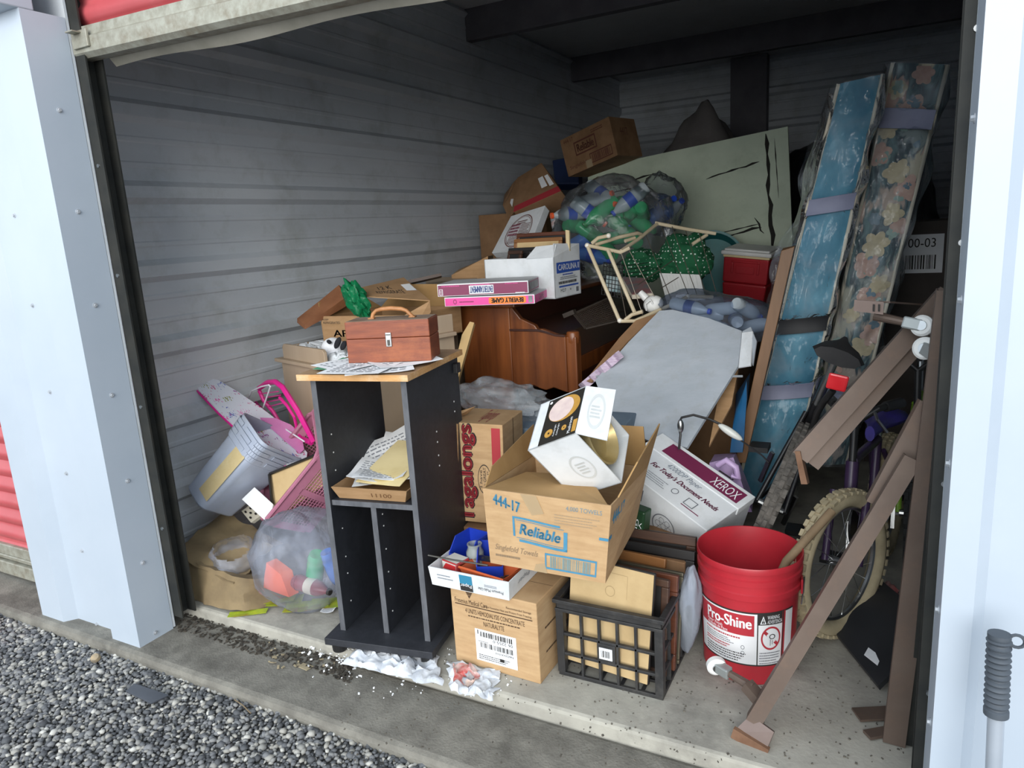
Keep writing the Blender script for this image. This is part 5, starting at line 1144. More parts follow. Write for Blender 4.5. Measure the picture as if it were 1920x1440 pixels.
# ================================================================== far pile over the piano
# pizza box
pq = [at(922, 474, 3.9), at(990, 470, 3.8), at(1022, 385, 4.05)]; pq.append(onplane(958, 405, *pq))
pz_ = thing('pizza_box', 'white pizza box with oval print leaning against the left wall', 'box', pq[0] - V(0, 0, .02))
MB().slab(pq, .05).build('box_shell', WHITEC, pz_, bevel=.003); fq = quad(*pq); RB = M('pizza_brown_ink', '#6d5a55', '#7d4a48', rough=.7, scale=30)
ring(fq, .5, .5, .34, .40, .06, RB, pz_, 36); ring(fq, .5, .5, .30, .36, .03, RB, pz_, 36); smalltext(fq, (.22, .40, .52, .72), 4, M('pizza_red_ink', '#8a4a5c', rough=.7), pz_, 9, .7); smalltext(fq, (.3, .2, .76, .42), 6, RB, pz_, 4); smalltext(fq, (.5, .42, .8, .68), 7, RB, pz_, 8); smalltext(fq, (.35, .68, .65, .78), 2, RB, pz_, 5)
# brown carton with red band
BRP = [at(955, 392, 4.35), at(962, 400, 4.25), at(1054, 360, 4.3), at(1052, 345, 4.6)]
bq = [at(963, 398, 4.2), at(1052, 358, 4.2), at(1015, 305, 4.45)]; bq.append(onplane(970, 333, *bq))
bc = thing('red_band_carton', 'brown carton with red lower band lying high against the left wall', 'box', bq[0] - V(0, 0, .1))
MB().slab(bq, .16).build('body', CARDD, bc, bevel=.003); fq = quad(*bq); patch(fq, (0, 0, 1, .16), REDI, bc); patch(fq, (.68, .30, .82, .62), PAPER, bc, 'white_label'); patch(fq, (.86, .26, .96, .60), PAPER, bc, 'white_label'); MB().slab([at(952, 374, 4.3), at(963, 399, 4.2), at(971, 333, 4.45), at(955, 355, 4.5)], .05).build('side_flap', CARDD, bc); patch(quad(at(953, 376, 4.28), at(963, 397, 4.19), at(966, 372, 4.3), at(957, 365, 4.35)), (.3, .1, .7, .9), PAPER, bc, 'white_label')
# reliable carton far back
RP = boxpts((-1.822, 4.867, 1.832), (.427, .305, .258), (.7, -13.6, -14.6)); rc = carton('far_towel_carton', 'dark brown towel carton perched on top of the pile at the back', RP, CARDD); rfq = faces_of(RP)['front']; RI = M('rust_ink', '#5b3226', rough=.8)
outline(rfq, (.25, .42, .68, .78), .02, .04, RI, rc); text(rfq, 'Reliable', (.30, .50, .63, .70), RI, rc, bold=.004); outline(rfq, (.50, .08, .93, .34), .012, .03, RI, rc); barcode(rfq, (.54, .12, .9, .30), RI, rc, 20, 3); text(rfq, 'Singlefold', (.08, .12, .42, .24), RI, rc); smalltext(rfq, (.62, .82, .92, .92), 2, RI, rc); text(rfq, '444-17', (.06, .84, .26, .94), RI, rc)
text(faces_of(RP)['right'], '4417', (.3, .55, .6, .75), RI, rc); patch(quad(RP[0], RP[1], RP[5], RP[4], .002), (.4, .0, .52, .2), TAPE, rc, 'tape_strip')
# grey sack and dark bags behind
GSK = M('grey_sack_cloth', '#6a6664', '#5a5654', rough=.9, bump=.3)
tag(crumple((-1.32, 5.50, 1.02), (.38, .28, 1.02), .16, 3, None, 1.4).build('grey_sack', GSK, smooth=True), 'grey cloth sack slumped at the top of the pile behind the pale green tabletop', 'sack')
DKB = M('black_bag', '#17181b', '#222327', rough=.35, bump=.6, bscale=14)
tag(crumple((-2.18, 5.75, .82), (.36, .45, .84), .16, 8, None, 1.6).build('black_bag', DKB, smooth=True), 'black rubbish bag heaped below the far towel carton', 'bag')
tag(crumple((-.45, 6.1, .95), (.48, .5, .98), .16, 5, None, 1.6).build('black_bag', DKB, smooth=True), 'black rubbish bag heaped behind the pale green tabletop', 'bag')
tag(MB().box((-2.3, 4.66, .72), (.5, .6, 1.42), (0, 0, 3)).build('tall_carton', CARDD, bevel=.004), 'tall brown carton under the red banded carton by the left wall', 'box')
tag(MB().slab([at(1040, 345, 5.3), at(1085, 345, 5.3), at(1085, 290, 5.4), at(1035, 300, 5.4)], .1).build('blue_tote', M('navy_plastic', '#2a3a63', '#24345a', rough=.5), bevel=.01), 'dark blue tote left of the far towel carton', 'tote')

# ---- pale green painted panel with dark cracks
gp = thing('painted_tabletop', 'pale green painted tabletop with dark cracks leaning at the back', 'tabletop', (-1.2, 4.95, .7))
GQ = [at(1095, 560, 4.95), at(1490, 560, 4.95), at(1477, 237, 5.0)]; GQ.append(onplane(1103, 317, *GQ))
PGRN = M('pale_green_paint', '#c3cfb9', '#b7c4ae', rough=.6, scale=4, dirt='#98a58c', damount=.4)
MB().slab(GQ, .03).build('board', PGRN, gp); fq = quad(*GQ)
CRK = M('crack_dark', '#23211d', rough=.9)
def crack(pts, w):
    mb = MB(); vs = []
    r = random.Random(len(pts)); L_ = []; R2 = []
    for i, (u, v) in enumerate(pts):
        k = w * (.5 + r.random()) if 0 < i < len(pts) - 1 else w * .2
        du, dv_ = (pts[min(i + 1, len(pts) - 1)][0] - pts[max(i - 1, 0)][0], pts[min(i + 1, len(pts) - 1)][1] - pts[max(i - 1, 0)][1]); l = math.hypot(du, dv_) + 1e-6
        L_.append((u - dv_ / l * k, v + du / l * k)); R2.append((u + dv_ / l * k, v - du / l * k))
    n = len(pts); mb.add([fq(*p) for p in L_ + R2], [(i, i + 1, n + i + 1, n + i) for i in range(n - 1)]); mb.build('crack', CRK, gp)
rk = random.Random(3)
crack([(.905 + rk.uniform(-.006, .006) + .012 * k / 14, .985 - k * .06) for k in range(15)], .007); crack([(.94 + .01 * k / 8, .95 - k * .05) for k in range(8)], .002)
crack([(.62 + .25 * k / 8, .78 + .05 * k / 8 + rk.uniform(-.004, .004)) for k in range(9)], .005); crack([(.0 + .35 * k / 8, .86 + .012 * math.sin(k)) for k in range(9)], .005); crack([(.12 + .22 * k / 6, .79 + .02 * k / 6) for k in range(7)], .005); crack([(.55 + .32 * k / 8, .34 + .1 * k / 8 + rk.uniform(-.01, .01)) for k in range(9)], .006); crack([(.66 + .2 * k / 6, .42 + .04 * k / 6) for k in range(7)], .004); crack([(.84, .5), (.86, .46), (.865, .42), (.88, .40)], .006)
# ================================================================== middle heap between piano and mattresses
def pq4(pts): # planar quad: three points with depth, the fourth falls on their plane
    a = [at(*p) for p in pts[:3]]; return a + [onplane(*pts[3][:2], *a)]
HEAP = [((-.87, 3.45, .36), (.58, .8, .72), 2), ((-.70, 4.45, .395), (.9, .95, .79), -2), ((-.95, 2.72, .15), (.4, .3, .30), 8)]
for i, (c, d, yw) in enumerate(HEAP):
    tag(MB().box(c, d, (0, 0, yw)).build('buried_box', CARDD, bevel=.004), ('brown carton buried under the wire rack and bottles', 'wide brown carton buried under the red cooler', 'low brown carton under the white cardboard sheet')[i], 'box')

# ---- big white flattened carton
wa, wb_, wc = at(1240, 585, 3.0), at(1410, 630, 2.85), at(1285, 842, 2.48)
WP = lambda x, y: onplane(x, y, wa, wb_, wc)
ws = thing('flattened_carton', 'large dusty white flattened cardboard carton sloping over the heap', 'box', WP(1200, 800))
WSM = M('dusty_white_card', '#aab1b9', '#9da5ad', rough=.8, scale=5, stretch=(1, 3, 1), bump=.15, bscale=40, dirt='#8d8e88', dscale=16, damount=.4)
MB().poly3([WP(*q) for q in ((1238, 586), (1262, 584), (1330, 600), (1392, 624), (1385, 690), (1340, 762), (1290, 842), (1225, 832), (1150, 800), (1118, 716), (1180, 645))], .012).build('white_sheet', WSM, ws)
MB().slab([WP(1392, 622), WP(1400, 612) + V(.02, -.02, .0), at(1419, 640, 2.80), at(1412, 686, 2.76)], .006, True).build('corner_flap', WSM, ws); MB().slab([WP(1388, 625), at(1412, 622, 2.84), at(1408, 686, 2.74), WP(1383, 690)], .006, True).build('corner_flap', WHITEC, ws)
MB().poly3([WP(*q) + V(-.012, .02, -.01) for q in ((1236, 586), (1180, 640), (1112, 716), (1100, 714), (1165, 632), (1195, 600))], .008).build('brown_edge', CARDD, ws)
stripes(lambda u, v: WP(1118 + u * 275, 705 + v * 4) + V(0, -.004, .004), [(0, 0, 1, 1)], M('fold_line', '#8f959a', rough=.9), ws, 'fold_line')
stripes(lambda u, v: WP(1258 + u * 3 - v * 108, 600 + v * 112) + V(0, -.004, .004), [(0, 0, 1, 1)], M('fold_line', '#8f959a', rough=.9), ws, 'fold_line')
tag(MB().slab(pq4([(1330, 838, 2.62), (1352, 720, 2.78), (1385, 690, 2.82), (1372, 760, 2.7)]), .01, True).build('brown_sheet', CARD), 'brown cardboard sheet edge under the white flattened carton', 'cardboard')
tag(MB().sheet(lambda u, v: at(1085 + 75 * u + 10 * v, 722 - 65 * u + 12 * v, 2.80 + .02 * math.sin(u * 30)), 40, 3, .02).build('striped_cloth', M('mauve_stripe', '#a58fa8', '#c9bccb', rough=.9, scale=30, stretch=(1, .1, 6)), smooth=True), 'mauve striped cloth tucked between piano and white sheet', 'cloth')
tag(lump([at(1368, 850, 2.66), at(1392, 850, 2.66), at(1395, 830, 2.9), at(1372, 830, 2.9), at(1378, 770, 2.70), at(1400, 715, 2.70), at(1405, 700, 2.9), at(1380, 740, 2.9)], 4, .008, 2, 'blue_sack', M('deep_blue_bag', '#1d5a86', '#174b72', rough=.4)), 'deep blue plastic sack beside the brown plank', 'sack')

# ---- cream tubular rack
CREAM = M('cream_tube', '#cdbfa3', '#b9aa8c', rough=.4)
rk_ = thing('tubular_rack', 'cream tubular wire rack tipped over in the middle of the heap', 'rack', at(1190, 600, 3.1))
def T(pts, r=.0085, nm='tube'): MB().tube([at(*p) for p in pts], r, 8).build(nm, CREAM, rk_, smooth=True)
T([(1101, 460, 3.05), (1162, 602, 2.98)]); T([(1140, 469, 3.06), (1190, 586, 3.0)]); T([(1101, 460, 3.05), (1164, 473, 3.08), (1180, 465, 3.1)]); T([(1110, 456, 3.05), (1122, 446, 3.05), (1141, 442, 3.06)]); T([(1116, 459, 3.06), (1160, 445, 3.15), (1195, 437, 3.25), (1203, 440, 3.3)])
T([(1164, 471, 3.08), (1195, 450, 3.25), (1232, 420, 3.45)]); T([(1228, 418, 3.45), (1290, 430, 3.5), (1342, 438, 3.55)]); T([(1298, 458, 3.5), (1326, 440, 3.55)]); T([(1172, 452, 3.2), (1190, 446, 3.25)])
T([(1162, 602, 2.98), (1190, 602, 3.0), (1240, 580, 3.1), (1289, 557, 3.25)]); T([(1172, 600, 2.99), (1185, 590, 3.0), (1205, 584, 3.0)]); T([(1289, 556, 3.25), (1336, 557, 3.35)])
for q in ((1162, 601, 2.98), (1289, 556, 3.25), (1141, 442, 3.06), (1228, 590, 3.08), (1101, 460, 3.05)): MB().blob(at(*q), (.0115, .0115, .0115), None, 12, 8).build('end_ball', M('pearl_ball', '#e4dfd2', rough=.3), rk_, smooth=True)
WIRE = M('dark_wire', '#6b6459', rough=.4, metal=.6)
for a, b in (((1150, 470, 3.07), (1175, 600, 2.99)), ((1180, 470, 3.12), (1240, 580, 3.1)), ((1210, 438, 3.35), (1262, 570, 3.2)), ((1240, 425, 3.45), (1292, 556, 3.25)), ((1260, 425, 3.46), (1308, 556, 3.3)), ((1285, 430, 3.5), (1325, 556, 3.34)), ((1310, 434, 3.52), (1345, 555, 3.4)), ((1165, 475, 3.08), (1205, 590, 3.04))): MB().tube([at(*a), at(*b)], .002, 6).build('wire', WIRE, rk_)
for a, b in (((1195, 535, 3.05), (1262, 488, 3.3)), ((1240, 540, 3.12), (1272, 520, 3.25))): MB().tube([at(*a), at(*b)], .002, 6).build('wire', WIRE, rk_)

# ---- things behind and inside the rack
GDOT = bpy.data.materials.new('green_dotted_cloth'); GDOT.use_nodes = True
_N = GDOT.node_tree.nodes; _L = GDOT.node_tree.links; _t = _N.new('ShaderNodeTexCoord'); _v = _N.new('ShaderNodeTexVoronoi'); _v.inputs['Scale'].default_value = 55; _v.inputs['Randomness'].default_value = .35; _L.new(_t.outputs['Object'], _v.inputs['Vector'])
_r = _N.new('ShaderNodeValToRGB'); _r.color_ramp.elements[0].position = .20; _r.color_ramp.elements[1].position = .25; _r.color_ramp.elements[0].color = lin('#dfe8df'); _r.color_ramp.elements[1].color = lin('#135a37'); _L.new(_v.outputs['Distance'], _r.inputs[0]); _L.new(_r.outputs[0], _N['Principled BSDF'].inputs['Base Color']); _N['Principled BSDF'].inputs['Roughness'].default_value = .85
tag(crumple(at(1285, 490, 3.75), (.14, .12, .14), .28, 3, rotm(0, 15, 0), 1.8).build('dotted_cloth', GDOT, smooth=True), 'bunched green cloth with white polka dots next to the teal tub', 'cloth'); tag(crumple(at(1205, 498, 3.7), (.11, .1, .08), .3, 7, None, 1.8).build('dotted_cloth', GDOT, smooth=True), 'smaller green polka dot cloth bundle behind the wire rack', 'cloth')
tub = thing('teal_tub', 'round teal plastic tub standing on its side left of the red cooler', 'tub', at(1335, 560, 4.8)); TEAL = M('teal_plastic', '#1f7c7d', '#1a6c6f', rough=.4)
MB().lathe([(.001, 0), (.17, 0), (.185, .01), (.205, .12), (.215, .125), (.215, .13), (.2, .128), (.18, .014), (.001, .008)], 48, at(1335, 500, 4.82), rotm(78, 0, 8), cap=False).build('tub_shell', TEAL, tub, smooth=True, auto=.8)
# white louvred panel, book, jug, wire basket, mesh crate
lv = thing('louvred_panel', 'white ribbed plastic panel standing behind the wire rack', 'panel', at(1270, 575, 3.5)); LQ = pq4([(1252, 575, 3.42), (1322, 560, 3.45), (1312, 515, 3.55), (1236, 512, 3.55)])
MB().slab(LQ, .015).build('plate', WHITEP, lv); fq = quad(*LQ, off=.004)
for k in range(11): MB().sheet(lambda u, v: fq(.06 + .08 * k + u * .035, .05 + v * .9), 1, 1, .006).build('rib', WHITEP, lv)
bk_ = thing('hardcover_book', 'grey green hardcover book with red floral cover lying in the rack', 'book', at(1195, 550, 3.2)); BQ = pq4([(1185, 551, 3.12), (1224, 548, 3.15), (1207, 521, 3.32), (1167, 519, 3.3)])
MB().slab(BQ, .004).build('cover', M('book_cover', '#5f6f70', '#8a5a5a', rough=.5, scale=25), bk_); MB().slab([p - V(0, 0, .005) for p in BQ], .02).build('pages', M('book_pages', '#cfc6b4', rough=.8), bk_)
jg = thing('white_jug', 'white plastic jug with handle lying in the wire rack', 'jug', at(1222, 585, 3.1)); MB().blob(at(1225, 570, 3.12), (.045, .04, .038), rotm(0, -20, 0)).build('jug_body', WHITEP, jg, smooth=True); MB().cyl(at(1212, 560, 3.12), at(1200, 548, 3.12), .018, .014, 14).build('jug_neck', WHITEP, jg); MB().tube([at(1212, 582, 3.08), at(1210, 570, 3.07), at(1220, 562, 3.07), at(1224, 570, 3.07)], .004, 8).build('jug_handle', WHITEP, jg, smooth=True)
wbk = thing('wire_basket', 'black wire mesh basket holding cards left of the rack', 'basket', at(1148, 555, 3.35))
o_, a_, b_ = at(1128, 552, 3.35), at(1170, 560, 3.30), at(1132, 492, 3.4)
for k in range(8): MB().tube([o_ + (a_ - o_) * k / 7, o_ + (a_ - o_) * k / 7 + (b_ - o_)], .002, 6).build('wire', BLACKM, wbk)
for k in range(9): MB().tube([o_ + (b_ - o_) * k / 8, a_ + (b_ - o_) * k / 8, a_ + (b_ - o_) * k / 8 + V(.05, .2, 0)], .002, 6).build('wire', BLACKM, wbk)
tag(MB().slab(pq4([(1135, 545, 3.42), (1160, 548, 3.4), (1162, 520, 3.42), (1136, 516, 3.42)]), .02).build('card_bundle', M('card_white_blue', '#dde3e4', '#9fc3c8', rough=.7, scale=14)), 'bundle of white cards inside the black wire basket', 'cards')
ms = thing('mesh_crate', 'brown wire mesh cage with wooden edge lying on the piano keyboard lid', 'cage', at(1110, 615, 3.05)); RUST = M('rusty_mesh', '#3a2f26', '#2c231b', rough=.6, metal=.2)
MQ = [at(1075, 588, 3.0), at(1098, 616, 2.96), at(1165, 600, 3.08), at(1142, 558, 3.2)]
for a, b in ((0, 1), (1, 2), (2, 3), (3, 0)): MB().bar(MQ[a], MQ[b], .007, .007).build('wood_edge', M('edge_wood', '#2d251e', rough=.7), ms)
mb = MB(); f_ = lambda u, v: (1 - v) * ((1 - u) * MQ[0] + u * MQ[1]) + v * ((1 - u) * MQ[3] + u * MQ[2])
for k in range(1, 12): mb.tube([f_(k / 12, 0), f_(k / 12, 1)], .0014, 4)
for k in range(1, 26): mb.tube([f_(0, k / 26), f_(1, k / 26)], .0014, 4)
mo = mb.build('mesh', RUST, ms); mo['kind'] = 'stuff'
MB().bar(at(1058, 592, 3.0), at(1078, 584, 3.0), .03, .02).build('wood_block', M('edge_wood', '#2d251e', rough=.7), ms)

# ---- red cooler
co = thing('cooler', 'small red picnic cooler with white lid on the heap', 'cooler', (-.78, 4.55, .80), (4.7, 6.4, -8.3)); CR_ = M('cooler_red', '#b0222d', '#9e1e28', rough=.4)
ct_, cb_ = [(-.135, -.11), (.135, -.11), (.135, .11), (-.135, .11)], [(-.122, -.10), (.122, -.10), (.122, .10), (-.122, .10)]
MB().hexa([(x, y, 0) for x, y in cb_] + [(x * .99, y * .99, .13) for x, y in ct_]).build('lower_body', CR_, co, local=True, bevel=.012); MB().hexa([(x * .985, y * .985, .132) for x, y in ct_] + [(x, y, .283) for x, y in ct_]).build('upper_body', CR_, co, local=True, bevel=.01)
MB().span((-.138, -.113, .283), (.138, .113, .297)).build('cream_gasket', M('cream_gasket', '#d8c79a', rough=.5), co, local=True, bevel=.003); MB().span((-.15, -.125, .297), (.15, .125, .322)).build('lid', WHITEP, co, local=True, bevel=.009); MB().span((-.135, -.11, .322), (.135, .11, .334)).build('lid_crown', WHITEP, co, local=True, bevel=.006)
for a, b in (((-.085, -.117, .255), (.085, -.108, .268)), ((-.085, -.117, .19), (-.07, -.108, .255)), ((.07, -.117, .19), (.085, -.108, .255))): MB().span(a, b).build('side_grip', CR_, co, local=True, bevel=.004)
MB().span((-.055, -.1145, .19), (.055, -.108, .235)).build('grip_recess', CR_, co, local=True, bevel=.004)

# ---- bags of bottles
CBAG = film('bottle_bag_film', '#f4f6f8', '#aeb4bb', .05, .30, .12, 6, .9, .6)
big = bagshape(at(1150, 432, 4.05), (.34, .26, .30), 4, .14, rotm(0, 6, 10)).build('clear_bag', CBAG, smooth=True); tag(big, 'large clear bag of empty bottles in front of the pale green tabletop', 'bag')
sm = bagshape(at(1240, 385, 4.35), (.15, .13, .17), 12, .18).build('clear_bag', CBAG, smooth=True); tag(sm, 'smaller clear bag of bottles right of the large bottle bag', 'bag')
neck = MB().sheet(lambda u, v: at(1225, 362, 4.2) + (at(1262, 352, 4.2) - at(1225, 362, 4.2)) * v + V(.012 + .03 * v, .01, 0) * math.cos(u * 6.28) * (1 + .6 * math.sin(u * 20)) + V(0, .012, .02 + .04 * v) * math.sin(u * 6.28), 24, 4).build('bag_knot', CBAG, None, smooth=True)
bpy.data.objects.remove(neck, do_unlink=True)
rb = random.Random(11); gB = 'bottles in the clear bags'
specs = [(1085, 425, GRNG, GRC), (1120, 412, GRNG, GRC), (1155, 418, GRNG, BLUC), (1110, 440, GRNG, GRC), (1160, 445, GRNG, GRC), (1090, 452, BLUG, BLUC), (1075, 400, CLRG, ORC), (1110, 375, CLRG, ORC), (1125, 362, CLRG, ORC), (1150, 385, GRNG, BLUC), (1185, 372, CLRG, BLUC), (1180, 400, GRNG, BLUC), (1200, 420, GRNG, GRC), (1205, 400, GRNG, GRC), (1100, 395, CLRG, ORC), (1180, 440, GRNG, REDC), (1130, 395, GRNG, GRC), (1145, 405, GRNG, GRC), (1240, 385, CLRG, BLUC), (1225, 405, BLUG, BLUC), (1250, 400, CLRG, BLUC), (1135, 465, GRNG, GRC), (1110, 480, BLUG, BLUC)]
cname = {id(GRNG): 'green', id(CLRG): 'clear', id(BLUG): 'blue'}
for i, (px, py, mt, cp_) in enumerate(specs):
    p = at(px, py, (3.96 if px < 1215 else 4.28) + rb.uniform(-.03, .12)); d = V(rb.uniform(-1, 1), rb.uniform(-.5, .3), rb.uniform(-.5, .5)); d = unit(d)
    cn_ = cname[id(mt)]; kb_ = {id(GRC): 'green', id(BLUC): 'blue', id(ORC): 'orange', id(REDC): 'red'}[id(cp_)]
    bottle('%s drink bottle with %s cap inside the clear %s bag' % (cn_, kb_, 'large' if px < 1215 else 'smaller'), p - d * .1, d, .042, .24, mt, cp_, (None if i % 2 else M('blue_red_band', '#2b4fae', rough=.5)) if mt is not GRNG else (M('green_band', '#1f7a45', rough=.5) if i % 2 else None), gB)
# a small bright bottle beside the bag
bottle('clear bottle with orange cap beside the red banded carton', at(1040, 405, 4.1), (.2, -.3, -.4), .03, .16, CLRG, ORC, M('white_band', '#dcdcdc', '#b03030', rough=.6, scale=12), None)
low = bagshape(at(1345, 592, 3.2), (.28, .20, .105), 9, .16, rotm(0, 8, 0)).build('blue_bottle_bag', film('bluish_bag_film', '#dfe6f2', '#8f9aac', .12, .4, .12, 7), smooth=True); tag(low, 'flat clear bag of blue water bottles below the red cooler', 'bag')
for i, (px, py) in enumerate(((1290, 575), (1320, 590), (1350, 580), (1380, 600), (1400, 580), (1335, 610), (1300, 600), (1412, 612))):
    p = at(px, py, 3.12 + .02 * (i % 3)); d = unit(V(rb.uniform(-1, 1), rb.uniform(-.4, .4), rb.uniform(-.25, .25))); bottle('blue capped water bottle inside the flat bag below the red cooler', p - d * .08, d, .03, .19, CLRG, BLUC, M('navy_band', '#3f5487', rough=.5) if i % 3 == 0 else None, 'bottles in the flat bag')

# ---- lamp cord, lilac appliance
LILP = M('lilac_plastic', '#b9a0c8', '#ab92bb', rough=.4)
la = thing('lilac_appliance', 'lilac plastic appliance with moulded grip behind the copier paper carton', 'appliance', at(1365, 930, 2.55)); lump([at(1325, 960, 2.5), at(1410, 960, 2.5), at(1412, 930, 2.75), at(1330, 930, 2.75), at(1330, 868, 2.52), at(1375, 858, 2.52), at(1380, 850, 2.72), at(1340, 852, 2.72)], 6, .002, 2, 'housing', LILP, la); MB().tube([at(1346, 872, 2.47), at(1362, 863, 2.46), at(1380, 876, 2.46), at(1384, 895, 2.46), at(1372, 892, 2.46)], .012, 10).build('grip', LILP, la, smooth=True); MB().bar(at(1348, 882, 2.455), at(1375, 900, 2.455), .004, .004).build('grip_slot', INK, la)
cd = thing('lamp_cord', 'black lamp cord with two silver inline switches arching over the copier carton', 'cord', at(1275, 840, 2.42))
MB().tube([at(*q) for q in ((1273, 842, 2.42), (1276, 815, 2.42), (1272, 795, 2.44), (1278, 783, 2.46), (1300, 778, 2.48), (1330, 786, 2.50), (1352, 796, 2.5))], .0045, 8).build('cord', BLACKP, cd, smooth=True); MB().tube([at(*q) for q in ((1388, 825, 2.5), (1410, 840, 2.48), (1430, 855, 2.45), (1442, 868, 2.43))], .0028, 8).build('cord', BLACKP, cd, smooth=True)
MB().blob(at(1276, 799, 2.43), (.012, .012, .026), None, 16, 12).build('switch', STEEL, cd, smooth=True); MB().blob(at(1369, 810, 2.5), (.05, .014, .014), rotm(0, 32, 0), 20, 12).build('switch', M('pearl_switch', '#cfd2cc', rough=.3), cd, smooth=True)
# ================================================================== mattresses, bicycles and bed rails on the right
def mattress(name, label, TL, TR, BL_, BR_, depth, mat, edge, straps, film_m):
    """mattress standing on end: narrow border faces the door; corners of that border, then depth along +Y"""
    t = thing(name, label, 'mattress', (BL_ + BR_) / 2)
    n = unit(np.cross(TR - TL, BL_ - TL)); n = n if n[1] > 0 else -n; D = n * depth
    K = 26; mb = MB()
    def bor(u, v):
        p = (1 - v) * ((1 - u) * BL_ + u * BR_) + v * ((1 - u) * TL + u * TR); bul = .012 * (1 - (2 * u - 1) ** 4)
        pinch = sum(math.exp(-((v - s) / .02) ** 2) for s in straps); return p - n * (bul - .018 * pinch) + n * .006 * nz((u * 3, v * 22, 1), 1.0, 3)
    mb.sheet(bor, 8, 60, .03); body = mb.build('border_panel', mat, t, smooth=True)
    MB().hexa([BL_ + n * .03, BR_ + n * .03, BR_ + D, BL_ + D, TL + n * .03, TR + n * .03, TR + D, TL + D]).build('core', mat, t, bevel=.012)
    for u in (0, 1): MB().tube([bor(u, k / 40) - n * .003 for k in range(41)], .007, 8).build('piping', edge, t, smooth=True)
    ux_ = unit(TR - TL); w = np.linalg.norm(TR - TL)
    def wrap(u, v):
        # loose film round the border and both sides
        a = u * 3; f = bor(min(1, max(0, a - 1)), v)
        if a < 1: f = bor(0, v) - ux_ * .02 + D * (1 - a) * .9
        elif a > 2: f = bor(1, v) + ux_ * .02 + D * (a - 2) * .9
        else: f = f - n * .012
        pinch = max(math.exp(-((v - s) / .03) ** 2) for s in straps)
        k = .016 * (1 - pinch); f = f - n * .010 * abs(nz((u * 14 + v * 10, v * 16 - u * 6, 3), 1, 8)) * (1 - .5 * pinch); return f - n * k * (1 + nz((u * 9, v * 14, 2), 1, 5)) + ux_ * k * 2.2 * nz((u * 5, v * 9, 7), 1, 1) * (1 if a < 1 or a > 2 else .2)
    MB().sheet(wrap, 96, 260).build('plastic_wrap', film_m, t, smooth=True)
    return t, bor, n, ux_
FCL = film('mattress_film', '#f6f9fc', '#d5dee6', .03, .30, .12, 6, 1.0, .8)
BLUF = M('blue_satin', '#2d6f89', '#62a3b8', rough=.55, scale=5, stretch=(1, 1, .6), bump=.5, bscale=18, dirt='#2f6579', damount=.6, dscale=7)
PIPE = M('cream_piping', '#d6cdb8', rough=.7); STRP = M('lilac_strap', '#8f93ab', '#80849c', rough=.6); STRK = M('black_strap', '#26272a', rough=.6)
t, bor, n, ux_ = mattress('blue_mattress', 'blue mattress wrapped in clear plastic standing on end beside the plank', at(1572, 158, 3.10), at(1655, 140, 3.12), at(1378, 935, 3.06), at(1478, 935, 3.08), .5, BLUF, PIPE, (.735, .455, .29), FCL)
def strap(v, m, t, bor, n, h=.018):
    MB().sheet(lambda u, q: bor(u, v + (q - .5) * 2 * h - .02 * (u - .5) * 0) - n * .020, 8, 2, .003).build('strap', m, t, smooth=True)
LW = lambda v: .085 * math.sin(math.pi * min(1, max(0, (v - .30) / .68))) ** .6 * (1 - .75 * math.exp(-((v - .735) / .05) ** 2)) * (1 - .75 * math.exp(-((v - .455) / .05) ** 2))
MB().sheet(lambda u, v: bor(0, .30 + .68 * v) - ux_ * u * LW(.30 + .68 * v) * (1 + .3 * nz((v * 12, u, 2), 1, 4)) - n * (.01 + .03 * nz((v * 9, u * 4, 5), 1, 2) - .05 * u), 16, 120).build('loose_wrap', FCL, t, smooth=True)
strap(.735, STRP, t, bor, n); strap(.455, STRK, t, bor, n); strap(.29, STRP, t, bor, n)
FLO2 = bpy.data.materials.new('floral_upholstery'); FLO2.use_nodes = True
_N = FLO2.node_tree.nodes; _L = FLO2.node_tree.links; _t = _N.new('ShaderNodeTexCoord'); _v = _N.new('ShaderNodeTexVoronoi'); _v.inputs['Scale'].default_value = 9; _n = _N.new('ShaderNodeTexNoise'); _n.inputs['Scale'].default_value = 14; _n.inputs['Detail'].default_value = 5
_mx = _N.new('ShaderNodeMix'); _mx.data_type = 'VECTOR'; _mx.inputs['Factor'].default_value = .14; _L.new(_t.outputs['Object'], _mx.inputs['A']); _L.new(_n.outputs['Color'], _mx.inputs['B']); _L.new(_mx.outputs['Result'], _v.inputs['Vector'])
_r = _N.new('ShaderNodeValToRGB'); _r.color_ramp.elements[0].position = .40; _r.color_ramp.elements[1].position = .55; _L.new(_v.outputs['Distance'], _r.inputs[0])
_c = _N.new('ShaderNodeValToRGB'); _e = _c.color_ramp.elements; _e[0].color = lin('#c09a88'); _e[1].color = lin('#d0c2a2')
for _p, _q in ((.35, '#8aa39a'), (.55, '#b59f90'), (.75, '#5f7a82')): _z = _e.new(_p); _z.color = lin(_q)
_sx = _N.new('ShaderNodeSeparateColor'); _L.new(_v.outputs['Color'], _sx.inputs[0]); _L.new(_sx.outputs[0], _c.inputs[0])
_b = _N.new('ShaderNodeValToRGB'); _b.color_ramp.elements[0].color = lin('#2c4149'); _b.color_ramp.elements[1].color = lin('#6d8a8c'); _b.color_ramp.elements[0].position = .4; _b.color_ramp.elements[1].position = .65; _L.new(_n.outputs['Fac'], _b.inputs[0])
_m = _N.new('ShaderNodeMix'); _m.data_type = 'RGBA'; _L.new(_r.outputs[0], _m.inputs['Factor']); _L.new(_c.outputs[0], _m.inputs['A']); _L.new(_b.outputs[0], _m.inputs['B']); _L.new(_m.outputs['Result'], _N['Principled BSDF'].inputs['Base Color']); _N['Principled BSDF'].inputs['Roughness'].default_value = .6
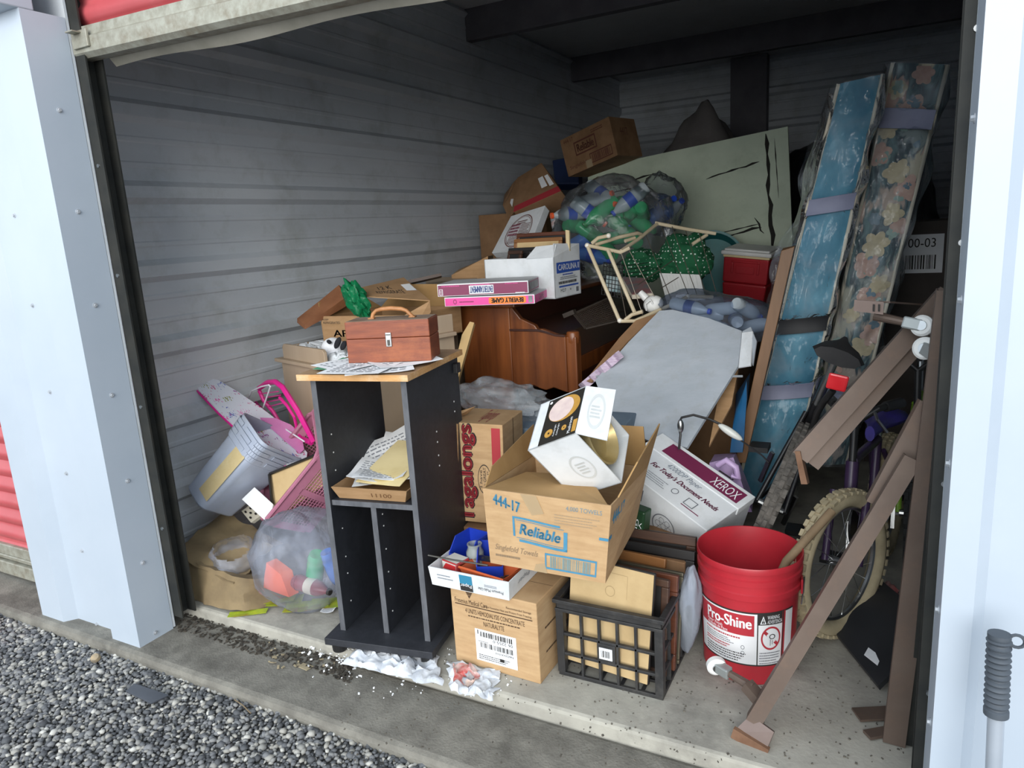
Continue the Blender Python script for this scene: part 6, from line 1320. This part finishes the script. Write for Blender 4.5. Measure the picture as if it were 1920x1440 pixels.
t, bor, n, ux_ = mattress('floral_mattress', 'dark floral mattress wrapped in clear plastic standing on end at the far right', at(1674, 118, 3.24), at(1777, 122, 3.24), at(1507, 870, 3.24), at(1587, 870, 3.24), .45, FLO2, PIPE, (.88, .20), FCL); strap(.88, STRP, t, bor, n, .022); strap(.20, STRP, t, bor, n, .022)
PET = [M('petal_pink', '#b58f80', '#c9a896', rough=.6, scale=30), M('petal_cream', '#c9bb98', '#b8a988', rough=.6, scale=30), M('petal_sage', '#7f988c', '#94aca0', rough=.6, scale=30), M('petal_blue', '#6d8794', '#5b7481', rough=.6, scale=30)]
rfl = random.Random(21)
for k in range(34):
    cu, cv = rfl.uniform(.1, .9), .25 + .74 * (k + rfl.random()) / 34; R0 = rfl.uniform(.16, .34) if k % 2 else rfl.uniform(.08, .16); asp = .12; mt = PET[0 if k % 4 == 1 else 1 if k % 4 == 3 else 2 + (k // 2) % 2]; mb = MB()
    for j in range(6):
        a = j * 1.047 + rfl.random() * .4; L2 = R0 * rfl.uniform(.75, 1.1); W2 = R0 * .36; pts = []
        for q in range(10):
            th = q * .628; x = L2 * .5 + L2 * .5 * math.cos(th); y = W2 * math.sin(th); pts.append(bor(min(1, max(0, cu + x * math.cos(a) - y * math.sin(a))), min(.995, max(.01, cv + (x * math.sin(a) + y * math.cos(a)) * asp))) - n * (.0035 + .0006 * j + .0004 * (k % 3)))
        mb.add(pts, [tuple(range(10))])
    o = mb.build('printed_flower', mt, t); o['kind'] = 'stuff'
# brown plank
PLK = M('brown_plank', '#7d5a3a', '#684828', rough=.5, scale=4, stretch=(3, 3, .3), bump=.04)
tag(MB().hexa([at(1378, 868, 2.75), at(1398, 868, 2.75), at(1401, 860, 2.85), at(1381, 860, 2.85), at(1465, 470, 2.82), at(1490, 462, 2.82), at(1493, 460, 2.9), at(1468, 465, 2.9)]).build('plank', PLK, bevel=.002), 'brown varnished plank leaning in front of the blue mattress', 'plank')
# dark cartons and tall things deep on the right
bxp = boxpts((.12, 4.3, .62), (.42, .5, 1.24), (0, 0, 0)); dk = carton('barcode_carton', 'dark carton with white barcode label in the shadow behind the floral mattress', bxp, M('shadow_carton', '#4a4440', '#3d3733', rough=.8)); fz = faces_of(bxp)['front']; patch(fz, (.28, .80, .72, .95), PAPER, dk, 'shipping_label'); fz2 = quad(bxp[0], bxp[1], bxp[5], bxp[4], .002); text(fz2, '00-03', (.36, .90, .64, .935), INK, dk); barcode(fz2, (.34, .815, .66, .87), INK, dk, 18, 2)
tag(crumple((.02, 5.15, .8), (.26, .38, .85), .15, 3).build('dark_bundle', DKB, smooth=True), 'black wrapped bundle deep in the right corner', 'bundle')

# ---- bicycles
TREAD = {}
def bicycle(label, C0, fwd, lean, r, tire, framec, saddlem, kid=1.0, steer=0, accents=None, wide=.024, bars=True, seat=2.8, hw=1.0, front=True):
    """bike with rear contact point C0, heading fwd (radians from +X), leaning by lean degrees to its right"""
    t = thing('bicycle', label, 'bicycle', C0)
    f = V(math.cos(fwd), math.sin(fwd), 0); s = V(math.sin(fwd), -math.cos(fwd), 0); u = unit(s * math.sin(math.radians(lean)) + V(0, 0, math.cos(math.radians(lean)))); s2 = np.cross(f, u)
    P = lambda x, z, y=0: V(*C0) + f * x + u * z + s2 * y
    wbs = 2.95 * r * kid
    def wheel(cx, st):
        c = P(cx, r); ff = f * math.cos(math.radians(st)) + s2 * math.sin(math.radians(st)); ss = np.cross(ff, u)
        wp = lambda a, rad, y=0: c + ff * rad * math.cos(a) + u * rad * math.sin(a) + ss * y
        n = 48; w = MB().tube([wp(2 * math.pi * k / n, r - wide) for k in range(n)], wide, 10, True).build('tire', tire, t, smooth=True)
        mb = MB(); nk = 44
        for k in range(nk):
            for yy in (-.6, 0, .6):
                a = 2 * math.pi * (k + (.5 if yy == 0 else 0)) / nk; q = wp(a, r - wide * (1 - math.cos(yy * 1.0)) * 1.2, yy * wide * 1.1); rd = unit(q - c); tg = unit(np.cross(ss, rd)); x = tg * r * .045; y = ss * wide * .24; z = rd * .005
                mb.hexa([q - x - y - z, q + x - y - z, q + x + y - z, q - x + y - z, q - x - y + z, q + x - y + z, q + x + y + z, q - x + y + z])
        kb = mb.build('tread', tire, w); kb['kind'] = 'stuff'
        MB().tube([wp(2 * math.pi * k / n, r - 2 * wide - .004) for k in range(n)], .008, 6, True).build('wheel_rim', STEEL, t, smooth=True); MB().cyl(wp(0, 0, -.045), wp(0, 0, .045), .014, None, 12).build('hub', STEEL, t)
        for k in range(20): MB().tube([wp(2 * math.pi * k / 20 + .3, .014, .03 * (-1) ** k), wp(2 * math.pi * k / 20, r - 2 * wide - .004)], .0011, 4).build('spoke', CHROME, t)
        return c, ff
    wheel(0, 0)
    if front: wheel(wbs, steer)
    fr = lambda a, b, rad, nm='frame_tube', m=framec: MB().cyl(P(*a), P(*b), rad, None, 10).build(nm, m, t, smooth=True)
    bb = (wbs * .42, r * .92); seatt = (wbs * .27, r * 2.15); head = (wbs * .80, r * 2.25); headb = (wbs * .84, r * 1.85)
    fr(bb, seatt, .016); fr(seatt, head, .016); fr(bb, headb, .018); fr(head, headb, .02)
    for y in (-.05, .05): fr((0, r, y), (bb[0], bb[1], y * .5), .009); fr((0, r, y), (seatt[0], seatt[1] - .04, y * .4), .009)
    for y in (-.05, .05) if front else (): fr((headb[0], headb[1], y), (wbs, r, y), .012, 'fork')
    fr((seatt[0], seatt[1]), (seatt[0] - .03, r * (seat - .05)), .012, 'seat_post', STEEL)
    sc = P(seatt[0] - .03, r * seat); 
    sd_ = MB(); Rm = np.stack([f, -s2, u], 1)
    prof = [(-.13, .075), (-.10, .085), (-.04, .07), (.03, .035), (.10, .02), (.15, .016)]
    vs = []; 
    for x, w in prof:
        for k in range(10):
            a = 2 * math.pi * k / 10; vs.append(sc + Rm @ V(x, w * math.cos(a), .028 * math.sin(a) + .012 * (1 - abs(x) * 4)))
    sd_.add(vs, [(i * 10 + k, i * 10 + (k + 1) % 10, (i + 1) * 10 + (k + 1) % 10, (i + 1) * 10 + k) for i in range(5) for k in range(10)] + [tuple(range(10))[::-1], tuple(50 + k for k in range(10))]); sd_.build('saddle', saddlem, t, smooth=True)
    hb = head[0] - .03
    if bars: fr(head, (head[0] - .03, r * 2.75), .012, 'stem', BLACKM)
    if bars: MB().tube([P(hb - .10, r * 2.95, -.25 * hw), P(hb - .03, r * 2.95, -.16 * hw), P(hb, r * 2.75, 0), P(hb - .03, r * 2.95, .16 * hw), P(hb - .10, r * 2.95, .25 * hw)], .011, 10).build('handlebar', BLACKM, t, smooth=True)
    for y in (-1, 1) if bars else ():
        MB().cyl(P(hb - .06, r * 2.95, y * .20 * hw), P(hb - .13, r * 2.95, y * .29 * hw), .017, None, 12).build('grip', BLACKP, t); MB().tube([P(hb + .01, r * 2.93, y * .16 * hw), P(hb + .05, r * 2.88, y * .2 * hw), P(hb + .03, r * 2.70, y * .26 * hw)], .005, 6).build('brake_lever', STEEL, t, smooth=True)
    MB().lathe([(.02, -.004), (.085, -.004), (.085, .004), (.02, .004)], 24, P(bb[0], bb[1], .05), np.stack([f, u, s2], 1)).build('chainring', BLACKM, t)
    for y, d in ((.07, 1), (-.07, -1)): MB().bar(P(bb[0], bb[1], y), P(bb[0] + d * .03, bb[1] - d * .14, y), .012, .016).build('crank', STEEL, t); MB().bar(P(bb[0] + d * .03 - .04, bb[1] - d * .14, y + .05 * d), P(bb[0] + d * .03 + .04, bb[1] - d * .14, y + .05 * d), .07, .02).build('pedal', BLACKP, t)
    return t, P
DUST = M('dusty_tire', '#4d4a46', '#6d6862', rough=.95, scale=40, bump=.6); CRT2 = M('cream_tire', '#b7aa8c', '#a2967a', rough=.8, scale=14); PURF = M('dark_purple_paint', '#33223f', '#3d2a4a', rough=.35); BLKF = M('black_paint', '#1b1b1d', rough=.35); LIME = M('lime_paint', '#7fa832', '#8bb43c', rough=.35); PURS = M('purple_vinyl', '#43369a', '#2b2a38', rough=.45, scale=5); BLKS = M('black_vinyl', '#1d1c1e', '#2a292a', rough=.7, scale=12)
b1_, P1 = bicycle('black bicycle with dusty knobbly tire leaning beside the blue mattress', (-.455, 2.52, 0), math.pi / 2, 20, .32, DUST, BLKF, BLKS, .62, wide=.028, bars=False, front=False)
rf_ = MB().box(at(1570, 717, 2.42), (.06, .012, .052), (0, 12, 0)).build('rear_reflector', M('reflector_red', '#e01f2a', '#f0444a', rough=.15), b1_, bevel=.006); MB().tube([at(1562, 732, 2.44), at(1545, 752, 2.46), at(1532, 775, 2.48), at(1524, 800, 2.5)], .011, 10).build('reflector_stay', BLACKM, b1_, smooth=True)
b2_, P2 = bicycle("purple children's bicycle with cream knobbly tires behind the red bucket", (.03, 2.95, 0), -math.pi / 2 - .18, 2, .235, CRT2, PURF, PURS, .98, steer=18, wide=.026, seat=2.35, hw=.38)
b3_, P3 = bicycle('lime green bicycle deep in the right corner behind the purple one', (.15, 3.40, 0), -math.pi / 2 - .05, 2, .27, M('black_tire', '#1e1e1e', rough=.9), LIME, BLKS, .9, hw=.4)

# ---- rusty bed rails with casters
RUSTB = M('brown_bed_rail', '#6f6056', '#5e5048', rough=.55, metal=.35, scale=6, dirt='#836c5c', dscale=12, damount=.6)
def angle(mb, a, b, w, t=.004, up=(0, -1, 0)):
    a = np.asarray(a, float); b = np.asarray(b, float); d = unit(b - a); x = unit(np.cross(d, up)); y = unit(np.cross(x, d))
    mb.hexa([a - x * w / 2, a + x * w / 2, b + x * w / 2, b - x * w / 2] + [p + y * t for p in (a - x * w / 2, a + x * w / 2, b + x * w / 2, b - x * w / 2)])
    e = x * (w / 2); mb.hexa([a - e, a - e + x * t, b - e + x * t, b - e] + [p - y * w * .8 for p in (a - e, a - e + x * t, b - e + x * t, b - e)]); return mb
def caster(t, p, d, socket):
    """small white twin-wheel caster on a stem; p wheel centre, socket end of the stem"""
    p = np.asarray(p, float); s = np.asarray(socket, float); d = unit(d); R = np.stack([unit(np.cross(d, (0.3, .2, 1))), unit(np.cross(d, np.cross(d, (0.3, .2, 1)))), d], 1)
    w = MB().lathe([(.006, -.011), (.021, -.011), (.0265, -.007), (.0265, .007), (.021, .011), (.006, .011)], 28, p, R).build('caster_wheel', WHITEP, t, smooth=True, auto=.5); MB().lathe([(.002, -.0135), (.012, -.0135), (.013, -.011)], 18, p, R).build('wheel_hub', STEEL, w, smooth=True); MB().lathe([(.013, .011), (.012, .0135), (.002, .0135)], 18, p, R).build('wheel_hub', STEEL, w, smooth=True)
    k = unit(s - p); MB().bar(p, p + k * .045, .03, .026, d).build('caster_fork', M('grey_caster_fork', '#9ea3a2', rough=.4, metal=.5), t, bevel=.004); MB().cyl(p + k * .04, s, .010, .013, 12).build('caster_stem', RUSTB, t)
# upper double rail
r1 = thing('bed_rail', 'brown steel bed rail pair slanting up to the right jamb', 'bed rail', at(1500, 870, 1.96))
a, b = at(1500, 858, 1.96), at(1778, 548, 2.12); angle(MB(), a, b, .046).build('angle_bar', RUSTB, r1); a2, b2 = at(1522, 872, 1.985), at(1796, 560, 2.145); angle(MB(), a2, b2, .04).build('angle_bar', RUSTB, r1)
MB().hexa([at(1490, 846, 1.95), at(1500, 846, 1.95), at(1505, 846, 1.99), at(1495, 846, 1.99), at(1502, 908, 1.95), at(1514, 908, 1.95), at(1518, 905, 1.99), at(1506, 905, 1.99)]).build('end_plate', M('orange_rust', '#80604a', '#6a4c38', rough=.8, scale=20), r1)
brk = MB().slab([at(1600, 583, 2.0), at(1656, 590, 2.0), at(1657, 566, 2.0), at(1602, 562, 2.0)], .006).build('slotted_bracket', M('dusty_steel', '#80706a', '#6f615b', rough=.5, metal=.5), r1)
for q in (1638, 1648): MB().slab([at(q - 2, 584, 1.995), at(q + 2, 584.5, 1.995), at(q + 2.5, 571, 1.995), at(q - 1.5, 570.5, 1.995)], .003).build('bracket_slot', INK, brk)
caster(r1, at(1730, 611, 2.02), V(-.3, -.9, .2), at(1640, 592, 2.05)); MB().bar(at(1658, 566, 2.01), at(1740, 572, 2.2), .03, .004).build('cross_arm', RUSTB, r1)
# lower double rail with foot on the floor
r2_ = thing('bed_rail', 'brown steel bed rail pair standing on its foot in front of the red bucket', 'bed rail', V(-.29, 1.66, 0))
a, b = V(-.262, 1.668, .05), at(1712, 860, 1.80); angle(MB(), a, b, .038).build('angle_bar', RUSTB, r2_)
a, b = at(1428, 1325, 1.70), at(1602, 1042, 1.84); angle(MB(), a, b, .036).build('angle_bar', RUSTB, r2_); a, b = at(1648, 950, 1.83), at(1750, 760, 1.88); angle(MB(), a, b, .06).build('angle_bar', RUSTB, r2_)
fp = [at(1375, 1372, 1.66), at(1437, 1408, 1.645), at(1452, 1372, 1.66), at(1408, 1340, 1.68)]; MB().slab(fp, .012, True).build('foot_plate', M('dusty_steel', '#80706a', '#6f615b', rough=.5, metal=.5), r2_); MB().bar(at(1374, 1372, 1.655), at(1440, 1412, 1.64), .012, .03).build('foot_flange', M('orange_rust', '#80604a', '#6a4c38', rough=.8, scale=20), r2_)
caster(r2_, at(1343, 1248, 1.78), V(.4, -.85, -.1), at(1412, 1290, 1.73)); MB().bar(at(1400, 1283, 1.735), at(1440, 1330, 1.70), .03, .028).build('stem_socket', RUSTB, r2_)
# upright rails by the jamb
r3 = thing('bed_rail', 'dark steel bed rail standing upright just inside the right jamb', 'bed rail', atz(1690, 1400, 0))
a, b = atz(1676, 1395, .002), at(1782, 545, 1.78); angle(MB(), a, b, .05).build('angle_bar', RUSTB, r3); MB().bar(atz(1712, 1395, .002) , at(1800, 500, 1.74), .035, .02, (0, -1, 0)).build('flat_bar', TRACKM, r3); MB().bar(atz(1605, 1340, .008), atz(1680, 1336, .008), .05, .006).build('foot_plate', RUSTB, r3); MB().bar(atz(1625, 1378, .008), atz(1680, 1368, .008), .03, .008).build('foot_plate', RUSTB, r3)
caster(r3, at(1735, 653, 1.9), V(-.35, -.9, .1), at(1765, 672, 1.84))
# black panel on the floor, pale tag
bpn = thing('black_board', 'black board lying on the slab behind the bed rails with a paper tag', 'board', (-.05, 2.05, 0)); bpts = [atz(1560, 1180, .02), atz(1648, 1290, .02), atz(1760, 1180, .10), atz(1640, 1080, .10)]
MB().slab(bpts, .015, True).build('board', M('black_board', '#232427', '#2d2e31', rough=.5), bpn); MB().slab([p + V(0, -.004, .010) for p in (atz(1620, 1232, .03), atz(1645, 1252, .03), atz(1652, 1236, .035), atz(1628, 1218, .035))], .001).build('paper_tag', PAPER, bpn)
tag(crumple(atz(1655, 1120, .05), (.05, .06, .04), .4, 6).build('rag', M('grey_rag', '#8a8784', '#a5413d', rough=.9, scale=8), smooth=True), 'grubby grey and red rag on the black board', 'rag')

# ---- pole with ribbed grip outside
pg = thing('ribbed_pole', 'grey pole with ribbed black rubber grip leaning on the white right wall', 'pole', (.19, 1.27, -.088))
pt, pb2 = at(1874, 1188, 1.29), V(.205, 1.25, -.085); d_ = unit(pb2 - pt); L_p = .145
MB().cyl(pt + d_ * L_p * .9, pb2, .0125, None, 16).build('shaft', M('grey_shaft', '#b4bcc6', '#a7b0bb', rough=.35, metal=.3), pg, smooth=True)
gpts = []; grs = []
for k in range(60): gpts.append(pt + d_ * (L_p * k / 59)); grs.append(.0165 + .0025 * math.sin(k * 1.5) if 3 < k < 55 else (.017 if k <= 3 else .0185))
MB().tube(gpts, grs, 18).build('grip', M('grey_rubber', '#4d545c', '#434a52', rough=.6), pg, smooth=True); c_ = pt + d_ * .008 + V(.024, 0, 0); MB().tube([c_ + V(.011 * math.cos(a), 0, .011 * math.sin(a)) for a in np.linspace(0, 6.283, 15)[:-1]], .003, 6, True).build('hang_loop', M('grey_rubber', '#4d545c', rough=.6), pg, smooth=True)
# ================================================================== litter at the threshold
def crumpled_sheet(name, label, cat, pts, amp, seed, mat, n=28, z0=.004):
    """crumpled paper lying on the ground: pts = four ground corners (x, y)"""
    p = [V(*q) for q in pts]
    def fn(u, v):
        g = (1 - v) * ((1 - u) * p[0] + u * p[1]) + v * ((1 - u) * p[3] + u * p[2]); h = abs(nz((g[0] * 16, g[1] * 16, seed), 1, seed)) + .5 * abs(nz((g[0] * 40, g[1] * 40, seed), 1, seed + 3))
        e = min(u, 1 - u, v, 1 - v); g = g + V(nz((u * 7, v * 7, 1), 1, seed), nz((u * 7, v * 7, 4), 1, seed), 0) * .016; return V(g[0], g[1], g[2] + z0 + amp * h * min(1, .35 + e * 5))
    o = MB().sheet(fn, n, n, .0006).build(name, mat, smooth=True); tag(o, label, cat); return o, fn
WET = M('wet_white_paper', '#dfe2e6', '#c3c9d2', rough=.6, scale=16, dirt='#8f8f8c', dscale=20, damount=.8)
crumpled_sheet('crumpled_paper', 'large wad of wet white paper at the foot of the black cabinet', 'paper', [atz(640, 1250, -.01), atz(830, 1290, .0), atz(815, 1215, .0), atz(680, 1208, .0)], .05, 3, WET)
pg_, fnp = crumpled_sheet('magazine_page', 'torn magazine page with red picture next to the wet white paper', 'paper', [atz(845, 1300, -.01), atz(925, 1318, -.01), atz(940, 1262, .0), atz(838, 1242, .0)], .035, 7, WET)
MB().sheet(lambda u, v: fnp(.1 + .5 * u, .25 + .65 * v) + V(0, -.0015, .002), 14, 14).build('red_picture', M('red_magazine', '#b5433f', '#d9c4bd', rough=.6, scale=26), pg_, smooth=True); MB().sheet(lambda u, v: fnp(.34 + .2 * u, .2 + .4 * v) + V(0, -.003, .004), 8, 8).build('blue_picture', M('blue_magazine', '#6c8ea3', '#d3b5a3', rough=.6, scale=30), pg_, smooth=True)
def litter(name, label, n, region, sizes, mat, z, seed, cat):
    r = random.Random(seed); mb = MB()
    for _ in range(n):
        px, py = region(r); p = atz(px, py, z); s = r.uniform(*sizes); mb.box(p + V(0, 0, .002), (s, s * r.uniform(.3, .9), r.uniform(.001, .004)), (r.uniform(-30, 30), r.uniform(-30, 30), r.uniform(0, 180)))
    o = mb.build(name, mat); o['kind'] = 'stuff'; tag(o, label, cat); return o
litter('paper_shreds', 'tiny white paper shreds scattered around the wet paper', 160, lambda r: (r.gauss(690, 55), r.gauss(1232, 14)), (.003, .012), PAPER, -.03, 3, 'shreds')
litter('paper_shreds', 'white paper bits scattered on the slab edge by the medical carton', 120, lambda r: (r.uniform(640, 960), r.uniform(1200, 1310)), (.002, .007), PAPER, .001, 4, 'shreds')
def dark(r):
    px = r.uniform(335, 660); return px, 1122 + (px - 335) * .30 + r.uniform(18, 62)
litter('leaf_litter', 'dark crumbled leaf litter on the apron below the slab edge', 520, dark, (.004, .018), M('leaf_litter', '#332f2a', '#4a443b', rough=.95, scale=60), -.044, 5, 'leaves')
litter('leaf_litter', 'pale dry leaf fragments on the apron left of the crumpled paper', 26, lambda r: (r.uniform(500, 660), r.uniform(1195, 1255)), (.005, .014), M('dry_leaf', '#8d8168', '#a3977c', rough=.9, scale=30), -.04, 6, 'leaves')
litter('floor_dirt', 'dark crumbs scattered over the concrete slab and apron', 500, lambda r: (r.uniform(640, 1700), r.uniform(1210, 1435)), (.002, .006), M('floor_crumbs', '#4a463f', '#6a655c', rough=.95), -.001, 8, 'dirt')
# black flat scrap and cap on the gravel
tag(MB().slab([atz(235, 1295, -.066), atz(283, 1318, -.066), atz(316, 1302, -.063), atz(252, 1281, -.063)], .006).build('rubber_scrap', M('slate_rubber', '#3d4148', '#4a4e56', rough=.4), bevel=.001), 'flat dark grey rubber scrap lying on the gravel', 'scrap')
cpq = atz(180, 1235, -.07); mb = MB(); mb.lathe([(.001, .0), (.016, .0), (.017, .004), (.013, .014), (.006, .016), (.001, .016)], 20, cpq, rotm(25, 20, 0)); tag(mb.build('cork_stopper', M('tan_cap', '#b09a76', '#7a7366', rough=.5, scale=40), smooth=True), 'small tan stopper at the edge of the gravel', 'stopper')
for i, (px, py, s) in enumerate(((795, 0, 0),)): pass
tag(MB().tube([atz(440, 1312, -.07), atz(455, 1322, -.068), atz(470, 1337, -.066)], .002, 6).build('twig', M('twig_bark', '#7a6a52', rough=.9), smooth=True), 'thin bent twig on the gravel near the apron edge', 'twig')
tag(MB().slab([atz(552, 1248, -.044), atz(575, 1258, -.044), atz(588, 1250, -.044), atz(565, 1243, -.044)], -.003).build('leaf', M('dry_leaf', '#8d8168', '#a3977c', rough=.9, scale=30)), 'single flat dry leaf on the apron below the cabinet', 'leaf')
# spider on a thread under the door bar
# cobweb strands hang from the beam in the back
for i, (px, py) in enumerate(((1062, 80), (1079, 80))):
    pass
